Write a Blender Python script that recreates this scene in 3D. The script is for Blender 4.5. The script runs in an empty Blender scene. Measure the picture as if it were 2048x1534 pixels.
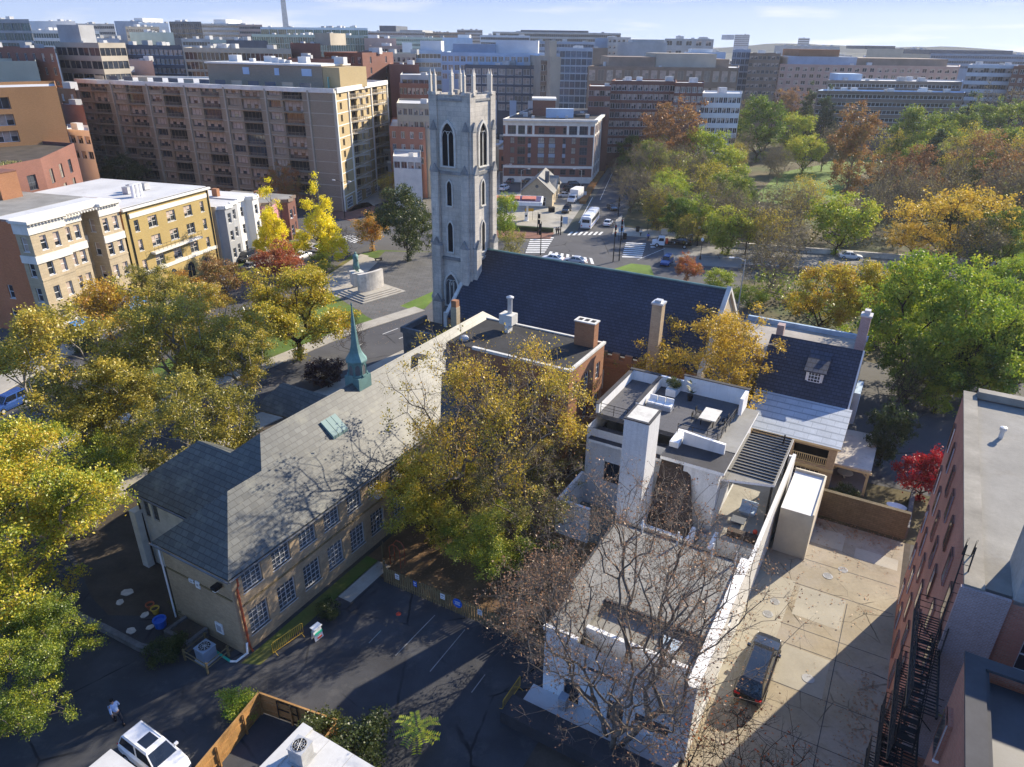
import bpy, math, random
import numpy as np
from mathutils import Vector, Matrix
random.seed(7)
R = math.radians
SC = bpy.context.scene
COL = SC.collection
# ---------------------------------------------------------------- camera
CAMH = 40.0
FPX = 1415.0
PITCH, ROLL = math.atan(682/1415), math.atan2(39, 2933)
fw = np.array([0, math.cos(PITCH), -math.sin(PITCH)])
_r0 = np.array([1., 0, 0]); _u0 = np.cross(_r0, fw)
cr = math.cos(ROLL)*_r0 + math.sin(ROLL)*_u0
cu = math.cos(ROLL)*_u0 - math.sin(ROLL)*_r0
cam = bpy.data.cameras.new('camera'); camo = bpy.data.objects.new('camera', cam); COL.objects.link(camo)
cam.sensor_width = 36; cam.lens = 36*FPX/2048; cam.clip_start = 0.5; cam.clip_end = 30000
m3 = Matrix((cr, cu, -fw)).transposed()
camo.matrix_world = Matrix.Translation((0, 0, CAMH)) @ m3.to_4x4()
SC.camera = camo
# ---------------------------------------------------------------- sky, sun, exposure
SUN_AZ, SUN_EL = R(39.0), R(27.0)        # angle from +X, elevation
w = bpy.data.worlds.new('World'); SC.world = w; w.use_nodes = True
nt = w.node_tree; nt.nodes.clear()
out = nt.nodes.new('ShaderNodeOutputWorld'); bgn = nt.nodes.new('ShaderNodeBackground')
sky = nt.nodes.new('ShaderNodeTexSky'); sky.sky_type = 'NISHITA'; sky.sun_disc = False
sky.sun_elevation = SUN_EL; sky.sun_rotation = math.pi/2 - SUN_AZ; sky.altitude = 60
sky.air_density = 1.0; sky.dust_density = 0.1; sky.ozone_density = 3.0
bgn.inputs['Strength'].default_value = 0.12
tc = nt.nodes.new('ShaderNodeTexCoord'); mp = nt.nodes.new('ShaderNodeMapping')
mp.inputs['Scale'].default_value = (2.6, 2.6, 26)
nz = nt.nodes.new('ShaderNodeTexNoise'); nz.inputs['Scale'].default_value = 2.2; nz.inputs['Detail'].default_value = 6
rp = nt.nodes.new('ShaderNodeValToRGB'); rp.color_ramp.elements[0].position = .53; rp.color_ramp.elements[1].position = .70
sx = nt.nodes.new('ShaderNodeSeparateXYZ'); mr = nt.nodes.new('ShaderNodeMapRange')
mr.inputs[1].default_value = .0; mr.inputs[2].default_value = .075; mr.inputs[3].default_value = 1.0; mr.inputs[4].default_value = .22
mu = nt.nodes.new('ShaderNodeMath'); mu.operation = 'MULTIPLY'
mx = nt.nodes.new('ShaderNodeMixRGB'); mx.inputs[2].default_value = (3.8, 3.8, 3.9, 1)
L_ = nt.links.new
L_(tc.outputs['Generated'], mp.inputs[0]); L_(mp.outputs[0], nz.inputs['Vector']); L_(nz.outputs[0], rp.inputs[0])
L_(tc.outputs['Generated'], sx.inputs[0]); L_(sx.outputs[2], mr.inputs[0]); L_(rp.outputs[0], mu.inputs[0]); L_(mr.outputs[0], mu.inputs[1])
L_(mu.outputs[0], mx.inputs[0]); tn = nt.nodes.new('ShaderNodeMixRGB'); tn.blend_type = 'MULTIPLY'; tn.inputs[0].default_value = 1; tn.inputs[2].default_value = (.78, .95, 1.22, 1); L_(sky.outputs[0], tn.inputs[1]); 
lo = nt.nodes.new('ShaderNodeValToRGB'); lo.color_ramp.elements[0].position = 0; lo.color_ramp.elements[0].color = (2.3, 2.95, 4.0, 1); lo.color_ramp.elements[1].position = .085; lo.color_ramp.elements[1].color = (.42, 1.22, 3.4, 1)
lf = nt.nodes.new('ShaderNodeMapRange'); lf.interpolation_type = 'SMOOTHSTEP'; lf.inputs[1].default_value = .08; lf.inputs[2].default_value = .35
lm = nt.nodes.new('ShaderNodeMixRGB'); L_(sx.outputs[2], lo.inputs[0]); L_(sx.outputs[2], lf.inputs[0]); L_(lf.outputs[0], lm.inputs[0]); L_(lo.outputs[0], lm.inputs[1]); L_(tn.outputs[0], lm.inputs[2]); L_(lm.outputs[0], mx.inputs[1]); L_(mx.outputs[0], bgn.inputs[0]); L_(bgn.outputs[0], out.inputs[0])
sl = bpy.data.lights.new('sun', 'SUN'); sl.energy = 5.0; sl.angle = R(.5); sl.color = (1, .88, .69)
so = bpy.data.objects.new('sun', sl); COL.objects.link(so)
SDIR = Vector((math.cos(SUN_AZ)*math.cos(SUN_EL), math.sin(SUN_AZ)*math.cos(SUN_EL), math.sin(SUN_EL)))
so.rotation_euler = SDIR.to_track_quat('Z', 'Y').to_euler(); so.location = (60, 60, 90)
SC.view_settings.view_transform = 'Standard'; SC.view_settings.look = 'None'
SC.view_settings.exposure = 1.08; SC.view_settings.gamma = 1
SC.cycles.max_bounces = 6; SC.cycles.diffuse_bounces = 3; SC.cycles.transparent_max_bounces = 8
SC.cycles.volume_bounces = 0

# ---------------------------------------------------------------- survey helpers: where a sight line meets a given height / distance
def ray(x, y):
    return fw*FPX + cr*(x-1024) - cu*(y-767)
def P(x, y, z=0.):
    v = ray(x, y); t = (z-CAMH)/v[2]; return Vector((v[0]*t, v[1]*t, z))
def Q(x, y, Y):
    v = ray(x, y); t = Y/v[1]; return Vector((v[0]*t, v[1]*t, CAMH+v[2]*t))
def px_of(p):
    d = np.array([p[0], p[1], p[2]-CAMH]); z = d@fw; return 1024+FPX*(d@cr)/z, 767-FPX*(d@cu)/z
TH = R(60.4)                               # street grid: A runs away to the right, B to the near right
GA = Vector((math.cos(TH), math.sin(TH), 0)); GB = Vector((math.sin(TH), -math.cos(TH), 0))
GRZ = TH - math.pi/2
def W(b, a, z=0.): return GB*b + GA*a + Vector((0, 0, z))
def grid(p): return Vector((p.dot(GB), p.dot(GA), p.z))
# ---------------------------------------------------------------- materials
def _n(nt, t, **k):
    n = nt.nodes.new(t)
    for a, v in k.items(): setattr(n, a, v)
    return n
def _base(name, rough, spec=.3, metal=0):
    m = bpy.data.materials.new(name); m.use_nodes = True
    nt = m.node_tree; b = nt.nodes['Principled BSDF']
    b.inputs['Roughness'].default_value = rough; b.inputs['Metallic'].default_value = metal
    b.inputs['Specular IOR Level'].default_value = spec
    return m, nt, b
def c4(c, k=1): return (min(c[0]*k, 1), min(c[1]*k, 1), min(c[2]*k, 1), 1)
def mixc(nt, fac, a, b, mode='MIX'):
    x = _n(nt, 'ShaderNodeMixRGB', blend_type=mode)
    for i, s in ((0, fac), (1, a), (2, b)):
        if isinstance(s, (int, float)): x.inputs[i].default_value = s
        elif isinstance(s, tuple): x.inputs[i].default_value = s
        else: nt.links.new(s, x.inputs[i])
    return x.outputs[0]
def noise(nt, vec, scale, detail=4, rough=.6):
    n = _n(nt, 'ShaderNodeTexNoise'); n.inputs['Scale'].default_value = scale; n.inputs['Detail'].default_value = detail
    n.inputs['Roughness'].default_value = rough
    nt.links.new(vec, n.inputs['Vector']); return n.outputs[0]
def ramp(nt, fac, p0, p1):
    r = _n(nt, 'ShaderNodeMapRange'); r.inputs[1].default_value = p0; r.inputs[2].default_value = p1
    nt.links.new(fac, r.inputs[0]); return r.outputs[0]
def bumpn(nt, b, h, st, dist=.05):
    bp = _n(nt, 'ShaderNodeBump'); bp.inputs['Strength'].default_value = st; bp.inputs['Distance'].default_value = dist
    nt.links.new(h, bp.inputs['Height']); nt.links.new(bp.outputs[0], b.inputs['Normal'])
def mat(name, col, rough=.85, var=.22, scale=.5, fine=6., spec=.25, metal=0, bump=0., col2=None, stain=None, crack=0, streak=0):
    """mottled plain surface: two octaves of noise between darker and lighter, optional second colour in patches"""
    m, nt, b = _base(name, rough, spec, metal)
    tc = _n(nt, 'ShaderNodeTexCoord').outputs['Object']
    n1 = noise(nt, tc, scale); n2 = noise(nt, tc, fine, 6, .7)
    c = mixc(nt, ramp(nt, n1, .3, .7), c4(col, 1-var), c4(col, 1+var))
    if col2: c = mixc(nt, ramp(nt, noise(nt, tc, scale*.7, 5), .48, .62), c, c4(col2))
    c = mixc(nt, ramp(nt, n2, .25, .8), mixc(nt, 1.0, c, c4((1-var*.9,)*3), 'MULTIPLY'), c)
    if stain: c = mixc(nt, ramp(nt, noise(nt, tc, stain[1], 7, .75), .55, .75), c, c4(stain[0]))
    if streak: c = mixc(nt, streaks(nt, tc, streak), c, c4(col, .5))
    if crack:
        vo = _n(nt, 'ShaderNodeTexVoronoi', feature='DISTANCE_TO_EDGE'); vo.inputs['Scale'].default_value = crack; wv = mixc(nt, .12, tc, noise_col(nt, tc, 1.3)); nt.links.new(wv, vo.inputs['Vector'])
        k = _n(nt, 'ShaderNodeMath', operation='MULTIPLY'); nt.links.new(ramp(nt, vo.outputs[0], .012, .004), k.inputs[0]); nt.links.new(ramp(nt, noise(nt, tc, .23, 3), .45, .6), k.inputs[1])
        c = mixc(nt, k.outputs[0], c, c4(col, .28))
    nt.links.new(c, b.inputs['Base Color'])
    if bump: bumpn(nt, b, n2, bump)
    return m
def streaks(nt, tc, k):
    mp = _n(nt, 'ShaderNodeMapping'); mp.inputs['Scale'].default_value = (2.4, 2.4, .16); nt.links.new(tc, mp.inputs[0]); x = _n(nt, 'ShaderNodeMath', operation='MULTIPLY'); x.inputs[1].default_value = k
    nt.links.new(ramp(nt, noise(nt, mp.outputs[0], 1.2, 5, .7), .5, .78), x.inputs[0]); return x.outputs[0]
def noise_col(nt, vec, scale):
    n = _n(nt, 'ShaderNodeTexNoise'); n.inputs['Scale'].default_value = scale; nt.links.new(vec, n.inputs['Vector']); return n.outputs[1]
def uvn(nt):
    tc = _n(nt, 'ShaderNodeTexCoord'); s = _n(nt, 'ShaderNodeSeparateXYZ'); nt.links.new(tc.outputs['Object'], s.inputs[0])
    n = _n(nt, 'ShaderNodeSeparateXYZ'); nt.links.new(tc.outputs['Normal'], n.inputs[0])
    def mth(op, a, b=None):
        x = _n(nt, 'ShaderNodeMath', operation=op)
        for i, q in enumerate((a, b)):
            if q is None: continue
            if isinstance(q, (int, float)): x.inputs[i].default_value = q
            else: nt.links.new(q, x.inputs[i])
        return x.outputs[0]
    ax, ay = mth('ABSOLUTE', n.outputs[0]), mth('ABSOLUTE', n.outputs[1])
    k = mth('GREATER_THAN', ax, ay)
    u = mth('ADD', mth('MULTIPLY', k, s.outputs[1]), mth('MULTIPLY', mth('SUBTRACT', 1, k), s.outputs[0]))
    fl = mth('GREATER_THAN', n.outputs[2], .985)
    v = mth('ADD', mth('MULTIPLY', fl, s.outputs[1]), mth('MULTIPLY', mth('SUBTRACT', 1, fl), s.outputs[2]))
    c = _n(nt, 'ShaderNodeCombineXYZ'); nt.links.new(u, c.inputs[0]); nt.links.new(v, c.inputs[1])
    return c.outputs[0], tc.outputs['Object']
def brick(name, c1, c2, cm, bw=.22, bh=.075, mort=.012, rough=.9, var=.25, scale=.35, bump=.3, stain=None, off=.5, spec=.2, streak=0):
    m, nt, b = _base(name, rough, spec)
    v, ob = uvn(nt)
    t = _n(nt, 'ShaderNodeTexBrick'); t.offset = off; nt.links.new(v, t.inputs['Vector'])
    t.inputs['Color1'].default_value = c4(c1); t.inputs['Color2'].default_value = c4(c2); t.inputs['Mortar'].default_value = c4(cm)
    t.inputs['Scale'].default_value = 1; t.inputs['Mortar Size'].default_value = mort; t.inputs['Brick Width'].default_value = bw
    t.inputs['Row Height'].default_value = bh; t.inputs['Mortar Smooth'].default_value = .1; t.inputs['Bias'].default_value = 0
    n1 = noise(nt, ob, scale, 6, .65)
    c = mixc(nt, 1., t.outputs[0], mixc(nt, ramp(nt, n1, .3, .7), c4((1-var,)*3), c4((1,)*3)), 'MULTIPLY')
    n2 = noise(nt, ob, 7, 4); c = mixc(nt, 1., c, mixc(nt, ramp(nt, n2, .3, .7), c4((.82,)*3), c4((1,)*3)), 'MULTIPLY')
    if stain: c = mixc(nt, ramp(nt, noise(nt, ob, stain[1], 7, .7), .54, .72), c, c4(stain[0]))
    if streak: c = mixc(nt, streaks(nt, ob, streak), c, c4(c1, .38))
    nt.links.new(c, b.inputs['Base Color'])
    if bump: bumpn(nt, b, t.outputs[1], -bump, .02)
    return m
def glass(name, col=(.03, .04, .05), rough=.08, spec=.6, var=.6):
    m, nt, b = _base(name, rough, spec)
    oi = _n(nt, 'ShaderNodeObjectInfo').outputs['Random']; tc = _n(nt, 'ShaderNodeTexCoord').outputs['Object']
    n1 = noise(nt, tc, .8, 3)
    c = mixc(nt, oi, c4(col, 1-var), c4(col, 1+var)); c = mixc(nt, ramp(nt, n1, .35, .7), c, c4(col, .5))
    nt.links.new(c, b.inputs['Base Color']); return m
def leaf(name, cols, trans=.38, hue=.5):
    m = bpy.data.materials.new(name); m.use_nodes = True; nt = m.node_tree; nt.nodes.clear()
    o = _n(nt, 'ShaderNodeOutputMaterial'); g = _n(nt, 'ShaderNodeNewGeometry')
    r = _n(nt, 'ShaderNodeValToRGB'); e = r.color_ramp.elements
    e[0].color = c4(cols[0]); e[0].position = 0; e[1].color = c4(cols[-1]); e[1].position = 1
    for i, c in enumerate(cols[1:-1]):
        q = e.new((i+1)/(len(cols)-1)); q.color = c4(c)
    tc = _n(nt, 'ShaderNodeTexCoord').outputs['Object']; oi = _n(nt, 'ShaderNodeObjectInfo').outputs['Random']
    n1 = noise(nt, tc, .35, 3)
    def mth(op, a, b):
        x = _n(nt, 'ShaderNodeMath', operation=op)
        for i, q in enumerate((a, b)):
            if isinstance(q, (int, float)): x.inputs[i].default_value = q
            else: nt.links.new(q, x.inputs[i])
        return x.outputs[0]
    f = mth('ADD', mth('MULTIPLY', g.outputs['Random Per Island'], .55), mth('MULTIPLY', mth('SUBTRACT', n1, .5), 1.6))
    f = mth('ADD', f, mth('MULTIPLY', mth('SUBTRACT', oi, .5), hue)); f = mth('ADD', f, .22)
    nt.links.new(f, r.inputs[0])
    d = _n(nt, 'ShaderNodeBsdfDiffuse'); t = _n(nt, 'ShaderNodeBsdfTranslucent'); gl = _n(nt, 'ShaderNodeBsdfGlossy')
    gl.inputs['Roughness'].default_value = .45
    nt.links.new(r.outputs[0], d.inputs[0]); nt.links.new(r.outputs[0], t.inputs[0])
    a = _n(nt, 'ShaderNodeMixShader'); a.inputs[0].default_value = trans
    nt.links.new(d.outputs[0], a.inputs[1]); nt.links.new(t.outputs[0], a.inputs[2])
    b = _n(nt, 'ShaderNodeMixShader'); b.inputs[0].default_value = .04
    nt.links.new(a.outputs[0], b.inputs[1]); nt.links.new(gl.outputs[0], b.inputs[2]); nt.links.new(b.outputs[0], o.inputs[0])
    return m
MT = {}
def mm(k): return MT[k]
def addm(k, m): MT[k] = m; return m
addm('asphalt', mat('asphalt', (.062, .064, .070), .9, .3, .22, 11, bump=.2, stain=((.095, .094, .094), .45), col2=(.048, .049, .054), crack=.16))
addm('asphalt_road', mat('road_asphalt', (.085, .085, .09), .9, .2, .12, 5, stain=((.12, .118, .11), .15), crack=.1))
addm('concrete', mat('concrete', (.36, .34, .29), .9, .22, .35, 5, stain=((.22, .2, .16), .5), bump=.1))
addm('alley_concrete', mat('alley_concrete', (.33, .28, .195), .9, .25, .22, 4, bump=.15, stain=((.21, .165, .11), .45), col2=(.34, .30, .24), crack=.33))
addm('alley_strip', mat('alley_new_concrete', (.36, .33, .26), .9, .15, .3, 5, bump=.1, stain=((.33, .31, .26), .4)))
addm('sidewalk', mat('sidewalk', (.40, .37, .31), .9, .2, .25, 3, stain=((.27, .24, .19), .35)))
addm('brickpave', brick('brick_paving', (.25, .11, .075), (.30, .14, .09), (.16, .11, .09), .4, .2, .02))
addm('grass', mat('grass', (.10, .16, .028), .95, .4, .12, 3, col2=(.19, .165, .05), bump=.3))
addm('lawn', mat('lawn', (.125, .20, .03), .95, .35, .15, 3, bump=.3, stain=((.22, .19, .06), .3)))
addm('litter', mat('leaf_litter', (.12, .10, .05), .95, .4, .1, 2, col2=(.08, .10, .035), bump=.3))
addm('mulch', mat('playground_mulch', (.19, .12, .062), .95, .35, .4, 6, bump=.4))
addm('earth', mat('bare_earth', (.085, .07, .055), .95, .35, .4, 5, bump=.3))
addm('city', mat('city_ground', (.13, .125, .115), .95, .35, .006, .05, col2=(.10, .11, .06)))
addm('paint', mat('road_paint', (.72, .72, .69), .7, .2, 1, 5, stain=((.35, .35, .35), 2)))
addm('worn_paint', mat('worn_paint', (.30, .30, .29), .8, .3, 1, 5, stain=((.08, .08, .085), 2.5)))
addm('plaza', brick('plaza_paving', (.17, .165, .155), (.145, .14, .13), (.08, .08, .075), 1.6, .8, .03, .9, .3, .2, .1))
addm('pale_asphalt', mat('pale_asphalt', (.23, .225, .21), .9, .2, .12, 5, stain=((.17, .165, .155), .2), crack=.1))
addm('stone', brick('limestone', (.76, .70, .60), (.66, .61, .53), (.42, .39, .34), 1.1, .55, .012, .9, .42, .22, .1, ((.27, .265, .25), .42), streak=.75))
addm('stone_plain', mat('pale_limestone', (.66, .61, .53), .9, .3, .4, 3, stain=((.22, .21, .19), .5)))
addm('stone_dark', mat('weathered_stone', (.16, .16, .16), .9, .4, .8, 4))
addm('weathering', mat('weathering', (.30, .30, .29), .9, .4, .6, 4))
addm('stone_white', mat('white_stone', (.62, .60, .54), .85, .15, .8, 5, stain=((.36, .34, .30), .7)))
addm('slate', brick('slate_grey_green', (.125, .132, .122), (.078, .084, .080), (.04, .042, .04), .62, .30, .022, .5, .3, .25, .35, ((.15, .15, .12), .6), spec=.42, streak=.4))
addm('slate_dark', brick('slate_blue_grey', (.068, .082, .118), (.050, .060, .085), (.026, .031, .044), .5, .26, .03, .6, .35, .2, .3))
addm('tanbrick', brick('tan_brick', (.58, .43, .26), (.47, .34, .20), (.44, .36, .26), .30, .10, .014, .9, .28, .3, .2, ((.27, .2, .13), .5)))
addm('orangebrick', brick('orange_brick', (.42, .19, .09), (.35, .15, .07), (.33, .2, .13), .3, .1, .014, .9, .2, .3, .1))
addm('endbrick', brick('vivid_orange_brick', (.72, .25, .10), (.62, .20, .08), (.45, .24, .15), .3, .1, .01, .9, .25, .2, .1, ((.45, .16, .08), .4)))
addm('orangebrick2', brick('burnt_orange_brick', (.56, .29, .12), (.50, .25, .10), (.46, .27, .14), .3, .1, .01, .9, .15, .1, .05))
addm('redbrick', brick('red_brick', (.58, .22, .14), (.47, .165, .105), (.42, .27, .2), .24, .085, .014, .9, .3, .25, .3, ((.40, .16, .11), .6)))
addm('redbrick2', brick('brown_red_brick', (.29, .13, .095), (.23, .10, .075), (.19, .12, .1), .3, .1, .012, .9, .25, .1, .1))
addm('purplebrick', brick('worn_purple_brick', (.50, .33, .30), (.40, .25, .22), (.50, .42, .40), .24, .085, .02, .9, .3, .4, .3))
addm('yellowbrick', brick('yellow_brick', (.50, .37, .14), (.44, .32, .115), (.42, .32, .16), .3, .1, .01, .9, .18, .2, .1))
addm('creambrick', brick('cream_brick', (.56, .46, .31), (.49, .40, .27), (.36, .29, .2), .9, .42, .012, .9, .2, .2, .1))
addm('aptbrick', brick('brown_apartment_brick', (.42, .335, .24), (.36, .285, .205), (.18, .15, .11), .4, .12, .012, .9, .15, .1, .05))
addm('aptgold', brick('buff_apartment_brick', (.50, .385, .20), (.46, .35, .18), (.42, .33, .2), .4, .12, .012, .9, .12, .1, .05))
addm('churchbrick', brick('church_brick', (.44, .22, .10), (.38, .18, .08), (.30, .2, .13), .25, .09, .014, .9, .25, .3, .2))
addm('white', mat('white_paint', (.82, .82, .81), .6, .08, .5, 5, stain=((.64, .63, .60), .45), streak=.45))
addm('white_brick', brick('white_painted_brick', (.82, .82, .81), (.78, .78, .77), (.68, .68, .67), .24, .08, .012, .6, .12, .3, .2, ((.62, .61, .58), .5), streak=.35))
addm('offwhite', mat('off_white_trim', (.72, .69, .62), .7, .12, .6, 4))
addm('cream', mat('cream_stucco', (.60, .53, .38), .85, .12, .3, 4))
addm('greypaint', mat('grey_paint', (.36, .37, .39), .7, .12, .4, 4))
addm('pinkpaint', mat('pink_paint', (.55, .24, .30), .7, .25, .4, 3, col2=(.62, .42, .46)))
addm('beige', mat('beige_panel', (.50, .46, .34), .8, .1, .2, 3))
addm('tan', mat('tan_concrete', (.42, .37, .29), .85, .15, .15, 3))
addm('greyconc', mat('grey_concrete', (.42, .42, .41), .85, .2, .15, 3))
addm('stucco', mat('worn_grey_stucco', (.36, .35, .32), .9, .22, .5, 4, stain=((.24, .23, .21), .8)))
addm('darkbrown', mat('dark_brown_panel', (.06, .042, .034), .7, .2, .4, 4))
addm('brownstone', mat('brown_panel', (.25, .19, .145), .8, .2, .2, 3))
addm('bluegrey', mat('blue_grey_panel', (.30, .36, .44), .6, .15, .2, 3))
addm('bluepanel', mat('pale_blue_panel', (.44, .55, .67), .6, .12, .2, 3))
addm('lightpanel', mat('pale_panel', (.60, .61, .62), .6, .1, .2, 3))
addm('whitepanel', mat('white_panel', (.76, .75, .72), .6, .08, .2, 3))
addm('darkpanel', mat('charcoal_panel', (.10, .115, .14), .6, .15, .2, 3))
addm('greenpanel', mat('sage_panel', (.40, .46, .40), .6, .12, .2, 3))
addm('pinkpanel', mat('pink_stone', (.48, .33, .27), .8, .12, .2, 3))
addm('roof_black', mat('black_roof_felt', (.036, .036, .037), .85, .3, .35, 4, stain=((.07, .07, .068), .6)))
addm('roof_grey', mat('grey_roof_felt', (.26, .25, .225), .9, .2, .3, 5, bump=.3, stain=((.18, .165, .14), .35)))
addm('roof_grey2', mat('smooth_grey_roof', (.26, .255, .235), .85, .2, .2, 4, stain=((.18, .17, .145), .5), streak=.3))
addm('roof_light', mat('pale_roof', (.55, .55, .54), .8, .15, .2, 3, stain=((.36, .35, .34), .4)))
addm('roof_white', mat('white_roof', (.62, .62, .61), .7, .1, .2, 3, stain=((.55, .53, .5), .4)))
addm('roof_dk', mat('dark_deck', (.055, .055, .06), .8, .25, .4, 4))
addm('metal', mat('grey_metal', (.42, .42, .42), .45, .2, 1, 6, metal=.6))
addm('galv', mat('galvanised_metal', (.55, .55, .54), .45, .2, 1, 6, metal=.3))
addm('black_metal', mat('black_iron', (.015, .015, .016), .5, .2, 2, 8))
addm('copper', mat('green_copper', (.14, .25, .235), .7, .25, .8, 5, stain=((.10, .19, .18), 1.2)))
addm('blue_copper', mat('blue_grey_lead', (.34, .45, .55), .55, .2, .6, 4))
addm('verdigris', mat('bronze_verdigris', (.17, .30, .27), .6, .35, 1.5, 6))
addm('rust', mat('orange_downpipe', (.42, .10, .045), .6, .2, 2, 5))
addm('teal', mat('teal_pipe', (.03, .42, .28), .5, .1, 2, 5))
addm('yellowpaint', mat('yellow_paint', (.60, .38, .05), .6, .2, 2, 5))
addm('wood', mat('cedar_boards', (.44, .24, .085), .8, .35, .9, 6, stain=((.2, .1, .045), .9)))
addm('woodgrey', mat('weathered_fence_wood', (.24, .18, .09), .85, .3, .8, 6))
addm('woodcream', mat('cream_timber', (.58, .46, .25), .8, .12, .8, 5))
addm('glass', glass('window_glass', (.035, .042, .055)))
addm('glass_blue', glass('blue_glass', (.07, .11, .17), .1, .6, .5))
addm('glass_green', glass('green_glass', (.07, .13, .12), .1, .6, .5))
addm('glass_pale', glass('curtained_glass', (.34, .30, .25), .3, .4, .5))
addm('leaded', glass('leaded_glass', (.10, .12, .14), .2, .5, .5))
addm('dark', mat('dark_opening', (.012, .012, .014), .9, .1))
addm('curtain', mat('drawn_curtain', (.50, .40, .33), .85, .25, .8, 3))
addm('bark', mat('bark', (.20, .165, .13), .95, .35, 1.2, 9, bump=.3))
addm('bark_pale', mat('pale_bark', (.33, .29, .23), .9, .4, .9, 5, stain=((.16, .13, .1), 1.3)))
addm('bark_dark', mat('dark_bark', (.045, .035, .028), .95, .35, 1.2, 9))
addm('blueawn', mat('blue_canvas', (.02, .16, .45), .7, .1, 1, 5))
addm('signblue', mat('blue_sign', (.02, .13, .55), .5, .1))
addm('signgreen', mat('green_sign', (.02, .28, .14), .5, .1))
addm('red', mat('red_plastic', (.62, .06, .03), .5, .1))
addm('car_white', mat('white_car_paint', (.74, .75, .77), .25, .05, 1, 3, spec=.6))
addm('car_black', mat('black_car_paint', (.018, .019, .022), .15, .1, 1, 3, spec=.7))
addm('car_blue', mat('blue_car_paint', (.03, .075, .24), .2, .1, 1, 3, spec=.6))
addm('car_silver', mat('silver_car_paint', (.40, .42, .45), .3, .08, 1, 3, spec=.6))
addm('car_grey', mat('grey_car_paint', (.10, .11, .13), .25, .08, 1, 3, spec=.6))
addm('tyre', mat('tyre_rubber', (.015, .015, .016), .9, .1))
addm('carglass', glass('car_glass', (.015, .02, .03), .05, .7, .3))
addm('lampw', mat('white_lamp_lens', (.8, .8, .76), .3, .03))
addm('lampr', mat('red_lamp_lens', (.5, .02, .02), .3, .05))
addm('skin', mat('skin', (.42, .25, .17), .6, .05))
addm('shirt', mat('pale_blue_shirt', (.36, .48, .72), .8, .12, 3, 6))
addm('trouser', mat('dark_trousers', (.025, .028, .04), .85, .1))
addm('hair', mat('dark_hair', (.02, .016, .013), .8, .1))
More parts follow.
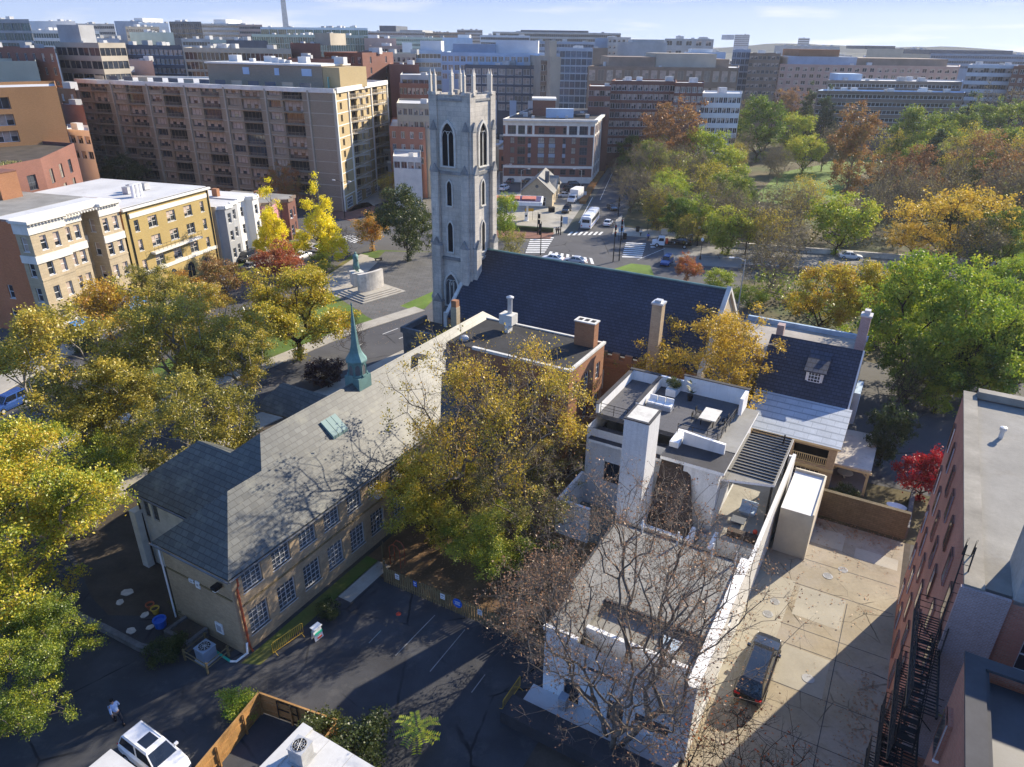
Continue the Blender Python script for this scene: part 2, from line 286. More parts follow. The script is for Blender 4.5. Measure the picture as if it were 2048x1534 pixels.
# ---------------------------------------------------------------- mesh builder
class MB:
    def __init__(s): s.v = []; s.f = []; s.m = []
    def poly(s, pts, m=0):
        i = len(s.v); s.v += [tuple(p) for p in pts]; s.f.append(tuple(range(i, i+len(pts)))); s.m.append(m)
    def box(s, x0, x1, y0, y1, z0, z1, m=0, mt=None, bottom=True):
        i = len(s.v); s.v += [(x0,y0,z0),(x1,y0,z0),(x1,y1,z0),(x0,y1,z0),(x0,y0,z1),(x1,y0,z1),(x1,y1,z1),(x0,y1,z1)]
        for q, k in (((0,1,5,4),m),((1,2,6,5),m),((2,3,7,6),m),((3,0,4,7),m),((4,5,6,7),m if mt is None else mt),((3,2,1,0),m)):
            if not bottom and q == (3,2,1,0): continue
            s.f.append(tuple(i+j for j in q)); s.m.append(k)
        return s
    def obox(s, c, d, rz=0, m=0, rx=0):
        """box of size d centred on c (z from c.z), turned by rz, tilted by rx about its own x"""
        i = len(s.v); cs, sn = math.cos(rz), math.sin(rz); cx, sxx = math.cos(rx), math.sin(rx)
        for z in (0, d[2]):
            for x, y in ((-.5,-.5),(.5,-.5),(.5,.5),(-.5,.5)):
                X, Y, Z = x*d[0], y*d[1], z
                Y, Z = Y*cx-Z*sxx, Y*sxx+Z*cx
                s.v.append((c[0]+X*cs-Y*sn, c[1]+X*sn+Y*cs, c[2]+Z))
        for q in ((0,1,5,4),(1,2,6,5),(2,3,7,6),(3,0,4,7),(4,5,6,7),(3,2,1,0)):
            s.f.append(tuple(i+j for j in q)); s.m.append(m)
        return s
    def prism(s, pts, z0, z1, m=0, mt=None, bottom=True):
        n = len(pts); i = len(s.v)
        s.v += [(p[0], p[1], z0) for p in pts] + [(p[0], p[1], z1) for p in pts]
        for k in range(n):
            q = (k+1) % n; s.f.append((i+k, i+q, i+n+q, i+n+k)); s.m.append(m)
        s.f.append(tuple(i+n+k for k in range(n))); s.m.append(m if mt is None else mt)
        if bottom: s.f.append(tuple(i+n-1-k for k in range(n))); s.m.append(m)
        return s
    def tube(s, pts, r, n=6, m=0, cap=True):
        pts = [Vector(p) for p in pts]; rs = r if isinstance(r, (list, tuple)) else [r]*len(pts)
        i = len(s.v)
        for k, p in enumerate(pts):
            d = (pts[min(k+1, len(pts)-1)]-pts[max(k-1, 0)]).normalized()
            a = d.orthogonal().normalized() if abs(d.z) < .99 else Vector((1, 0, 0)); a = (a - d*a.dot(d)).normalized(); b = d.cross(a)
            for j in range(n):
                t = 2*math.pi*(j+.5)/n; s.v.append(tuple(p + (a*math.cos(t)+b*math.sin(t))*rs[k]))
        for k in range(len(pts)-1):
            for j in range(n):
                q = (j+1) % n; s.f.append((i+k*n+j, i+k*n+q, i+k*n+n+q, i+k*n+n+j)); s.m.append(m)
        if cap:
            s.f.append(tuple(i+j for j in reversed(range(n)))); s.m.append(m)
            e = i+(len(pts)-1)*n; s.f.append(tuple(e+j for j in range(n))); s.m.append(m)
        return s
    def lathe(s, c, prof, n=12, m=0, rot=0):
        i = len(s.v)
        for r, z in prof:
            for j in range(n):
                t = 2*math.pi*j/n+rot; s.v.append((c[0]+r*math.cos(t), c[1]+r*math.sin(t), c[2]+z))
        for k in range(len(prof)-1):
            for j in range(n):
                q = (j+1) % n; s.f.append((i+k*n+j, i+k*n+q, i+k*n+n+q, i+k*n+n+j)); s.m.append(m)
        e = i+(len(prof)-1)*n; s.f.append(tuple(e+j for j in range(n))); s.m.append(m)
        s.f.append(tuple(i+j for j in reversed(range(n)))); s.m.append(m)
        return s
    def wall(s, p, d, wd, z0, z1, ops=(), depth=.18, m=0, mr=None):
        """vertical wall from p along unit d (outside on the right of d) with rectangular openings (u0,u1,v0,v1) and their reveals"""
        mr = m if mr is None else mr
        us = sorted({0., wd, *[round(q, 4) for o in ops for q in o[:2]]}); vs = sorted({z0, z1, *[round(q, 4) for o in ops for q in o[2:4]]})
        at = lambda u, v, e=0: (p[0]+d[0]*u-d[1]*e, p[1]+d[1]*u+d[0]*e, v)
        for a, b in zip(us, us[1:]):
            c0 = None
            for c, e in zip(vs, vs[1:]):
                um, vm = (a+b)/2, (c+e)/2
                if any(o[0] < um < o[1] and o[2] < vm < o[3] for o in ops):
                    if c0 is not None: s.poly([at(a, c0), at(b, c0), at(b, c), at(a, c)], m); c0 = None
                elif c0 is None: c0 = c
            if c0 is not None: s.poly([at(a, c0), at(b, c0), at(b, z1), at(a, z1)], m)
        for u0, u1, v0, v1 in [o[:4] for o in ops]:
            s.poly([at(u0,v0), at(u0,v0,depth), at(u0,v1,depth), at(u0,v1)][::-1], mr); s.poly([at(u1,v0), at(u1,v0,depth), at(u1,v1,depth), at(u1,v1)], mr)
            s.poly([at(u0,v0), at(u1,v0), at(u1,v0,depth), at(u0,v0,depth)], mr); s.poly([at(u0,v1), at(u1,v1), at(u1,v1,depth), at(u0,v1,depth)][::-1], mr)
        return s
    def mesh(s, name, mats, o=(0, 0, 0)):
        me = bpy.data.meshes.new(name)
        me.from_pydata([(v[0]-o[0], v[1]-o[1], v[2]-o[2]) for v in s.v], [], s.f)
        for m in (mats if isinstance(mats, (list, tuple)) else [mats]): me.materials.append(MT[m] if isinstance(m, str) else m)
        me.polygons.foreach_set('material_index', s.m); me.update(); return me
    def build(s, name, mats, parent=None, o=None, smooth=False):
        if o is None: o = tuple(parent['_o']) if parent is not None and '_o' in parent else (0, 0, 0)
        me = s.mesh(name, mats, o)
        if smooth: me.polygons.foreach_set('use_smooth', [True]*len(me.polygons))
        return link(name, me, parent)
def link(name, me, parent=None, loc=(0, 0, 0), rz=0):
    ob = bpy.data.objects.new(name, me); COL.objects.link(ob); ob.location = loc; ob.rotation_euler = (0, 0, rz)
    if parent is not None: ob.parent = parent
    return ob
def tag(o, label, cat, group=None, kind=None):
    if label: o['label'] = label
    if cat: o['category'] = cat
    if group: o['group'] = group
    if kind: o['kind'] = kind
    return o
def root(name, loc, rz, label, cat, group=None, o=None):
    """a thing's base; o = origin of the coordinates its part meshes are written in"""
    e = bpy.data.objects.new(name, None); COL.objects.link(e); e.location = loc; e.rotation_euler = (0, 0, rz); e.empty_display_size = .5
    if o is not None: e['_o'] = [float(q) for q in o]
    return tag(e, label, cat, group)
def groot(name, b, a, label, cat, group=None, z=0.):
    """a thing on the street grid; its meshes are written in absolute grid coordinates (b, a, z)"""
    return root(name, W(b, a, z), GRZ, label, cat, group, (b, a, z))
def struct(name, mb, m, loc=(0, 0, 0), rz=0):
    ob = mb.build(name, m); ob.location = loc; ob.rotation_euler = (0, 0, rz); ob['kind'] = 'structure'; return ob
def copy_thing(o, loc, rz, label=None, group=None, scale=None):
    n = o.copy(); COL.objects.link(n); n.location = loc; n.rotation_euler = (0, 0, rz)
    if scale: n.scale = (scale,)*3 if isinstance(scale, (int, float)) else scale
    if label: n['label'] = label
    if group: n['group'] = group
    for c in o.children:
        d = c.copy(); COL.objects.link(d); d.parent = n
        for g in c.children:
            e = g.copy(); COL.objects.link(e); e.parent = d
    return n
_wc = {}
def winmesh(w, h, nx=2, ny=2, fr=.07, bar=.035, fm='offwhite', gm='glass', arch=0, sill=0, heavy=None, blind=0):
    """a window: frame, glazing bars and glass; x across, z up from its foot, looking along -y"""
    k = (w, h, nx, ny, fr, bar, fm, gm, arch, sill, heavy, blind)
    if k in _wc: return _wc[k]
    b = MB(); x = w/2
    b.poly([(-x, .03, 0), (x, .03, 0), (x, .03, h), (-x, .03, h)], 1)
    if blind:
        for i in range(nx):
            c0, c1 = -x+w*i/nx, -x+w*(i+1)/nx; f_ = blind*(1 if i % 2 == 0 else .55); b.poly([(c0, .0265, h*(1-f_)), (c1, .0265, h*(1-f_)), (c1, .0265, h), (c0, .0265, h)], 2)
    b.box(-x, x, -.03, .028, 0, fr); b.box(-x, x, -.03, .028, h-fr, h); b.box(-x, -x+fr, -.028, .026, fr, h-fr); b.box(x-fr, x, -.028, .026, fr, h-fr)
    for i in range(1, nx):
        c = -x+w*i/nx; bw = fr*.8 if heavy and i in heavy else bar
        b.box(c-bw/2, c+bw/2, -.012, .024, fr, h-fr)
    for j in range(1, ny):
        c = h*j/ny; b.box(-x+fr, x-fr, -.016, .022, c-bar/2, c+bar/2)
    if sill: b.box(-x-.06, x+.06, -.13-sill, .02, -.09, 0)
    me = b.mesh('window', [fm, gm, 'curtain']); _wc[k] = me; return me
def putwin(parent, me, p, d, u, v, depth=.14, name='window'):
    """place a window mesh on a wall (p, d in the parent's mesh coordinates) at u along it, foot at v"""
    o = parent['_o'] if '_o' in parent else (0, 0, 0)
    x = p[0]+d[0]*u-d[1]*depth-o[0]; y = p[1]+d[1]*u+d[0]*depth-o[1]
    return link(name, me, parent, (x, y, v-o[2]), math.atan2(d[1], d[0]))
def facade(rt, mb, p, q, z0, z1, wins, depth=.16, m=0, mr=None, pick=None):
    """wall from p to q with window openings. wins: list of (u, v, mesh, w, h)"""
    d = Vector((q[0]-p[0], q[1]-p[1])); wd = d.length; d.normalize()
    ops = [(u-w_/2, u+w_/2, v, v+h_) for u, v, me, w_, h_ in wins]
    mb.wall(p, d, wd, z0, z1, ops, depth+.05, m, mr)
    for u, v, me, w_, h_ in wins: putwin(rt, random.choice(me) if isinstance(me, list) else me, p, d, u, v, depth)
def rows(us, vs, me, w_, h_): return [(u, v, me, w_, h_) for v in vs for u in us]
def lin(a, b, n): return [a+(b-a)*i/(n-1) for i in range(n)] if n > 1 else [(a+b)/2]
# ================================================================ SETTING
b_ = MB(); n_ = 48; rr_ = [0, 60, 160, 400, 1000, 3000, 9000, 16000]
b_.prism([(16000*math.cos(2*math.pi*i/n_), 16000*math.sin(2*math.pi*i/n_)) for i in range(n_)], -.5, 0)
struct('ground', b_, 'city')
LV = {}
def sheet(name, pts, m, lv=1, h=None):
    """flat sheet on the ground from plan points; lv = layer (4 mm each); h = real height for kerbed pavements"""
    b = MB(); z = .004*lv if h is None else h
    pts = [Vector((p[0], p[1], 0)) for p in pts]
    ar = sum(pts[i].x*pts[(i+1) % len(pts)].y-pts[(i+1) % len(pts)].x*pts[i].y for i in range(len(pts)))
    if ar < 0: pts = pts[::-1]
    if h is None: b.poly([(p.x, p.y, z) for p in pts])
    else: b.prism([(p.x, p.y) for p in pts], 0, z, bottom=False)
    return struct(name, b, m)
G_ = lambda *q: [W(b, a) for b, a in q]
X_ = lambda *q: [P(x, y) for x, y in q]
def strip(line, off0, off1):
    """band between two sideways offsets (positive = right of travel) of a polyline"""
    L = [Vector((p[0], p[1], 0)) for p in line]; a, c = [], []
    for i, p in enumerate(L):
        d = (L[min(i+1, len(L)-1)]-L[max(i-1, 0)]).normalized(); n = Vector((d.y, -d.x, 0))
        a.append(p+n*off0); c.append(p+n*off1)
    return a + c[::-1]
sheet('school_grounds', G_((-62, 4), (6, 4), (6, 62), (-34, 62), (-62, 62)), 'earth', 1)
sheet('parking_lot', G_((-58, 4), (-13.4, 4), (-13.4, 34.4), (-34.6, 34.4), (-36, 22.6), (-44, 22.2), (-47, 20.5), (-50, 21), (-58, 24)), 'asphalt', 2)
sheet('playground', G_((-34.5, 34.6), (-16.5, 34.6), (-16.5, 56.5), (-34.5, 56.5)), 'mulch', 2)
sheet('school_path', G_((-33.4, 31), (-32.0, 31), (-32.0, 36), (-33.4, 36)), 'sidewalk', 3)
sheet('planting_strip', G_((-34.6, 22.4), (-33.3, 23), (-33.3, 36), (-34.6, 36)), 'grass', 3)
sheet('alley', G_((-5.0, 4), (5.5, 4), (5.5, 61.9), (-5.0, 61.9)), 'alley_concrete', 2)
sheet('alley_strip', G_((-5.0, 36.5), (-2.3, 36.5), (-2.0, 51.6), (-5.0, 51.6)), 'alley_strip', 3)
for i, q in enumerate([(-1.9, 1.7, 40.2, 44.1), (-1.6, 1.9, 47.6, 51.3), (1.8, 5.2, 57.4, 59.0), (-1.9, .8, 57.8, 60.4)]):
    sheet('alley_panel', G_((q[0], q[2]), (q[1], q[2]), (q[1], q[3]), (q[0], q[3])), 'alley_strip', 3)
for a in (36.2, 40.1, 44.2, 46.2, 51.4, 55.0): sheet('alley_joint', G_((-2.2, a), (5.3, a+.15), (5.3, a+.2), (-2.2, a+.05)), 'roof_dk', 4)
for b in (2.0, ): sheet('alley_joint', G_((b, 10), (b+.05, 10), (b+.05, 51), (b, 51)), 'roof_dk', 5)
sheet('back_yard', G_((-12, 62), (14, 62), (14, 78), (-12, 78)), 'litter', 2)
sheet('rear_drive', G_((-1.5, 70.5), (14, 72), (16, 96), (-1.5, 92)), 'asphalt_road', 3)
# streets
RD1 = X_((-260, 1010), (-90, 985), (60, 925), (168, 885), (342, 812), (421, 778), (545, 735), (700, 670), (850, 622), (960, 590), (1100, 560), (1215, 530), (1290, 512))
sheet('p_street_road', strip(RD1[:10], 0, 10.5), 'asphalt_road', 10)
sheet('far_pavement', strip(RD1[:9], -2.6, 0), 'sidewalk', h=.13)
sheet('near_pavement', strip(RD1[:8], 10.5, 13.5), 'sidewalk', h=.13)
RD2 = X_((-300, 905), (-120, 835), (0, 790), (120, 722), (250, 660), (400, 590), (530, 535), (640, 488), (690, 465))
sheet('side_road', strip(RD2, 0, 10), 'asphalt_road', 6)
sheet('row_pavement', strip(RD2[:8], -4.2, 0), 'sidewalk', h=.13)
sheet('row_lawn', strip(RD2[:8], -12, -4.2), 'grass', 3)
sheet('triangle_lawn', X_((60, 915), (168, 880), (421, 772), (545, 730), (700, 664), (850, 617), (905, 560), (890, 505), (760, 500), (700, 512), (600, 590), (500, 640), (330, 720), (100, 850)), 'grass', 4)
sheet('lawn', X_((560, 722), (700, 662), (850, 616), (905, 560), (870, 530), (640, 640)), 'lawn', 5)
sheet('monument_plaza', X_((672, 592), (735, 634), (800, 612), (905, 566), (880, 505), (770, 503), (712, 560)), 'plaza', 6)
sheet('plaza_path', X_((640, 580), (680, 596), (760, 520), (730, 512)), 'sidewalk', 7)
sheet('verge_path', X_((640, 560), (662, 565), (738, 512), (722, 508)), 'sidewalk', 11)
for q in [[(735, 634), (752, 642), (818, 618), (800, 612)]]: sheet('plaza_apron', X_(*q), 'plaza', 8)
# cross street and junctions
sheet('cross_street', X_((560, 470), (690, 462), (790, 468), (880, 500), (1000, 530), (1090, 545), (1100, 500), (1020, 470), (860, 425), (800, 395), (690, 415), (600, 430)), 'asphalt_road', 8)
sheet('brick_corner', X_((650, 432), (700, 442), (760, 420), (735, 405), (690, 412)), 'brickpave', h=.12)
sheet('apartment_pavement', X_((695, 425), (745, 412), (850, 375), (850, 340), (790, 350)), 'sidewalk', h=.12)
sheet('junction', X_((1040, 520), (1080, 462), (1150, 470), (1170, 430), (1215, 350), (1250, 300), (1300, 290), (1275, 360), (1240, 440), (1250, 460), (1320, 470), (1480, 494), (1480, 560), (1330, 580), (1100, 545)), 'asphalt_road', 7)
sheet('station_forecourt', X_((985, 465), (1108, 468), (1130, 462), (1190, 375), (1218, 315), (1000, 330), (985, 400)), 'concrete', 8)
sheet('station_lot', X_((1000, 385), (1185, 385), (1210, 340), (1000, 345)), 'asphalt_road', 10)
sheet('brick_pavement', X_((985, 476), (1100, 478), (1108, 466), (985, 455)), 'brickpave', h=.12)
sheet('corner_pavement', X_((1224, 470), (1300, 476), (1375, 480), (1375, 468), (1250, 455), (1244, 430), (1232, 440)), 'sidewalk', h=.12)
sheet('junction_island', X_((1210, 545), (1262, 528), (1300, 532), (1308, 552), (1260, 575)), 'lawn', h=.12)
BR = X_((1330, 520), (1480, 528), (1700, 545), (1900, 562), (2200, 585), (2600, 610))
sheet('bridge_road', strip(BR, -13.0, 3), 'pale_asphalt', 9)
def stripes(name, a, b, c, d, n, lv=12, fill=.5):
    """zebra bars between two pixel edges a-b and d-c surveyed on the ground"""
    a, b, c, d = [P(*q) for q in (a, b, c, d)]; m = MB()
    for i in range(n):
        t0, t1 = i/n, (i+fill)/n
        m.poly([(a.lerp(b, t0).x, a.lerp(b, t0).y, .004*lv), (a.lerp(b, t1).x, a.lerp(b, t1).y, .004*lv), (d.lerp(c, t1).x, d.lerp(c, t1).y, .004*lv), (d.lerp(c, t0).x, d.lerp(c, t0).y, .004*lv)])
    return struct(name, m, 'paint')
stripes('crosswalk', (1134, 471), (1206, 470), (1212, 464), (1142, 464), 7)
stripes('crosswalk', (1062, 475), (1050, 508), (1088, 508), (1108, 475), 8)
stripes('crosswalk', (1252, 485), (1243, 517), (1283, 518), (1292, 487), 8)
stripes('crosswalk', (1095, 512), (1195, 530), (1190, 518), (1100, 503), 8)
stripes('crosswalk', (1300, 488), (1302, 498), (1312, 498), (1310, 488), 2)
stripes('crosswalk', (690, 440), (700, 425), (750, 410), (745, 425), 7)
stripes('crosswalk', (672, 478), (712, 487), (735, 478), (700, 470), 6)
def line(name, a, b, wd=.12, lv=12, m_='paint'):
    a, b = Vector(a), Vector(b); n = Vector((b.y-a.y, a.x-b.x, 0)).normalized()*wd/2; m = MB(); z = .004*lv
    m.poly([(a.x+n.x, a.y+n.y, z), (b.x+n.x, b.y+n.y, z), (b.x-n.x, b.y-n.y, z), (a.x-n.x, a.y-n.y, z)]); o = struct(name, m, m_); return o
for a, b in (((762, 1262), (738, 1287)), ((870, 1231), (791, 1312)), ((930, 1260), (860, 1344)), ((970, 1350), (943, 1386))): line('parking_line', P(*a), P(*b), .07, 12, 'worn_paint')
for a, b in (((765, 669), (796, 657)), ((798, 678), (822, 668)), ((700, 700), (725, 688)), ((640, 728), (662, 717))): line('lane_line', P(*a), P(*b), .13)
line('lane_line', P(1158, 446), P(1185, 395), .2); line('lane_line', P(1200, 400), P(1225, 345), .13)
line('lane_line', P(1275, 520), P(1330, 497), .13); line('lane_line', P(1400, 512), P(1480, 516), .13); line('lane_line', P(1600, 531), P(1720, 541), .13)
# park floor and woods floor
sheet('park_floor', X_((1240, 462), (1330, 470), (1480, 490), (1700, 505), (2300, 545), (3200, 560), (3000, 260), (2100, 215), (1700, 205), (1290, 225), (1255, 300), (1280, 360)), 'litter', 1)
sheet('meadow', X_((1500, 400), (1560, 345), (1640, 330), (1700, 305), (1740, 305), (1745, 330), (1700, 370), (1680, 395), (1600, 415)), 'lawn', 2)
sheet('wood_floor', X_((1480, 560), (1700, 548), (2300, 590), (2300, 760), (1900, 760), (1720, 720), (1500, 620)), 'litter', 1)
# far wooded ridge on the horizon
h_ = MB(); rnd = random.Random(3); N = 160
for ring, (dist, hh) in enumerate(((2650, 26), (2900, 44))):
    prev = None
    for i in range(N+1):
        ang = R(140-115*i/N); x, y = dist*math.cos(ang), dist*math.sin(ang)
        ht = hh*(.75+.25*math.sin(i*.13+ring)+.12*math.sin(i*.41))*(1+.10*rnd.random())
        cur = ((x, y, 0), (x*1.02, y*1.02, ht), (x*1.25, y*1.25, ht*.9))
        if prev: h_.poly([prev[0], cur[0], cur[1], prev[1]][::-1]); h_.poly([prev[1], cur[1], cur[2], prev[2]][::-1])
        prev = cur
struct('hills', h_, mat('wooded_hills', (.06, .075, .05), .95, .35, .004, .03))
# ================================================================ NEAR BUILDINGS (street-grid coordinates b, a, z)
def archpts(w, h, n=6, k=1.0):
    """pointed arch outline from the left foot over the point to the right foot"""
    x = w/2; rr = w*k; sp = h-math.sqrt(max(rr*rr-(rr-x)**2, 0)); L = [(-x, 0)]
    a1 = math.acos((rr-x)/rr)
    for i in range(n+1):
        t = a1*i/n; L.append((-x+rr-rr*math.cos(t), sp+rr*math.sin(t)))
    return L + [(-q[0], q[1]) for q in L[::-1][1:]]
def archmesh(w, h, fr=.18, proud=.12, mull=1, fm='stone_white', gm='dark', k=1.0, trac=True):
    key = ('arch', w, h, fr, proud, mull, fm, gm, k, trac)
    if key in _wc: return _wc[key]
    b = MB(); I = archpts(w, h, 6, k); O = archpts(w+2*fr, h+fr*1.3, 6, k)
    b.poly([(x, -.02, z) for x, z in I], 1)
    for i in range(len(I)-1):
        p, q, r, s = I[i], I[i+1], O[i+1], O[i]
        b.poly([(s[0], -proud, s[1]), (p[0], -proud, p[1]), (q[0], -proud, q[1]), (r[0], -proud, r[1])][::-1])
        b.poly([(p[0], -proud, p[1]), (p[0], -.02, p[1]), (q[0], -.02, q[1]), (q[0], -proud, q[1])][::-1])
        b.poly([(s[0], -proud, s[1]), (s[0], 0, s[1]), (r[0], 0, r[1]), (r[0], -proud, r[1])])
    b.box(-w/2-fr, w/2+fr, -proud-.1, 0, -.16, 0)
    for i in range(mull):
        c = -w/2+w*(i+1)/(mull+1); b.box(c-.06, c+.06, -.1, -.021, 0, h*.74)
    if mull and trac:
        for sg in (-1, 1):
            pts = archpts(w/2-.05, h*.30, 4); pts = [(x+sg*w/4, -.07, z+h*.52) for x, z in pts[1:-1]]; b.tube(pts, .05, 4)
        b.lathe((0, -.07, h*.80), [(w*.16, -.02), (w*.16, .02)], 8)
    me = b.mesh('arched_window', [fm, gm]); _wc[key] = me; return me
def slab(mb, pts, t=.12, m=0, me=None):
    """thick sloping slab: pts counter-clockwise seen from above, thickness t downwards"""
    dn = [(p[0], p[1], p[2]-t) for p in pts]; mb.poly(pts, m); mb.poly(dn[::-1], m if me is None else me)
    for i in range(len(pts)):
        j = (i+1) % len(pts); mb.poly([pts[i], dn[i], dn[j], pts[j]], m if me is None else me)
# ---------------------------------------------------------------- school
sch = groot('school_building', -38, 23, 'long tan brick school hall with grey slate hip roof and copper spire on the ridge', 'school')
b_ = MB(); R0 = -34.95
SW = winmesh(1.75, 1.9, 4, 5, .07, .03, 'roof_light', 'leaded', 0, .05, (2,)); SW2 = winmesh(1.75, 2.2, 4, 5, .07, .03, 'roof_light', 'leaded', 0, .05, (2,))
ups = [24.85, 27.55, 30.2, 32.85, 35.5, 38.1, 41.0, 44.0, 47, 50]
wins = [(u-23.1, 5.05, SW, 1.75, 1.9) for u in ups] + [(u-23.1, 1.15, SW2, 1.75, 2.2) for u in ups]
facade(sch, b_, (R0, 23.1), (R0, 56), 0, 7.2, wins, .16)
facade(sch, b_, (-42.25, 23.1), (R0, 23.1), 0, 7.2, [], .16)
facade(sch, b_, (-42.25, 26.3), (-42.25, 23.1), 0, 7.2, [])
b_.build('wall', ['tanbrick'], sch)
w_ = MB(); SWn = winmesh(.75, 1.6, 2, 4, .07, .03, 'stone_dark', 'leaded')
facade(sch, w_, (-49.95, 26.3), (-42.25, 26.3), 0, 7.2, [(1.2, 4.9, SWn, .75, 1.6), (2.3, 4.9, SWn, .75, 1.6), (6.2, 5.2, SWn, .75, 1.6)], .14)
facade(sch, w_, (-49.95, 34.2), (-49.95, 26.3), 0, 7.2, [(2.0, 3, SWn, .75, 1.6), (3.5, 3, SWn, .75, 1.6), (5.5, 3, SWn, .75, 1.6)])
facade(sch, w_, (-46.3, 70.2), (-46.3, 34.2), 0, 7.2, [(u, 3.5, SWn, .75, 1.6) for u in range(3, 34, 3)])
for a in (26.6, 29, 31.5): w_.prism([(-50.7, a), (-49.95, a), (-49.95, a+.6), (-50.7, a+.6)], 0, 5)
w_.prism([(-49.95, 26.3), (-49.2, 26.3), (-49.2, 25.5), (-49.95, 25.5)][::-1], 0, 5.6)
w_.build('wall', ['stone_white'], sch)
r_ = MB()
slab(r_, [(-34.6, 22.75, 7.3), (-34.6, 70.5, 7.3), (-40.6, 64.5, 12.4), (-40.6, 31.9, 12.4), (-38.6, 29.9, 10.7), (-38.6, 26.75, 10.7)])
slab(r_, [(-42.6, 22.75, 7.3), (-34.6, 22.75, 7.3), (-38.6, 26.75, 10.7)])
slab(r_, [(-42.6, 25.9, 7.3), (-42.6, 22.75, 7.3), (-38.6, 26.75, 10.7), (-38.6, 29.9, 10.7)])
slab(r_, [(-50.3, 25.9, 7.3), (-34.62, 25.9, 7.29), (-40.6, 31.9, 12.4), (-42.3, 30.2, 10.95), (-46, 30.2, 10.95)])
slab(r_, [(-50.3, 34.5, 7.3), (-50.3, 25.9, 7.3), (-46, 30.2, 10.95)])
slab(r_, [(-46.6, 34.5, 7.3), (-50.3, 34.5, 7.3), (-46, 30.2, 10.95), (-42.3, 30.2, 10.95)])
slab(r_, [(-46.6, 70.5, 7.3), (-46.6, 34.5, 7.3), (-42.3, 30.2, 10.95), (-40.6, 31.9, 12.4), (-40.6, 64.5, 12.4)])
slab(r_, [(-34.6, 70.5, 7.3), (-46.6, 70.5, 7.3), (-40.6, 64.5, 12.4)])
# street gable
slab(r_, [(-53.0, 41.2, 7.0), (-44.5, 41.2, 7.6), (-43.8, 43.4, 9.6), (-50.9, 43.6, 9.4)]); slab(r_, [(-45, 46.4, 7.2), (-53.0, 46.4, 7.0), (-50.9, 43.6, 9.4), (-43.8, 43.4, 9.6)]); slab(r_, [(-53, 46.4, 7), (-53, 41.2, 7), (-50.9, 43.6, 9.4)])
r_.build('roof', ['slate'], sch)
g_ = MB()
for p, q in (((-34.45, 22.7), (-34.45, 56)), ((-42.7, 22.6), (-34.5, 22.6)), ((-50.4, 25.8), (-42.7, 25.8))):
    d = Vector((q[0]-p[0], q[1]-p[1])); g_.tube([(p[0], p[1], 7.18), (q[0], q[1], 7.18)], .08, 6)
g_.build('gutter', ['stone_dark'], sch)
d_ = MB(); d_.tube([(-34.5, 23.35, 7.15), (-34.45, 23.3, 6.5), (-34.8, 23.4, 5.9), (-34.82, 23.5, .7), (-34.7, 23.6, .05)], .09, 8); d_.build('downpipe', ['rust'], sch)
d_ = MB(); d_.tube([(-34.75, 23.3, 1.1), (-34.5, 23.0, .5), (-34.9, 22.3, .12), (-35.3, 22.1, .1)], .09, 8); d_.tube([(-35.3, 22.1, .1), (-37.9, 22.25, .1)], .09, 8, 1); d_.build('drain_hose', ['white', 'teal'], sch)
d_ = MB(); d_.tube([(-49.6, 26.1, 7.1), (-49.3, 26.1, 6.2), (-49.1, 26.1, .1)], .08, 6); d_.build('downpipe', ['bark_dark'], sch)
d_ = MB(); d_.tube([(-42.35, 22.95, 7.1), (-42.35, 22.95, .1)], .07, 6); d_.build('downpipe', ['white'], sch)
for a in (23.8, 29.5): 
    s_ = MB(); s_.box(R0+.0, R0+.05, a, 43 if a > 25 else 43, 4.05, 4.22) if a < 25 else None
    if a < 25: s_.build('string_course', ['woodgrey'], sch)
s_ = MB(); s_.box(-42.1, -35.1, 23.02, 23.1, 4.9, 5.02); s_.build('string_course', ['woodgrey'], sch)
for bx, z, ww, hh in ((-37.6, 1.0, .75, .95), (-38.9, 4.55, .45, .6), (-39.6, 4.75, .5, .3)):
    s_ = MB(); s_.box(bx, bx+ww, 23.0, 23.08, z, z+hh); s_.box(bx+.12, bx+ww-.12, 22.985, 23, z+.2, z+hh-.2, 1); s_.build('notice_board', ['white', 'greypaint'], sch)
s_ = MB(); s_.obox((-36.0, 22.7, 6.0), (.5, .6, .25), 0, 0); s_.obox((-36.0, 22.6, 5.85), (.3, .3, .16), 0, 1); s_.build('flood_light', ['black_metal', 'lampw'], sch)
for a in (38.1, 44.0):
    s_ = MB(); s_.box(-34.95, -34.35, a-.35, a+.35, 4.9, 5.35); s_.box(-34.35, -34.33, a-.28, a+.28, 4.96, 5.29, 1); s_.build('window_air_conditioner', ['lightpanel', 'greyconc'], sch)
sk = MB(); zz = lambda b: 7.3+.85*(-34.6-b)
for i in range(3):
    a0 = 36.9+i*.6; slab(sk, [(-37.9, a0, zz(-37.9)+.3), (-37.9, a0+.55, zz(-37.9)+.3), (-39.2, a0+.55, zz(-39.2)+.22), (-39.2, a0, zz(-39.2)+.22)], .3)
sk.build('skylight', [mat('skylight_glass', (.20, .29, .27), .35, .1)], sch)
sk = MB(); sk.box(-40.3, -38.9, 50.6, 51.6, zz(-40.3)-.2, zz(-39.6)+.5); sk.build('roof_hatch', ['roof_dk'], sch)
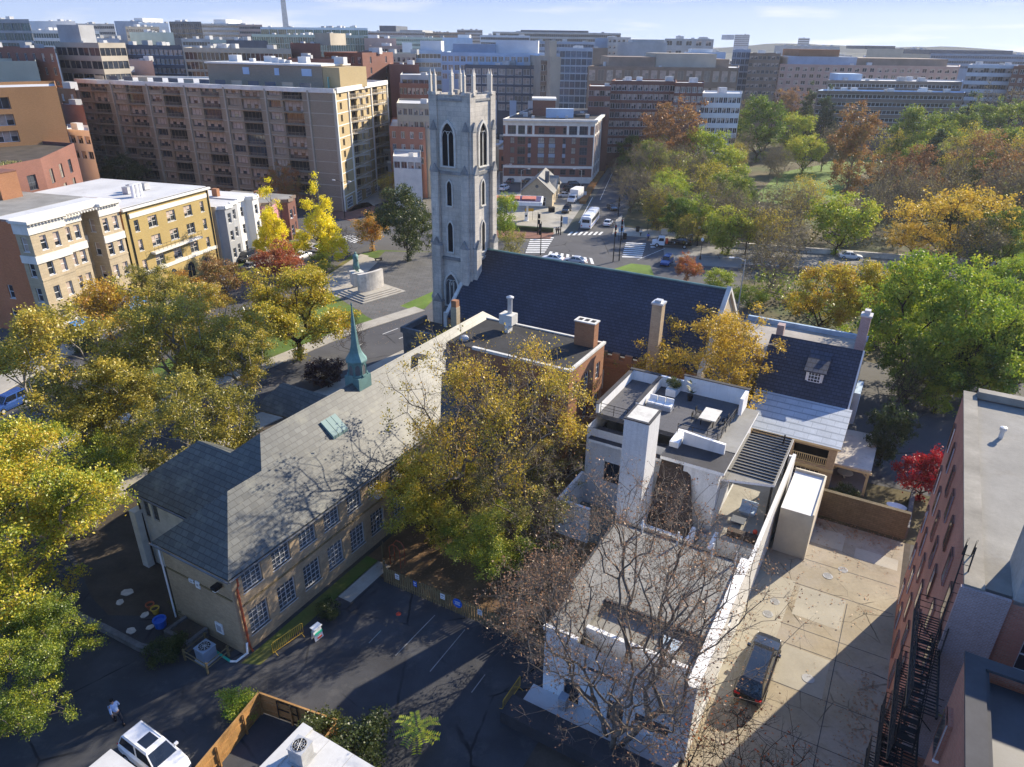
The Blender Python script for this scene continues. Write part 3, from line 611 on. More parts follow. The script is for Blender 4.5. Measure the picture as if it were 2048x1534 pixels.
# copper spire
cup = MB(); cb, ca = -40.6, 43.3
cup.obox((cb, ca, 11.4), (1.65, 1.65, 1.5)); cup.lathe((cb, ca, 0), [(.82, 12.9), (.82, 14.3)], 8, 0, R(22.5))
cup.lathe((cb, ca, 0), [(1.0, 14.3), (1.0, 14.42), (.86, 14.6), (.56, 15.1), (.38, 15.8), (.04, 19.4), (.1, 19.5), (.02, 19.75)], 8, 0, R(22.5))
co = cup.build('spire', ['copper'], sch); co['_o'] = list(sch['_o'])
for i in range(8):
    t = R(45*i); me = archmesh(.42, 1.0, .05, .04, 0, 'copper', 'stone_dark', 1, False)
    o = link('louvre', me, co, (cb+math.cos(t)*.77-sch['_o'][0], ca+math.sin(t)*.77-sch['_o'][1], 13.1), t+math.pi/2)
# ---------------------------------------------------------------- parish house with black flat roof
par = groot('parish_house', -33, 56, 'orange brick parish house with black flat roof and chimneys between school and church', 'house')
p_ = MB(); PW = winmesh(1.1, 1.9, 2, 3, .08, .04, 'offwhite', 'glass')
facade(par, p_, (-34.95, 56.0), (-25.5, 56.0), 0, 11.7, rows([1.2, 3.2, 5.4, 7.6], [1.2, 4.7, 8.2], PW, 1.1, 1.9))
facade(par, p_, (-25.5, 56.0), (-25.5, 64.4), 0, 11.7, rows([1.4, 4.2, 7.0], [1.2, 4.7, 8.2], PW, 1.1, 1.9))
facade(par, p_, (-25.5, 64.4), (-40, 64.4), 0, 11.7, []); facade(par, p_, (-40.2, 56.0), (-34.95, 56.0), 7, 11.7, [])
p_.build('wall', ['orangebrick'], par)
p_ = MB(); p_.prism([(-40.2, 56.2), (-25.7, 56.2), (-25.7, 64.2), (-40.2, 64.2)], 11.3, 11.72); p_.build('roof', ['roof_black'], par)
p_ = MB(); p_.box(-36.5, -25.4, 55.85, 56.2, 11.7, 11.98); p_.box(-25.7, -25.38, 56.2, 64.5, 11.7, 11.95); p_.box(-40.4, -25.7, 64.2, 64.5, 11.7, 11.85); p_.build('coping', ['stone_white'], par)
p_ = MB(); p_.box(-28.2, -26.0, 62.6, 63.7, 11.6, 14.3); c0 = p_.build('chimney', ['orangebrick'], par); c0['_o'] = list(par['_o'])
q_ = MB(); q_.box(-28.3, -25.9, 62.5, 63.8, 14.3, 14.42)
for i in range(3): q_.box(-28.0+i*.7, -27.55+i*.7, 62.85, 63.45, 14.42, 14.44, 1)
q_.build('cap', ['stone_white', 'dark'], c0, par['_o'])
p_ = MB(); p_.box(-36.9, -35.3, 61.9, 63.2, 12.5, 13.6); p_.box(-36.0, -35.6, 61.6, 62.6, 11.7, 12.5); c0 = p_.build('vent_block', ['stone_white'], par)
q_ = MB(); q_.lathe((-36.0, 62.7, 13.6), [(.26, 0), (.26, 1.7), (.42, 1.72), (.42, 1.85), (.1, 2.0)], 12); q_.build('flue', ['galv'], c0, par['_o'])
p_ = MB(); p_.lathe((-38.6, 57.6, 11.7), [(.5, 0), (.5, .25), (.35, .45), (.1, .55)], 12); p_.build('roof_vent', ['galv'], par)
p_ = MB(); p_.box(-45.8, -45.0, 65.6, 66.4, 9, 11.6); p_.box(-45.75, -45.05, 65.65, 66.35, 11.6, 12.4, 1); p_.build('chimney', ['creambrick', 'orangebrick'], par)
p_ = MB(); p_.prism([(-54, 66.5), (-47, 66.5), (-47, 71.5), (-54, 71.5)], 0, 6.4, 0, 1); p_.box(-54.2, -53.8, 66.3, 71.6, 6.4, 7.1); p_.box(-53.8, -47, 66.3, 66.7, 6.4, 7.1); p_.build('porch_block', ['stone_dark', 'roof_black'], par)
# ---------------------------------------------------------------- church
ch = groot('church', -35, 75, 'gothic stone church with long blue-grey slate nave roof and tall square bell tower', 'church')
n_ = MB(); NW = archmesh(1.9, 2.9, .16, .12, 2, 'stone_white', 'leaded')
n_.wall((-50, 70.9), (1, 0), 33, 0, 7.6); n_.wall((-17.2, 70.9), (0, 1), 17, 0, 7.6); n_.wall((-50, 88), (0, -1), 17.1, 0, 7.6)
for k in (-17.2, -50): n_.poly([(k, 70.9, 7.6), (k, 87.7, 7.6), (k, 79.3, 14.8)] if k > -20 else [(k, 87.7, 7.6), (k, 70.9, 7.6), (k, 79.3, 14.8)])
for i in range(19):
    b0 = -31.6+i*1.55
    if b0 < -18: n_.box(b0, b0+.85, 70.6, 71.05, 7.3, 8.05)
n_.box(-32, -17.2, 70.62, 71.0, 6.9, 7.3); n_.box(-32, -17.2, 70.7, 70.9, 5.9, 6.05)
nw = n_.build('nave_wall', ['churchbrick'], ch); nw['_o'] = list(ch['_o'])
for b in (-25.0, -20.5): putwin(nw, NW, (-50, 70.9), (1, 0), b+50, 2.0, 0)
q_ = MB(); q_.box(-28.6, -27.9, 70.62, 70.9, 3.2, 5.6); q_.build('niche', ['stone_white'], nw, ch['_o'])
n_ = MB(); slab(n_, [(-50.1, 70.95, 8.0), (-17.0, 70.95, 8.0), (-17.0, 79.3, 15.0), (-50.1, 79.3, 15.0)], .25); slab(n_, [(-17.0, 87.65, 8.0), (-50.1, 87.65, 8.0), (-50.1, 79.3, 15.0), (-17.0, 79.3, 15.0)], .25)
n_.build('nave_roof', ['slate_dark'], ch)
n_ = MB(); n_.tube([(-50.1, 79.3, 15.02), (-17, 79.3, 15.02)], .14, 6); n_.build('ridge_cap', ['copper'], ch)
n_ = MB()
for k0, k1 in ((-17.05, -16.55),):
    for s in (-1, 1): slab(n_, [(k0, 79.3+s*8.6, 7.9), (k1, 79.3+s*8.6, 7.9), (k1, 79.3, 15.35), (k0, 79.3, 15.35)][::s*-1], .5)
n_.box(-50.6, -50.1, 70.8, 71.3, 5, 8.4); slab(n_, [(-50.5, 70.9, 8.2), (-50.05, 70.9, 8.2), (-50.05, 75.3, 11.95), (-50.5, 75.3, 11.95)], .35)
n_.build('gable_coping', ['stone_white'], ch)
n_ = MB(); n_.wall((-17.2+.4, 71.1), (0, 1), 16.6, 0, 8); n_.poly([(-16.8, 71.1, 8), (-16.8, 87.7, 8), (-16.8, 79.3, 15)]); n_.build('gable_wall', ['creambrick'], ch)
n_ = MB(); n_.box(-22.3, -21.2, 69.0, 70.1, 0, 15.3); c0 = n_.build('chimney', ['tanbrick'], ch); q_ = MB(); q_.box(-22.4, -21.1, 68.9, 70.2, 15.3, 15.5); q_.box(-22.1, -21.4, 69.2, 69.9, 15.5, 15.75); q_.build('cap', ['galv'], c0, ch['_o'])
# bell tower
TB0, TB1, TA0, TA1, TZ = -54.8, -49.1, 75.4, 80.9, 34.2
t_ = MB()
t_.box(TB0, TB1, TA0, TA1, 0, TZ-.4, 0, 1)
for x0, x1, y0, y1 in ((TB0, TB1, TA0, TA0+.35), (TB0, TB1, TA1-.35, TA1), (TB0, TB0+.35, TA0+.35, TA1-.35), (TB1-.35, TB1, TA0+.35, TA1-.35)): t_.box(x0, x1, y0, y1, TZ-.4, TZ+.1)
tw = t_.build('tower', ['stone', 'roof_black'], ch); tw['_o'] = list(ch['_o'])
bt = []
for sx in (0, 1):
    for sy in (0, 1):
        X = TB1 if sx else TB0; Y = TA1 if sy else TA0; ex = 1 if sx else -1; ey = 1 if sy else -1
        b_ = MB(); bx = lambda x0, x1, y0, y1, z0, z1: b_.box(min(x0, x1), max(x0, x1), min(y0, y1), max(y0, y1), z0, z1)
        bx(X-ex*1.0, X+ex*.16, Y-ey*1.0, Y+ey*.16, 0, TZ+.35)                          # clasping corner pier
        for z0, z1, pr, wd in ((0, 8.2, .95, 1.25), (8.2, 15.9, .75, 1.15), (15.9, 25.2, .52, 1.0), (25.2, 30.2, .34, .8)):
            for ax in (0, 1):
                if ax: bx(X-ex*.1, X-ex*(.1+wd), Y+ey*.1, Y+ey*pr, z0, z1)
                else: bx(X+ex*.1, X+ex*pr, Y-ey*.1, Y-ey*(.1+wd), z0, z1)
                h = 1.1                                                                     # gabled weathering
                if ax:
                    xa, xb, ya, yb = X-ex*.02, X-ex*(.18+wd), Y+ey*.1, Y+ey*(pr+.08); xm = (xa+xb)/2
                    P3 = [(xa, z1), (xb, z1), (xm, z1+h)]
                    fr = [(p, yb, z) for p, z in P3]; bk = [(p, ya, z) for p, z in P3]
                else:
                    ya2, yb2, xa2, xb2 = Y-ey*.02, Y-ey*(.18+wd), X+ex*.1, X+ex*(pr+.08); ym = (ya2+yb2)/2
                    P3 = [(ya2, z1), (yb2, z1), (ym, z1+h)]
                    fr = [(xb2, p, z) for p, z in P3]; bk = [(xa2, p, z) for p, z in P3]
                b_.poly(fr, 1)
                for i in range(3): b_.poly([fr[i], fr[(i+1) % 3], bk[(i+1) % 3], bk[i]], 1)
        b_.build('buttress', ['stone', 'weathering'], tw, ch['_o'])
s_ = MB()
for z, e, h in ((25.0, .2, .35), (14.0, .26, .4), (7.0, .3, .35), (33.6, .12, .25)):
    for x0, x1, y0, y1 in ((TB0+1, TB1-1, TA0-e, TA0), (TB0+1, TB1-1, TA1, TA1+e), (TB0-e, TB0, TA0+1, TA1-1), (TB1, TB1+e, TA0+1, TA1-1)): s_.box(x0, x1, y0, y1, z, z+h)
s_.build('string_course', ['weathering'], tw, ch['_o'])
AB = archmesh(1.75, 5.1, .28, .2, 1, 'stone_white', 'dark', 1.0); AM = archmesh(.72, 3.1, .16, .12, 0, 'stone_white', 'dark', 1.1); AL = archmesh(.78, 3.9, .16, .12, 0, 'stone_white', 'dark', 1.1); AD = archmesh(1.9, 4.4, .28, .2, 2, 'stone_white', 'leaded', 1.0)
for me, z, dd in ((AB, 26.0, 0), (AM, 21.1, 0), (AL, 15.1, 0), (AD, 7.7, 0)):
    putwin(tw, me, (TB0, TA0), (1, 0), 2.5, z, dd)
    if me is not AD: putwin(tw, me, (TB1, TA0), (0, 1), 2.75, z, dd); putwin(tw, me, (TB0, TA1), (0, -1), 2.75, z, dd); putwin(tw, me, (TB1, TA1), (-1, 0), 2.85, z, dd)
pm = MB(); pm.box(-.16, .16, -.16, .16, 0, 2.0); pm.lathe((0, 0, 2.0), [(.25, 0), (.25, .1), (.16, .2), (.02, .8)], 4, 0, R(45)); pm.box(-.3, .3, -.3, .3, -.05, .25)
pme = pm.mesh('pinnacle', ['stone_plain'])
for x, y in ((TB0-.02, TA0+.15), (TB0+.75, TA0-.02), (TB1-.75, TA0-.02), (TB1, TA0+.75), (TB1-.75, TA1), (TB1, TA1-.75), (TB0+.75, TA1), (TB0, TA1-.75), ((TB0+TB1)/2, TA1-.1), ((TB0+TB1)/2+.2, TA0+.1)):
    link('pinnacle', pme, tw, (x-ch['_o'][0], y-ch['_o'][1], TZ+.1))
# ---------------------------------------------------------------- slate roofed house with brick porch
sh = groot('slate_house', -6.5, 67, 'brick house with dark blue slate roof, dormer and two storey rear porch', 'house')
h_ = MB(); HW = winmesh(1.3, 1.7, 4, 4, .08, .035, 'offwhite', 'leaded', 0, .04)
h_.wall((-10.9, 73.3), (1, 0), 8.6, 0, 6.5, [(1.0, 3.4, .1, 2.3), (4.8, 7.4, .1, 2.3)], .3)
facade(sh, h_, (-2.3, 73.3), (-2.3, 83.9), 0, 6.5, rows([2.5, 5.5, 8.5], [1, 4], HW, 1.3, 1.7)); facade(sh, h_, (-10.9, 83.9), (-10.9, 73.3), 0, 6.5, rows([2.5, 8.2], [3.4], HW, 1.3, 1.7))
h_.poly([(-2.3, 73.3, 6.5), (-2.3, 83.9, 6.5), (-2.3, 78.6, 10.8)]); h_.poly([(-10.9, 83.9, 6.5), (-10.9, 73.3, 6.5), (-10.9, 78.6, 10.8)])
h_.build('wall', ['tanbrick'], sh)
h_ = MB(); slab(h_, [(-11.3, 72.9, 6.3), (-1.9, 72.9, 6.3), (-1.9, 78.6, 11.0), (-11.3, 78.6, 11.0)], .22); slab(h_, [(-1.9, 84.3, 6.3), (-11.3, 84.3, 6.3), (-11.3, 78.6, 11.0), (-1.9, 78.6, 11.0)], .22); h_.build('roof', ['slate_dark'], sh)
h_ = MB(); h_.box(-2.0, -1.75, 72.8, 72.95, 6.1, 6.3); slab(h_, [(-1.88, 72.85, 6.28), (-1.72, 72.85, 6.28), (-1.72, 78.6, 11.05), (-1.88, 78.6, 11.05)], .3); h_.build('bargeboard', ['offwhite'], sh)
dm = MB(); dm.box(-6.6, -4.9, 74.9, 77.4, 7.3, 9.2); dmo = dm.build('dormer', ['offwhite'], sh); dmo['_o'] = list(sh['_o'])
q_ = MB(); slab(q_, [(-6.85, 74.6, 9.15), (-4.65, 74.6, 9.15), (-4.65, 77.8, 10.35), (-6.85, 77.8, 10.35)], .14); q_.build('dormer_roof', ['slate_dark'], dmo, sh['_o'])
putwin(dmo, winmesh(1.3, 1.15, 4, 3, .09, .04, 'white', 'glass'), (-6.6, 74.9), (1, 0), .85, 7.85, -.035)
q_ = MB(); q_.box(-6.7, -4.8, 74.6, 74.9, 7.2, 7.4); q_.build('dormer_sill', ['copper'], dmo, sh['_o'])
pz = MB(); slab(pz, [(-11.0, 66.2, 5.35), (-1.4, 66.2, 5.35), (-1.4, 73.0, 6.55), (-11.0, 73.0, 6.55)], .22, 0, 1); pz.build('porch_roof', [brick('lead_sheet', (.48, .53, .58), (.44, .49, .54), (.28, .32, .36), 1.3, .18, .02, .55, .25, .5, .1), 'woodcream'], sh)
pw = MB(); PF = 66.6
pw.wall((-10.7, PF), (1, 0), 9.0, 0, 5.0, [(.9, 4.1, 2.9, 4.75), (5.1, 8.3, 2.9, 4.75), (1.0, 3.6, .1, 2.2), (5.2, 7.9, .1, 2.2)], .35)
pw.wall((-1.7, PF), (0, 1), 6.7, 0, 5.4, [(1, 2.6, 2.9, 4.75), (4, 5.6, 2.9, 4.75)], .35); pw.wall((-10.7, 73.3), (0, -1), 6.7, 0, 5.4)
pw.build('porch_wall', ['tanbrick'], sh)
pw = MB(); pw.box(-10.4, -2.0, 66.95, 73.2, 2.55, 2.75); pw.box(-10.4, -2.0, 67.6, 67.8, 0, 5, 1); pw.build('porch_floor_and_shade', ['brownstone', 'dark'], sh)  # floor slab, plus an upright near-black sheet standing in for shade inside the porch
for x0 in (-9.8, -5.6):
    q_ = MB(); q_.box(x0, x0+3.2, PF+.02, PF+.1, 3.72, 3.8); q_.box(x0, x0+3.2, PF+.02, PF+.1, 2.95, 3.02)
    for i in range(17): q_.box(x0+.06+i*.19, x0+.12+i*.19, PF+.03, PF+.08, 3.02, 3.72)
    q_.build('railing', ['woodcream'], sh)
q_ = MB(); q_.box(-10.75, -1.65, PF-.1, PF, 2.4, 2.7); q_.build('porch_beam', ['woodcream'], sh)
putwin(sh, winmesh(2.6, 2.1, 6, 4, .08, .05, 'offwhite', 'glass'), (-10.7, PF), (1, 0), 6.55, .1, .3); putwin(sh, winmesh(2.6, 2.1, 6, 4, .08, .05, 'offwhite', 'glass'), (-10.7, PF), (1, 0), 2.3, .1, .3)
q_ = MB(); q_.box(-3.0, -2.0, 83.2, 84.4, 6, 13.2); c0 = q_.build('chimney', ['purplebrick'], sh); k_ = MB(); k_.box(-3.1, -1.9, 83.1, 84.5, 13.2, 13.4); k_.box(-2.8, -2.2, 83.4, 84.2, 13.4, 13.9); k_.build('cap', ['roof_light'], c0, sh['_o'])
q_ = MB(); q_.box(-1.7, -1.1, 76, 79.5, 3.6, 7.2); q_.build('bay_window', ['blue_copper'], sh)
# link wing between nave and slate house
lk = groot('link_wing', -12, 82, 'low brick wing with worn grey flat roof joining church and slate house', 'building')
q_ = MB(); facade(lk, q_, (-16.5, 80), (-11.4, 80), 0, 7.4, [(3.7, 4.2, HW, 1.3, 1.7)]); facade(lk, q_, (-11.4, 80), (-11.4, 84.4), 0, 7.4, []); facade(lk, q_, (-2.0, 84.5), (-2.0, 92), 0, 7.4, rows([2, 5], [3.5], HW, 1.3, 1.7)); q_.wall((-11.4, 84.4), (1, 0), 9.4, 6, 7.4)
q_.build('wall', ['tanbrick'], lk)
q_ = MB(); q_.prism([(-16.5, 80.1), (-11.5, 80.1), (-11.5, 84.5), (-2.1, 84.5), (-2.1, 92), (-16.5, 92)], 7.0, 7.4); q_.build('roof', [mat('worn_felt_roof', (.36, .33, .29), .9, .3, .25, 3, stain=((.2, .18, .16), .3))], lk)
q_ = MB(); q_.box(-16.5, -2.0, 91.8, 92.2, 7.4, 8.0); q_.build('parapet', ['blue_copper'], lk)
q_ = MB(); q_.box(-11.7, -10.9, 84.6, 85.6, 7.3, 10.0); q_.build('chimney', ['purplebrick'], lk)
q_ = MB(); q_.box(-16.9, -13.2, 72.6, 80, 0, 6.2); slab(q_, [(-16.95, 72.3, 6.0), (-13.0, 72.3, 6.0), (-13.0, 80, 9.6), (-16.95, 80, 9.6)], .2, 1); q_.build('side_bay', ['tanbrick', 'slate_dark'], lk)
# ---------------------------------------------------------------- white modern house with roof terrace
mo = groot('modern_house', -14, 50, 'white painted modern house with roof terrace, square chimney and striped canopy roof', 'house')
RZ, TRZ = 8.6, 9.0
q_ = MB()
q_.box(-16.45, -14.4, 46.9, 49.6, 0, 13.5); q_.build('chimney', ['white_brick'], mo); q_ = MB(); q_.box(-16.5, -14.35, 46.85, 49.65, 13.5, 13.6); q_.box(-16.3, -14.55, 47.05, 49.45, 13.6, 13.63, 1); q_.build('chimney_cap', ['roof_dk', 'stone_white'], mo)
wb = MB(); MW = winmesh(1.4, 1.5, 2, 1, .06, .04, 'darkpanel', 'glass')
facade(mo, wb, (-21.9, 52.6), (-14.4, 52.6), 0, RZ-.1, [(3.2, 3.2, winmesh(2.6, 2.2, 3, 1, .06, .05, 'darkpanel', 'glass'), 2.6, 2.2)])
facade(mo, wb, (-14.4, 52.6), (-9.4, 52.6), 0, RZ-.1, [(2.6, 5.6, MW, 1.4, 1.5)]); facade(mo, wb, (-9.4, 52.6), (-9.4, 63.4), 0, RZ-.1, [(5.4, 2.8, winmesh(3, 2.3, 4, 1, .06, .05, 'darkpanel', 'glass'), 3, 2.3)])
facade(mo, wb, (-9.4, 63.4), (-21.9, 63.4), 0, RZ-.1, []); facade(mo, wb, (-21.9, 63.4), (-21.9, 52.6), 0, RZ-.1, rows([3, 7], [2, 5.5], MW, 1.4, 1.5))
wb.build('wall', ['white_brick'], mo)
q_ = MB(); slab(q_, [(-14.4, 51.0, RZ), (-9.0, 51.0, RZ), (-9.0, 63.6, RZ), (-14.4, 63.6, RZ)], .3, 0, 1); slab(q_, [(-21.5, 51.9, RZ-.9), (-14.4, 51.9, RZ-.9), (-14.4, 54.6, RZ-.9), (-21.5, 54.6, RZ-.9)], .25, 0, 1); q_.build('roof', ['roof_dk', 'white'], mo)
q_ = MB(); q_.box(-21.9, -10.8, 54.6, 63.5, RZ-.05, TRZ, 0); q_.box(-10.8, -9.0, 54.6, 63.6, RZ+.01, RZ+.05, 1); to = q_.build('terrace_deck', [brick('deck_boards', (.13, .13, .14), (.11, .11, .12), (.05, .05, .055), 3.5, .14, .015, .7, .15, .5, .1), 'roof_grey2'], mo); to['_o'] = list(mo['_o'])
for nm, bx in (('parapet', (-21.9, -16.4, 63.2, 63.5, TRZ, TRZ+1.1)), ('parapet', (-16.4, -10.2, 63.2, 63.5, TRZ, TRZ+1.7)), ('parapet', (-22.0, -21.7, 54.6, 63.2, TRZ, TRZ+1.0)), ('parapet', (-18.9, -18.6, 56.6, 63.2, TRZ, TRZ+1.05)), ('planter_box', (-17.6, -16.6, 61.4, 63.1, TRZ, TRZ+.75)), ('parapet', (-10.45, -10.15, 61.0, 63.2, TRZ, TRZ+1.7)), ('step_block', (-14.3, -13.5, 52.9, 55.5, RZ, RZ+.5))):
    k_ = MB(); k_.box(*bx); k_.build(nm, ['white'], mo)
k_ = MB(); k_.poly([(-13.4, 53.9, RZ), (-9.8, 53.9, RZ), (-9.8, 53.9, RZ+.95), (-13.4, 53.9, RZ+1.2)]); k_.poly([(-13.4, 54.2, RZ), (-13.4, 54.2, RZ+1.2), (-9.8, 54.2, RZ+.95), (-9.8, 54.2, RZ)]); k_.poly([(-13.4, 53.9, RZ+1.2), (-9.8, 53.9, RZ+.95), (-9.8, 54.2, RZ+.95), (-13.4, 54.2, RZ+1.2)]); k_.poly([(-9.8, 53.9, RZ), (-9.8, 54.2, RZ), (-9.8, 54.2, RZ+.95), (-9.8, 53.9, RZ+.95)]); k_.poly([(-13.4, 54.2, RZ), (-13.4, 53.9, RZ), (-13.4, 53.9, RZ+1.2), (-13.4, 54.2, RZ+1.2)]); k_.build('parapet', ['white'], mo)
k_ = MB(); k_.box(-22.05, -18.8, 63.15, 63.55, TRZ+1.1, TRZ+1.18); k_.box(-16.5, -10.1, 63.15, 63.55, TRZ+1.7, TRZ+1.78); k_.box(-18.95, -18.55, 56.6, 63.15, TRZ+1.05, TRZ+1.12); k_.box(-22.05, -21.65, 54.5, 63.15, TRZ+1.0, TRZ+1.07); k_.build('coping', ['roof_dk'], mo)
for p, q in (((-14.2, 54.7), (-10.7, 54.7)), ((-10.7, 54.7), (-10.5, 60.8)), ((-21.6, 54.8), (-16.8, 54.8))):
    d = Vector((q[0]-p[0], q[1]-p[1])); L = d.length; d.normalize(); k_ = MB()
    for z in (.35, .65, 1.0): k_.tube([(p[0], p[1], TRZ+z), (q[0], q[1], TRZ+z)], .018 if z < 1 else .03, 4)
    for i in range(int(L/1.3)+1): k_.tube([(p[0]+d.x*i*1.3, p[1]+d.y*i*1.3, TRZ-.1), (p[0]+d.x*i*1.3, p[1]+d.y*i*1.3, TRZ+1.05)], .035, 4)
    k_.build('railing', ['black_metal'], mo)
# striped canopy over the side terrace
k_ = MB(); slab(k_, [(-11.4, 51.6, 7.25), (-5.3, 53.6, 7.25), (-5.3, 62.0, 7.45), (-9.2, 61.0, 7.45)], .22, 0, 1)
for i in range(17):
    a = 53.8+i*.5; b0 = -9.0 if a > 54 else -10.0
    k_.box(b0, -5.45, a, a+.05, 7.2+.024*(a-52), 7.33+.024*(a-52), 2)
k_.build('canopy', ['roof_grey', 'white', 'roof_black'], mo)
k_ = MB(); k_.box(-5.6, -5.4, 53.7, 53.9, 3, 7.2); k_.box(-5.6, -5.4, 61.5, 61.7, 3, 7.3); k_.tube([(-6.0, 60.6, 7.3), (-6.0, 60.6, 8.4)], .07, 6); k_.build('canopy_post', ['black_metal'], mo)
k_ = MB(); k_.box(-9.4, -5.0, 50.2, 63.4, 0, 2.8, 0, 1); k_.box(-5.25, -4.95, 44.2, 63.4, 0, 5.2); k_.box(-9.4, -5.25, 63.1, 63.4, 2.8, 5.0); k_.build('side_terrace', ['white_brick', 'concrete'], mo)
k_ = MB(); k_.box(-4.6, -2.05, 54.9, 61.6, 0, 4.5, 0, 1); k_.box(-2.05, -1.9, 54.8, 61.8, 0, 4.7); k_.box(-4.6, -2.05, 61.6, 61.8, 4.0, 4.75); k_.build('garage_block', [mat('cream_wall', (.60, .54, .42), .85, .12, .4, 4), 'roof_white'], mo)
# dark gable screen, stair and courtyard
k_ = MB(); k_.poly([(-14.4, 49.0, 2.8), (-10.6, 49.0, 2.8), (-12.2, 51.6, 8.2), (-14.4, 51.6, 8.2)]); k_.poly([(-10.6, 49.0, 2.8), (-10.3, 49.3, 2.8), (-12.0, 51.7, 8.2), (-12.2, 51.6, 8.2)]); k_.build('timber_screen', ['darkbrown'], mo)
k_ = MB(); k_.box(-12.4, -9.4, 51.3, 52.6, 0, 8.2); k_.build('side_wall', ['white_brick'], mo)
k_ = MB(); k_.box(-14.3, -10.2, 47.2, 47.5, 0, 3.9); k_.box(-10.5, -10.2, 47.5, 49.2, 0, 3.9); k_.box(-8.8, -5.25, 46.2, 46.5, 0, 3.4); k_.box(-8.8, -8.5, 46.5, 50.2, 0, 3.4); k_.build('courtyard_wall', ['white'], mo)
k_ = MB()
for i in range(9): k_.box(-10.1, -8.85, 46.6+i*.4, 50.2, i*.31, i*.31+.31)
k_.box(-14.3, -9.4, 44.6, 47.2, 0, .6); k_.build('stair', ['greyconc'], mo)
k_ = MB(); k_.tube([(-10.0, 46.8, 1.2), (-9.9, 50.4, 4.0)], .04, 5); k_.build('handrail', ['black_metal'], mo)
k_ = MB(); k_.box(-21.9, -16.5, 47.6, 52.5, 0, .35, 0); k_.box(-22.2, -21.9, 47.3, 52.6, 0, 3.6, 1); k_.box(-21.9, -19.0, 47.3, 47.6, 0, 3.6, 1); k_.build('side_court', [mat('green_grey_slab', (.17, .19, .16), .8, .15, .4), 'white'], mo)
# annex in front
an = groot('white_annex', -10, 31, 'low white rendered house with flat grey roof set forward of the modern house', 'house')
q_ = MB(); AW = winmesh(1.1, 2.1, 1, 1, .07, .04, 'darkpanel', 'glass'); AW2 = winmesh(2.2, 1.0, 2, 1, .07, .04, 'darkpanel', 'glass')
facade(an, q_, (-14.9, 31.0), (-4.95, 31.0), 0, 5.9, [(2.1, .2, AW, 1.1, 2.1), (5.2, .2, AW, 1.1, 2.1), (7.6, 1.2, AW2, 2.2, 1.0), (4.2, 3.9, AW2, 2.2, 1.0)])
facade(an, q_, (-4.95, 31.0), (-4.95, 44.2), 0, 5.9, [(3, 1.2, AW2, 2.2, 1), (8, 3.8, AW2, 2.2, 1)]); facade(an, q_, (-4.95, 44.0), (-15.3, 44.0), 0, 5.9, []); facade(an, q_, (-15.3, 44.0), (-14.9, 31.0), 0, 5.9, [(4, 1.2, AW2, 2.2, 1), (9, 3.6, AW2, 2.2, 1)])
q_.build('wall', ['white'], an)
q_ = MB(); q_.prism([(-15.2, 35.4), (-5.6, 35.4), (-5.6, 43.8), (-15.3, 43.8)], 5.5, 6.0); q_.prism([(-12.6, 32.6), (-5.6, 32.6), (-5.6, 35.4), (-12.6, 35.4)], 5.0, 5.5); q_.prism([(-14.9, 31.2), (-12.6, 31.2), (-12.6, 35.4), (-14.9, 35.4)], 5.5, 6.0); q_.prism([(-12.6, 31.2), (-5.6, 31.2), (-5.6, 32.6), (-12.6, 32.6)], 4.0, 4.4); q_.build('roof', ['roof_grey2'], an)
q_ = MB(); q_.box(-5.6, -4.9, 30.9, 44.1, 5.9, 6.35); q_.box(-12.6, -5.6, 32.3, 32.6, 4.4, 6.1); q_.box(-15.0, -12.6, 30.9, 31.2, 5.9, 6.2); q_.box(-12.6, -5.6, 30.9, 31.2, 4.4, 4.9); q_.build('parapet', ['white'], an)
q_ = MB(); q_.box(-15.4, -5.6, 43.8, 44.1, 6.0, 6.12); q_.box(-12.6, -5.6, 35.25, 35.42, 5.9, 6.12); q_.box(-15.35, -15.2, 35.4, 43.8, 6.0, 6.1); q_.build('roof_edge', ['roof_dk'], an)
for i, b in enumerate((-13.0, -10.2, -7.6, -5.9)):
    q_ = MB(); q_.obox((b, 43.5, 5.9), (.12, .12, 1.3), 0, 0); q_.build('roof_post', ['white'], an)
q_ = MB(); q_.box(-8.2, -6.9, 33.2, 34.6, 5.5, 5.75); q_.box(-8.1, -7.0, 33.3, 34.5, 5.75, 5.78, 1); q_.build('skylight', ['metal', 'bluepanel'], an)
q_ = MB(); q_.box(-15.6, -5.2, 29.2, 31.0, 0, .55, 0); q_.box(-16.2, -5.2, 27.6, 29.2, 0, 1.0, 1); q_.build('front_patio', ['lightpanel', 'roof_dk'], an)
# rubbish bin by the annex door
bn = groot('wheelie_bin', -13.0, 30.3, 'grey wheeled bin standing on the pale patio by the annex door', 'bin', z=.55); q_ = MB(); q_.obox((-13.0, 30.3, .55), (.5, .55, 1.0)); q_.build('body', ['greypaint'], bn); q_ = MB(); q_.obox((-13.0, 30.28, 1.55), (.56, .62, .08)); q_.build('lid', ['bluegrey'], bn)
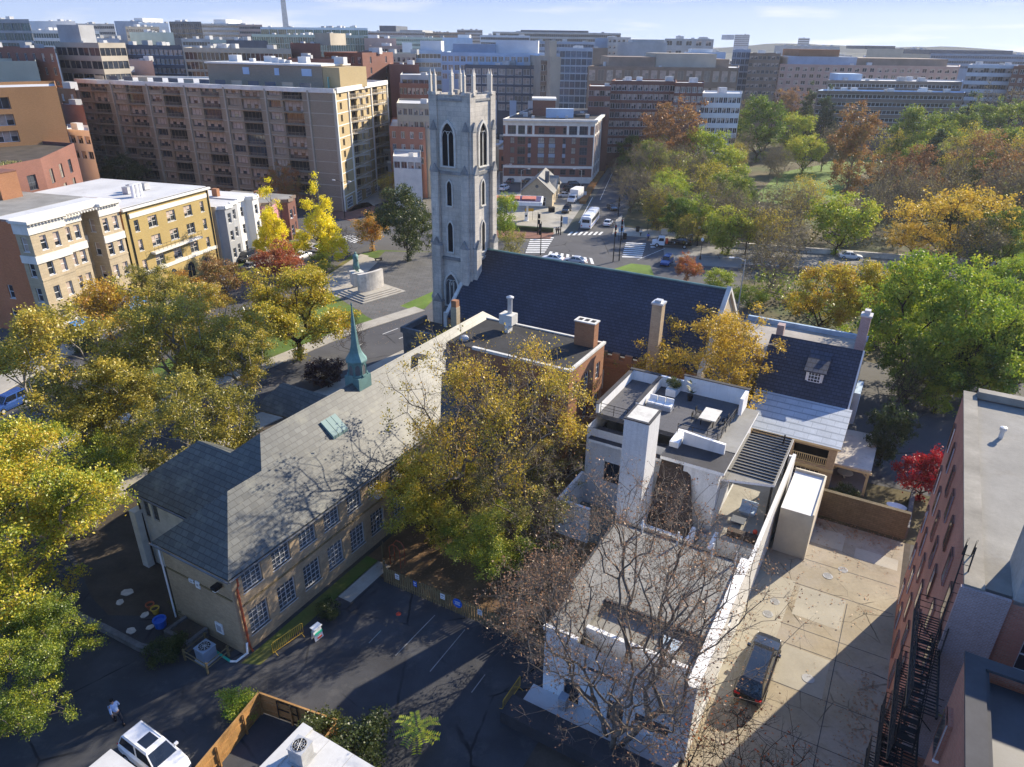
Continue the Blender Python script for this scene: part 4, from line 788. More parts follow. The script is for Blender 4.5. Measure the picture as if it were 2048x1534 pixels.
# ---------------------------------------------------------------- tall red brick flats on the right with fire escape
bk = groot('brick_flats', 12, 31, 'tall dark red brick apartment house with grey felt roof along the alley', 'apartment house')
q_ = MB(); BZ = 18.6; BW = winmesh(.95, 1.9, 1, 2, .08, .06, 'bluepanel', 'glass', 0, 0); BW2 = winmesh(.95, 1.9, 1, 2, .08, .06, 'white', 'glass', 0, 0)
wins = []
for v in (1.3, 4.7, 8.1, 11.5, 14.9):
    for u in (2.2, 5.2, 8.4, 11.4, 14.4, 17.6, 20.6): wins.append((u, v, [BW, BW2], .95, 1.9))
facade(bk, q_, (5.45, 31.2), (5.45, 53.6), 0, BZ, wins, .09); facade(bk, q_, (5.45, 31.2), (22, 31.2), 0, BZ, rows([3.2, 6.5], [8.1, 11.5, 14.9], BW2, .95, 1.9), .2); facade(bk, q_, (22, 53.6), (5.45, 53.6), 0, BZ, rows([4, 8, 12], [8, 11, 15], BW2, .95, 1.9))
q_.build('wall', ['redbrick'], bk)
q_ = MB(); q_.prism([(5.9, 31.6), (22, 31.6), (22, 53.2), (5.9, 53.2)], BZ-.5, BZ-.1); q_.build('roof', ['roof_grey'], bk)
q_ = MB(); q_.box(5.4, 6.2, 31.15, 53.7, BZ, BZ+.12); q_.box(6.2, 22, 53.0, 53.7, BZ, BZ+.5); q_.build('parapet', [mat('felt_coping', (.27, .25, .21), .9, .25, .5, 5)], bk)
for b, a in ((7.4, 47.7), (10.3, 44.6)): 
    q_ = MB(); q_.lathe((b, a, BZ-.1), [(.13, 0), (.13, .55), (.2, .56), (.2, .75), (.05, .8)], 10); q_.build('roof_vent', ['galv'], bk)
q_ = MB(); q_.box(7.3, 22, 31.2, 34.4, BZ-.2, 22.3, 0, 1); q_.box(7.2, 22, 31.1, 31.35, 22.3, 22.45, 2); q_.box(7.15, 7.4, 31.1, 34.5, 22.3, 22.45, 2); q_.box(8, 8.3, 31.15, 31.2, 10, 11, 0); q_.build('stair_head', ['stucco', mat('gravel_roof', (.16, .155, .14), .95, .4, 2, 9, bump=.6), 'darkbrown'], bk)
q_ = MB(); q_.box(5.3, 7.2, 31.0, 31.2, 8, BZ+.02); q_.build('pier', ['purplebrick'], bk)
lo = groot('dark_roof_flats', 12, 10, 'red brick block with shiny black flat roof at the bottom right corner', 'apartment house')
q_ = MB(); LW = winmesh(1.0, 1.9, 1, 2, .08, .06, 'white', 'glass', 0, .06)
facade(lo, q_, (5.5, 4), (5.5, 26.6), 0, BZ, rows([10.5, 14, 17.5, 21], [4.7, 8.1, 11.5, 14.9], LW, 1.0, 1.9), .2); facade(lo, q_, (22, 26.6), (5.5, 26.6), 0, BZ, [])
q_.wall((12.5, 26.6), (0, 1), 4.6, 0, BZ); q_.build('wall', ['redbrick'], lo)
q_ = MB(); q_.prism([(6.1, 4), (22, 4), (22, 26.1), (6.1, 26.1)], BZ-.9, BZ-.45); q_.build('roof', [mat('wet_black_roof', (.04, .042, .05), .55, .35, .35, 4, spec=.4)], lo)
q_ = MB(); q_.box(5.42, 6.1, 4, 26.7, BZ, BZ+.12); q_.box(6.1, 22, 26.1, 26.7, BZ, BZ+.12); q_.box(6.1, 6.25, 4, 26.1, BZ-.45, BZ); q_.build('parapet', ['roof_dk'], lo)
# fire escape over the alley side of the court
fe = groot('fire_escape', 4.9, 29, 'black iron fire escape zigzagging down the red brick flats above the alley', 'fire escape')
for k, z in enumerate((4.6, 8.0, 11.4, 14.8)):
    q_ = MB(); a0, a1 = 26.8, 33.4
    for i in range(34): q_.box(4.25, 5.4, a0+i*.195, a0+.05+i*.195, z, z+.04)
    q_.box(4.2, 4.3, a0, a1, z-.1, z+.05); q_.box(5.33, 5.42, a0, a1, z-.1, z+.05)
    q_.build('platform', ['black_metal'], fe)
    q_ = MB()
    for h in (.35, .7, 1.05): q_.tube([(5.4, a0, z+h), (4.25, a0, z+h), (4.25, a1, z+h), (5.4, a1, z+h)], .025, 4)
    for i in range(9): q_.tube([(4.25, a0+i*(a1-a0)/8, z), (4.25, a0+i*(a1-a0)/8, z+1.05)], .022, 4)
    q_.build('guard_rail', ['black_metal'], fe)
    q_ = MB()
    for a in (a0+.4, a0+3.3, a1-.4): q_.tube([(4.3, a, z-.05), (5.42, a, z-1.2)], .03, 4)
    q_.build('bracket', ['black_metal'], fe)
    if z > 4:
        q_ = MB(); z0 = z-3.4; s0, s1 = (27.6, 31.6) if k % 2 else (32.4, 28.4)
        for x in (4.45, 5.2): q_.tube([(x, s0, z0), (x, s1, z)], .04, 4)
        for i in range(13):
            t = (i+.5)/13; a = s0+(s1-s0)*t; zc = z0+3.4*t; q_.box(4.47, 5.18, a-.12, a+.12, zc-.015, zc+.015)
        for x in (4.45, 5.2): q_.tube([(x, s0, z0+.9), (x, s1, z+.9)], .022, 4)
        q_.build('stair_flight', ['black_metal'], fe)
q_ = MB(); 
for x in (5.0, 5.35): q_.tube([(x, 30.4, 14.8), (x+.25, 32.6, BZ+1.2), (x+.35, 33.4, BZ+1.1), (x+.35, 33.6, BZ)], .035, 5)
for i in range(12): q_.tube([(5.0+.25*i/12, 30.4+2.2*i/12, 14.8+5*i/12), (5.35+.25*i/12, 30.4+2.2*i/12, 14.8+5*i/12)], .018, 4)
q_.build('roof_ladder', ['black_metal'], fe)
# ================================================================ MIDDLE DISTANCE
ROWZ = R(73.8); C0 = P(51, 443, 17); C0.z = 0
def rroot(name, x, label, cat, group=None):
    d = Vector((math.cos(ROWZ), math.sin(ROWZ), 0)); return root(name, C0+d*x, ROWZ, label, cat, group, (x, 0, 0))
def ac_box(p, rz, s=1.0, label='', group=None, o2=None):
    """outdoor air conditioner: casing, fan grille, feet"""
    t = root('air_conditioner', p, rz, label, 'air conditioner', group, (0, 0, 0))
    b = MB(); b.box(-.45*s, .45*s, -.45*s, .45*s, .1, .95*s); b.build('casing', ['galv'], t)
    b = MB(); b.lathe((0, 0, .95*s), [(.38*s, 0), (.38*s, .04), (.3*s, .05)], 14); b.build('fan_grille', ['greyconc'], t)
    b = MB(); b.box(-.4*s, -.3*s, -.45*s, .45*s, 0, .1); b.box(.3*s, .4*s, -.45*s, .45*s, 0, .1); b.build('foot', ['black_metal'], t); return t
cr_ = rroot('cream_apartment_house', 0, 'cream stone apartment house with white cornice, stepped bays and orange brick end wall', 'apartment house')
q_ = MB(); CW = winmesh(1.05, 2.05, 1, 2, .1, .07, 'white', 'glass', 0, .08); CWS = [CW]+[winmesh(1.05, 2.05, 1, 2, .1, .07, 'white', 'glass', 0, .08, None, f) for f in (.3, .5, .7, .95)]
zs = [1.5, 5.2, 8.9, 12.6]; CH = 17.0
facade(cr_, q_, (0, 0), (5.8, 0), 0, CH, rows([1.9, 4.1], zs, CWS, 1.05, 2.05), .2); facade(cr_, q_, (5.8, .7), (9.4, .7), 0, CH, rows([.9, 2.6], zs, CWS, 1.05, 2.05), .2)
facade(cr_, q_, (9.4, .7), (9.4, 3.2), 0, CH, rows([1.2], zs, CWS, 1.05, 2.05), .2); facade(cr_, q_, (9.4, 3.2), (12.2, 3.2), 0, CH, rows([1.4], zs, CWS, 1.05, 2.05), .2); facade(cr_, q_, (12.2, 3.2), (12.2, 0), 0, CH, rows([1.5], zs, CWS, 1.05, 2.05), .2)
facade(cr_, q_, (12.2, 0), (16.2, 0), 0, CH, rows([.95, 2.9], zs, CWS, 1.05, 2.05), .2); q_.wall((5.8, 0), (0, 1), .7, 0, CH); facade(cr_, q_, (0, 2.6), (0, 0), 0, CH, rows([1.3], zs, CWS, 1.05, 2.05), .2); q_.build('wall', ['creambrick'], cr_)
q_ = MB(); facade(cr_, q_, (0, 32), (0, 2.6), 0, CH, [(24.8, 1.5, CW, 1.05, 2.05), (25.4, 5.2, CW, 1.05, 2.05), (14, 5.2, CW, 1.05, 2.05)], .2); facade(cr_, q_, (16.2, 0), (16.2, 32), 0, CH, []); q_.wall((16.2, 32), (-1, 0), 16.2, 0, CH); q_.build('end_wall', ['endbrick'], cr_)
q_ = MB(); q_.prism([(0, .5), (16, .5), (16, 32), (0, 32)], CH-.3, CH, 0); q_.box(.2, 16, 6, 31.8, CH, CH+.05, 1); q_.build('roof', ['roof_light', 'roof_grey'], cr_)
for z, e, hh in ((CH-1.9, .18, 1.5), (CH-.36, .75, .4), (10.95, .2, 1.1)):
    q_ = MB()
    for x0, x1, y in ((-.1, 5.9, 0), (5.9, 9.5, .7), (9.5, 12.1, 3.2), (12.1, 16.3, 0)):
        if y == 0 and x0 < 0: q_.box(x0, x1, y-e, y, z, z+hh)
        else: k_ = MB(); k_.box(x0, x1, y-e, y, z, z+hh-.003); k_.build('cornice', ['offwhite'], cr_)
    q_.box(-.1-e*.6, -.1, -e, 2.6, z, z+hh)
    if e > .5:
        for i in range(30): q_.box(-.05+i*.55, .15+i*.55, -.55, -.2, z-.28, z)
        q_.box(-.1, 16.3, 0, 3.4, z+.02, z+hh)
    q_.build('cornice', ['offwhite'], cr_)
for i in range(4):
    q_ = MB()
    for x0, x1, y in ((0, 5.8, 0), (5.8, 9.4, .7), (12.2, 16.2, 0)): q_.box(x0, x1, y-.08, y, zs[i]-.55, zs[i]-.3)
    q_.build('string_course', ['creambrick'], cr_)
for x0 in (2.2, 12.6):
    q_ = MB(); q_.tube([(x0, -.15, 2.3-1.2), (x0+3.6, -.15, 2.3-1.2)], .1, 4)
    for i in range(7):
        t0, t1 = R(90*i/7), R(90*(i+1)/7); f = lambda t: (-1.6*math.sin(t), .2+1.3*math.cos(t)); a, c = f(t0), f(t1)
        q_.poly([(x0, a[0], a[1]-.2), (x0, c[0], c[1]-.2), (x0+3.6, c[0], c[1]-.2), (x0+3.6, a[0], a[1]-.2)])
    q_.box(x0, x0+3.6, -1.66, -1.6, -.3, 0) if False else None
    q_.build('awning', ['blueawn'], cr_)
q_ = MB(); q_.box(9.5, 13, 15, 19.5, CH, CH+4.0); c0 = q_.build('stair_house', ['orangebrick'], cr_); c0['_o'] = [0, 0, 0]
q_ = MB(); q_.box(9.4, 13.1, 14.9, 19.6, CH+4, CH+4.15); q_.build('roof', ['redbrick2'], c0, (0, 0, 0)); 
q_ = MB(); q_.lathe((2.8, 14, CH), [(.22, 0), (.22, 2.6), (.36, 2.62), (.36, 3.0)], 8); q_.build('flue', ['metal'], cr_)
q_ = MB(); q_.lathe((8.3, 17.5, CH), [(.45, 0), (.45, 3.0), (.55, 3.1)], 8); q_.build('flue', ['galv'], cr_)
dR = Vector((math.cos(ROWZ), math.sin(ROWZ), 0)); dN = Vector((-math.sin(ROWZ), math.cos(ROWZ), 0))
rw = lambda x, y, z=0: C0+dR*x+dN*y+Vector((0, 0, z))
for i, (x, y) in enumerate(((3.6, 19), (5.0, 19.4), (6.2, 18.6), (7.4, 19.2), (6.8, 17.0))): ac_box(rw(x, y, CH+.05), ROWZ, 1.3, 'grey air conditioner in the cluster beside the red stair house on the cream building roof', 'roof air conditioners by the red stair house')
ye = rroot('yellow_apartment_house', 16.6, 'yellow brick apartment house with white bands and arched ground floor', 'apartment house')
q_ = MB(); YH = 15.3; YW = [winmesh(1.0, 1.9, 1, 2, .09, .06, 'offwhite', 'glass', 0, .08, None, f) for f in (0, .4, .7)]; YW2 = [winmesh(2.1, 1.9, 2, 2, .09, .06, 'offwhite', 'glass', 0, .08, (1,), f) for f in (0, .4, .7)]
wins = []
for v in (4.6, 8.0, 11.2): wins += [(u, v, YW, 1.0, 1.9) for u in (2.6, 18.7)]+[(u, v, YW2, 2.1, 1.9) for u in (6.2, 10.6, 14.9)]
facade(ye, q_, (16.6, 0), (37.6, 0), 0, YH, wins, .2); facade(ye, q_, (37.6, 0), (37.6, 24), 0, YH, []); q_.wall((37.6, 24), (-1, 0), 21, 0, YH); q_.wall((16.6, 24), (0, -1), 24, 12, YH); yo = q_.build('wall', ['yellowbrick'], ye); yo['_o'] = [16.6, 0, 0]
for u in (4, 8.5, 13, 17.5): putwin(yo, archmesh(1.9, 2.8, .2, .1, 1, 'yellowbrick', 'glass', .62, False), (16.6, 0), (1, 0), u, .5, 0)
q_ = MB(); q_.prism([(16.4, .3), (37.6, .3), (37.6, 24), (16.4, 24)], YH, YH+.12); q_.build('roof', ['roof_light'], ye)
for z, e, hh, x0, x1 in ((YH-.35, .5, .35, 16.5, 37.8), (13.55, .12, .75, 18, 36.9), (6.95, .9, .35, 21, 33), (3.9, .15, .6, 16.8, 37.4)):
    q_ = MB(); q_.box(x0, x1, -e, 0, z, z+hh); q_.build('cornice' if z > 14 else 'band', ['offwhite'], ye)
q_ = MB()
for h in (.5, 1.0): q_.tube([(21, -.85, 7.3+h), (33, -.85, 7.3+h)], .03, 4)
for i in range(13): q_.tube([(21+i, -.85, 7.3), (21+i, -.85, 8.3)], .02, 4)
q_.build('balcony_rail', ['black_metal'], ye)
q_ = MB(); q_.tube([(17.6, -.1, YH-.4), (17.6, -.1, 0)], .1, 5); q_.tube([(37.2, -.1, YH-.4), (37.2, -.1, 0)], .1, 5); q_.build('downpipe', ['bark_dark'], ye)
for i in range(3):
    q_ = MB(); q_.lathe((24.5+i*.9, 4.5, YH), [(.3, 0), (.3, 2.2), (.4, 2.25)], 8); q_.build('flue', ['white'], ye)
for i, (x, y) in enumerate(((27, 8), (29, 9), (31, 8))): ac_box(rw(x, y, YH+.1), ROWZ, 1.3, 'grey air conditioner on the yellow brick building roof', 'roof air conditioners on the yellow building')
HWm = winmesh(1.0, 1.9, 1, 2, .1, .07, 'white', 'glass', 0, .06)
def rowhouse(x0, x1, h, m, roofm, label, bay, rowsv=(1.2, 4.6, 8.0), trim='white'):
    t = rroot('row_house', x0, label, 'house', 'row houses beside the yellow building'); b = MB()
    bx = x0+(x1-x0)*bay[0]; bw = bay[1]; D = 16
    segs = [((x0, 0), (bx, 0)), ((bx, 0), (bx+.7, -1.2)), ((bx+.7, -1.2), (bx+bw-.7, -1.2)), ((bx+bw-.7, -1.2), (bx+bw, 0)), ((bx+bw, 0), (x1, 0)), ((x1, 0), (x1, D)), ((x1, D), (x0, D)), ((x0, D), (x0, 0))]
    for i, (p, q) in enumerate(segs):
        L = math.dist(p, q); ws = []
        if i in (0, 4) and L > 1.6: ws = rows([L/2], rowsv, HWm, 1.0, 1.9)
        if i == 2: ws = rows([L/2] if L < 2.6 else [L*.28, L*.72], rowsv, HWm, 1.0, 1.9)
        if L > .05: facade(t, b, p, q, 0, h, ws, .18)
    b.build('wall', [m], t)
    b = MB(); b.prism([(x0, .2), (bx, .2), (bx+.7, -1.0), (bx+bw-.7, -1.0), (bx+bw, .2), (x1, .2), (x1, D), (x0, D)], h-.3, h+.02); b.build('roof', [roofm], t)
    b = MB()
    for p, q in segs[:5]:
        d = Vector((q[0]-p[0], q[1]-p[1])); L = d.length
        if L > .05: d.normalize(); n = Vector((d.y, -d.x)); b.prism([tuple(Vector(p)), tuple(Vector(p)+n*.3), tuple(Vector(q)+n*.3), tuple(Vector(q))], h-.55, h+.1)
    b.build('cornice', [trim], t)
    b = MB(); b.box(x0+1, x0+1.9, 5, 6.2, h, h+1.5); b.build('chimney', ['orangebrick'], t)
    b = MB()
    for i in range(6): b.box(x1-2.0, x1-.6, -.3-.3*(6-i), -.3*(5-i), 0, .2*(i+1))
    b.build('front_steps', ['greyconc'], t); return t
rowhouse(38.6, 45.2, 11.4, 'greypaint', 'roof_light', 'grey painted row house with dark bay next to the yellow building', (.08, 3.6))
rowhouse(45.2, 51.5, 11.6, 'whitepanel', 'roof_white', 'white painted row house with bay between grey and pink houses', (.42, 3.4))
rowhouse(51.5, 58.5, 9.4, 'pinkpaint', 'roof_grey', 'pink and purple mottled house behind the yellow ginkgo', (.2, 3.4), (1.2, 4.6), 'brownstone')
rowhouse(58.5, 65.5, 8.8, 'redbrick2', 'roof_grey', 'brown brick corner house with low terrace behind the right ginkgo', (.2, 3.4), (1.2, 4.6), 'brownstone')
# generic block: corners in order round the footprint, front face first
def block(name, label, pts, h, wallm, roofm, cat='building', group=None, par=.6, parm=None, z0=0):
    c = Vector((pts[0][0], pts[0][1], 0)); d = Vector((pts[1][0]-pts[0][0], pts[1][1]-pts[0][1], 0)); rz = math.atan2(d.y, d.x)
    t = root(name, c, rz, label, cat, group, (0, 0, 0)); M = Matrix.Rotation(-rz, 3, 'Z'); L = [M @ (Vector((p[0], p[1], 0))-c) for p in pts]; L = [(p.x, p.y) for p in L]
    b = MB(); ins = []
    n = len(L); cx = sum(p[0] for p in L)/n; cy = sum(p[1] for p in L)/n
    ins = [(cx+(p[0]-cx)*.985, cy+(p[1]-cy)*.985) for p in L]
    b.prism(ins, h-par-.6, h-par); 
    b.build('roof', [roofm], t)
    b = MB()
    for i in range(n):
        j = (i+1) % n; b.poly([(L[i][0], L[i][1], h), (L[j][0], L[j][1], h), (ins[j][0], ins[j][1], h), (ins[i][0], ins[i][1], h)]); b.poly([(ins[i][0], ins[i][1], h), (ins[j][0], ins[j][1], h), (ins[j][0], ins[j][1], h-par-.1), (ins[i][0], ins[i][1], h-par-.1)])
    b.build('parapet', [parm or wallm], t)
    return t, L
def shell(t, L, h, wallm, faces, depth=.2, mr=None):
    b = MB(); n = len(L)
    for i in range(n): facade(t, b, L[i], L[(i+1) % n], 0, h, faces.get(i, []), depth, 0)
    return b.build('wall', [wallm], t)
def roof_box(t, x0, x1, y0, y1, z0, z1, m, name='roof_plant'):
    b = MB(); b.box(x0, x1, y0, y1, z0, z1); return b.build(name, [m], t)
addm('teal_screen', mat('teal_screen', (.22, .46, .42), .3, .15, .3, 2))
# ten storey apartment block
aH = 29.4; pl, pm_, pr_ = P(150, 158, aH), P(667, 178, aH), P(774, 161, aH)
q0 = pr_ + (pl-pm_)*.35; q1 = pl + (pr_-pm_)*.55
ap, aL = block('apartment_block', 'long ten storey brown apartment block with rows of balconies and buff end wall', [pl, pm_, pr_, q0, q1], aH, 'aptbrick', 'roof_light', 'apartment block', None, .5, 'offwhite')
LF = math.dist(aL[0], aL[1]); LE = math.dist(aL[1], aL[2]); st = 2.86
A3 = [winmesh(3.6, 1.7, 3, 1, .08, .12, 'brownstone', g) for g in ('curtain', 'glass_pale', 'glass')]+[winmesh(3.6, 1.7, 3, 1, .08, .12, 'brownstone', 'glass', 0, 0, None, f) for f in (1, .95, .8, .6)]
AD_ = [winmesh(5.8, 2.35, 5, 1, .08, .08, 'brownstone', g) for g in ('glass', 'dark')]+[winmesh(5.8, 2.35, 5, 1, .08, .08, 'brownstone', 'glass', 0, 0, None, f) for f in (.9, .6, 1)]
bal = MB(); bal.box(-2.95, 2.95, -1.3, .0, -.16, -.03); bal.box(-2.95, 2.95, -1.3, -1.24, .95, 1.02); bal.box(-2.95, -2.88, -1.3, 0, .95, 1.02); bal.box(2.88, 2.95, -1.3, 0, .95, 1.02)
for i in range(20): bal.box(-2.95+i*.31, -2.91+i*.31, -1.28, -1.25, -.03, .95)
balm = bal.mesh('balcony', ['aptbrick'])
bw = (LF-7.6)/6; wins = []; bals = []
for k in range(10):
    z = .9+k*st
    for i in range(6):
        u = i*bw
        wins.append((u+2.6, z+.75, A3, 3.6, 1.7)); wins.append((u+5.0+3.1, z+.05, AD_, 5.8, 2.35))
b = MB(); facade(ap, b, aL[0], aL[1], 0, aH, wins, .5)
b.wall(aL[3], tuple((Vector(aL[4])-Vector(aL[3])).normalized()), math.dist(aL[3], aL[4]), 0, aH); b.wall(aL[4], tuple((Vector(aL[0])-Vector(aL[4])).normalized()), math.dist(aL[4], aL[0]), 0, aH); b.build('wall', ['aptbrick'], ap)
dF = (Vector(aL[1])-Vector(aL[0])).normalized()
for k in range(10):
    for i in range(6):
        u = i*bw+8.1; p = Vector(aL[0])+dF*u; link('balcony', balm, ap, (p.x, p.y, .9+k*st), math.atan2(dF.y, dF.x))
for k in range(1, 11):
    b = MB(); b.wall((0, -.06), (1, 0), LF, .72+k*st, .92+k*st); b.box(0, LF, -.07, 0, .72+k*st, .92+k*st); b.build('floor_band', ['tan'], ap)
for i in range(8):
    x = min(i*bw, LF-.3) if i < 7 else LF-.3; b = MB(); b.box(x-.05, x+.4, -.35, 0, 0, aH-.5); b.build('pier', ['tan'], ap)
b = MB()
for i in range(7): b.prism([(i*bw-.1, -.2), (i*bw+bw*.75, -1.5), (i*bw+bw-.12, -.2)] if i < 6 else [(6*bw, -.2), (LF+.3, -.5), (LF+.3, -.2)], aH-.9, aH+.05)
b.box(-.2, LF+.2, -.2, 0, aH-1.0, aH+.1); b.build('roof_fascia', ['offwhite'], ap)
E1 = winmesh(1.5, 1.6, 2, 1, .08, .06, 'greypaint', 'glass'); E2 = winmesh(4.4, 2.3, 3, 1, .08, .08, 'brownstone', 'dark'); E3 = winmesh(2.6, 1.8, 2, 1, .08, .06, 'greypaint', 'glass_pale')
wins = []
for k in range(1, 10):
    z = .9+k*st; wins += [(4, z+.7, E1, 1.5, 1.6), (13.5, z+.05, E2, 4.4, 2.3), (19.5, z+.6, E3, 2.6, 1.8), (24.5, z+.6, E3, 2.6, 1.8), (32, z+.05, E2, 4.4, 2.3), (39, z+.7, E1, 1.5, 1.6)]
b = MB(); facade(ap, b, aL[1], aL[2], 0, aH, wins, .5); b.wall(aL[2], tuple((Vector(aL[3])-Vector(aL[2])).normalized()), math.dist(aL[2], aL[3]), 0, aH); b.build('end_wall', ['aptgold'], ap)
dE = (Vector(aL[2])-Vector(aL[1])).normalized(); bal2 = MB()
bal2.prism([(-3.2, 0), (2.6, -2.6), (3.4, 0)], -.2, -.02); bal2.prism([(-3.2, 0), (2.6, -2.6), (2.55, -2.45), (-3.0, -.05)], .9, 1.0); bal2.prism([(2.6, -2.6), (3.4, 0), (3.3, 0), (2.52, -2.5)], .9, 1.0)
for i in range(14): t_ = i/13; bal2.tube([(-3.1+5.65*t_, -2.55*t_, 0), (-3.1+5.65*t_, -2.55*t_, .9)], .05, 4)
for i in range(5): t_ = i/4; bal2.tube([(2.57+.75*t_, -2.5+2.45*t_, 0), (2.57+.75*t_, -2.5+2.45*t_, .9)], .05, 4)
b2m = bal2.mesh('end_balcony', ['tan'])
for k in range(1, 10):
    for u in (13.8, 32.2): p = Vector(aL[1])+dE*u; link('end_balcony', b2m, ap, (p.x, p.y, .9+k*st), math.atan2(dE.y, dE.x))
b = MB(); b.box(-.1, LE*.98, -.45, 0, 0, .01)
for k in range(1, 11):
    pass
for u in (0.2, 9.5, 28, LE-1.0):
    b = MB(); p = Vector(aL[1])+dE*u; b.obox((p.x+dE.y*.1, p.y-dE.x*.1, 0), (.5, .4, aH-.4), math.atan2(dE.y, dE.x)); b.build('pier', ['offwhite'], ap)
for k in range(1, 10):
    b = MB(); p = Vector(aL[1])+dE*(LE*.5); b.obox((p.x, p.y, .72+k*st), (LE, .14, .2), math.atan2(dE.y, dE.x)); b.build('floor_band', ['offwhite'], ap)
SHW = winmesh(4.2, 2.6, 4, 3, .12, .08, 'white', 'glass')
for u in (4.5, 12, 20, 28, 36): putwin(ap, SHW, aL[1], tuple(dE), u, .4, -.05, 'shop_window')
b = MB(); b.prism([tuple(Vector(aL[1])+dE*1-Vector((-dE.y, dE.x))*.5), tuple(Vector(aL[1])+dE*1+Vector((-dE.y, dE.x))*.1), tuple(Vector(aL[1])+dE*(LE-1)+Vector((-dE.y, dE.x))*.1), tuple(Vector(aL[1])+dE*(LE-1)-Vector((-dE.y, dE.x))*.5)][::1], aH-1.0, aH+.15); b.build('roof_fascia', ['offwhite'], ap)
ph = MB(); ph.box(LF*.46, LF-9, 9, 22, aH-.5, aH+4.6); pho = ph.build('penthouse', ['aptbrick'], ap); pho['_o'] = [0, 0, 0]
ph = MB(); ph.box(LF*.455, LF-8.8, 8.6, 22.2, aH+4.6, aH+5.0); ph.build('roof', ['offwhite'], pho, (0, 0, 0))
ph = MB(); ph.box(LF-9, LF-4, 9.2, 22, aH-.5, aH+4.4); ph.build('penthouse_end', ['aptgold'], pho, (0, 0, 0))
for x, w_ in ((LF*.6, 2), (LF*.72, 1.4), (LF*.82, 3)):
    ph = MB(); ph.box(x, x+w_, 8.9, 9.02, aH+2.2, aH+3.9); ph.build('window', ['bluepanel'], pho, (0, 0, 0))
ph = MB()
for i in range(5): pq = Vector(aL[1])+dE*(11+i*2.9)+Vector((-dE.y, dE.x))*5; ph.obox((pq.x, pq.y, aH-.4), (2.7, .1, 2.6), math.atan2(dE.y, dE.x))
ph.build('glass_screen', ['teal_screen'], ap)
rnd = random.Random(5)
for i in range(9):
    x = LF*.48+rnd.random()*(LF*.42); y = 11+rnd.random()*8; s = .8+rnd.random()*1.1
    roof_box(ap, x, x+s*1.6, y, y+s, aH+5, aH+5+s*.9, 'roof_white', 'roof_unit')
for i in range(14):
    x = LF*.06+i*LF*.062; b = MB(); b.box(x, x+3.2, 2.2, 2.3, aH-.4, aH+1.0); b.build('roof_screen', ['darkpanel' if i % 3 else 'tan'], ap)
# orange brick flats and neighbours on the far left
oz = 30.5; o0, o1 = Q(-150, 205, 142), Q(112, 172, 158); rad_ = Vector((o1.x, o1.y, 0)).normalized()*22; o2 = o1+rad_; o3 = o0+rad_
ob, oL = block('orange_flats', 'bright orange brick flats with recessed balconies at the left edge', [o0, o1, o2, o3], o1.z, 'orangebrick2', 'roof_light', 'apartment block')
LO = math.dist(oL[0], oL[1]); OW = winmesh(5.2, 2.2, 4, 1, .08, .08, 'greypaint', 'glass'); OW2 = winmesh(5.2, 2.2, 4, 1, .08, .08, 'white', 'glass', 0, 0, None, .95); OB = winmesh(5.6, 2.4, 3, 1, .08, .08, 'darkbrown', 'dark')
wins = []
for k in range(9): wins += [(LO-11.5, o1.z-4.0-3.15*k, [OW, OW2], 5.2, 2.2), (LO-20.5, o1.z-4.1-3.15*k, OB, 5.6, 2.4), (LO-31, o1.z-4.1-3.15*k, OW, 5.2, 2.2)]
shell(ob, oL, o1.z, 'orangebrick2', {0: wins}, .9)
for k in range(5):
    b = MB(); b.box(LO-23.3, LO-17.7, -.05, .05, o1.z-4.0-3.15*k, o1.z-3.0-3.15*k); b.build('balcony_rail', ['galv'], ob)
pb_, pL = block('beige_flats', 'plain beige panelled block rising behind the orange flats', [Q(-160, 110, 176), Q(72, 122, 190), Q(72, 122, 190)*1.12, Q(-160, 110, 176)*1.12], Q(72, 122, 190).z, 'beige', 'roof_light'); shell(pb_, pL, Q(72, 122, 190).z, 'beige', {})
roof_box(pb_, math.dist(pL[0], pL[1])-20, math.dist(pL[0], pL[1])-14, 3, 8, Q(72, 122, 190).z, Q(72, 122, 190).z+4, 'beige')
r0_, r1_, r2_ = Q(-120, 322, 112), Q(80, 317, 131), Q(150, 296, 152); rzH = r1_.z
rb_, rL = block('red_brown_flats', 'dark red brick flats with planted roof in front of the orange flats', [r0_, r1_, r2_, r2_+Vector((-30, 10, 0)), r0_+Vector((-20, 30, 0))], rzH, 'redbrick2', 'earth', 'apartment block')
RW = winmesh(2.0, 2.6, 2, 2, .09, .07, 'darkpanel', 'glass'); RWp = winmesh(2.0, 2.6, 2, 2, .09, .07, 'darkpanel', 'glass_pale'); LR = math.dist(rL[0], rL[1]); LS = math.dist(rL[1], rL[2])
shell(rb_, rL, rzH, 'redbrick2', {0: rows([LR-3, LR-7, LR-12, LR-17, LR-22], [rzH-5, rzH-8.6, rzH-12], [RW, RWp], 2.0, 2.6), 1: rows([4, 10, 16], [rzH-5, rzH-8.6, rzH-12], [RW, RWp], 2.0, 2.6)})
gr = MB(); rnd = random.Random(9)
for i in range(700):
    x, y = rnd.uniform(LR-20, LR-2), rnd.uniform(1.5, 4.5); a = rnd.random()*6.3; s = .3+.3*rnd.random(); gr.poly([(x, y, rzH-.55), (x+.3*math.cos(a), y+.3*math.sin(a), rzH-.5), (x+.4*math.cos(a), y+.4*math.sin(a), rzH-.5+s)])
gr.build('roof_planting', [mat('dry_grass', (.36, .34, .14), .9, .4, 1, 4)], rb_)['kind'] = 'stuff'
rM = Matrix.Rotation(math.atan2(r1_.y-r0_.y, r1_.x-r0_.x), 3, 'Z')
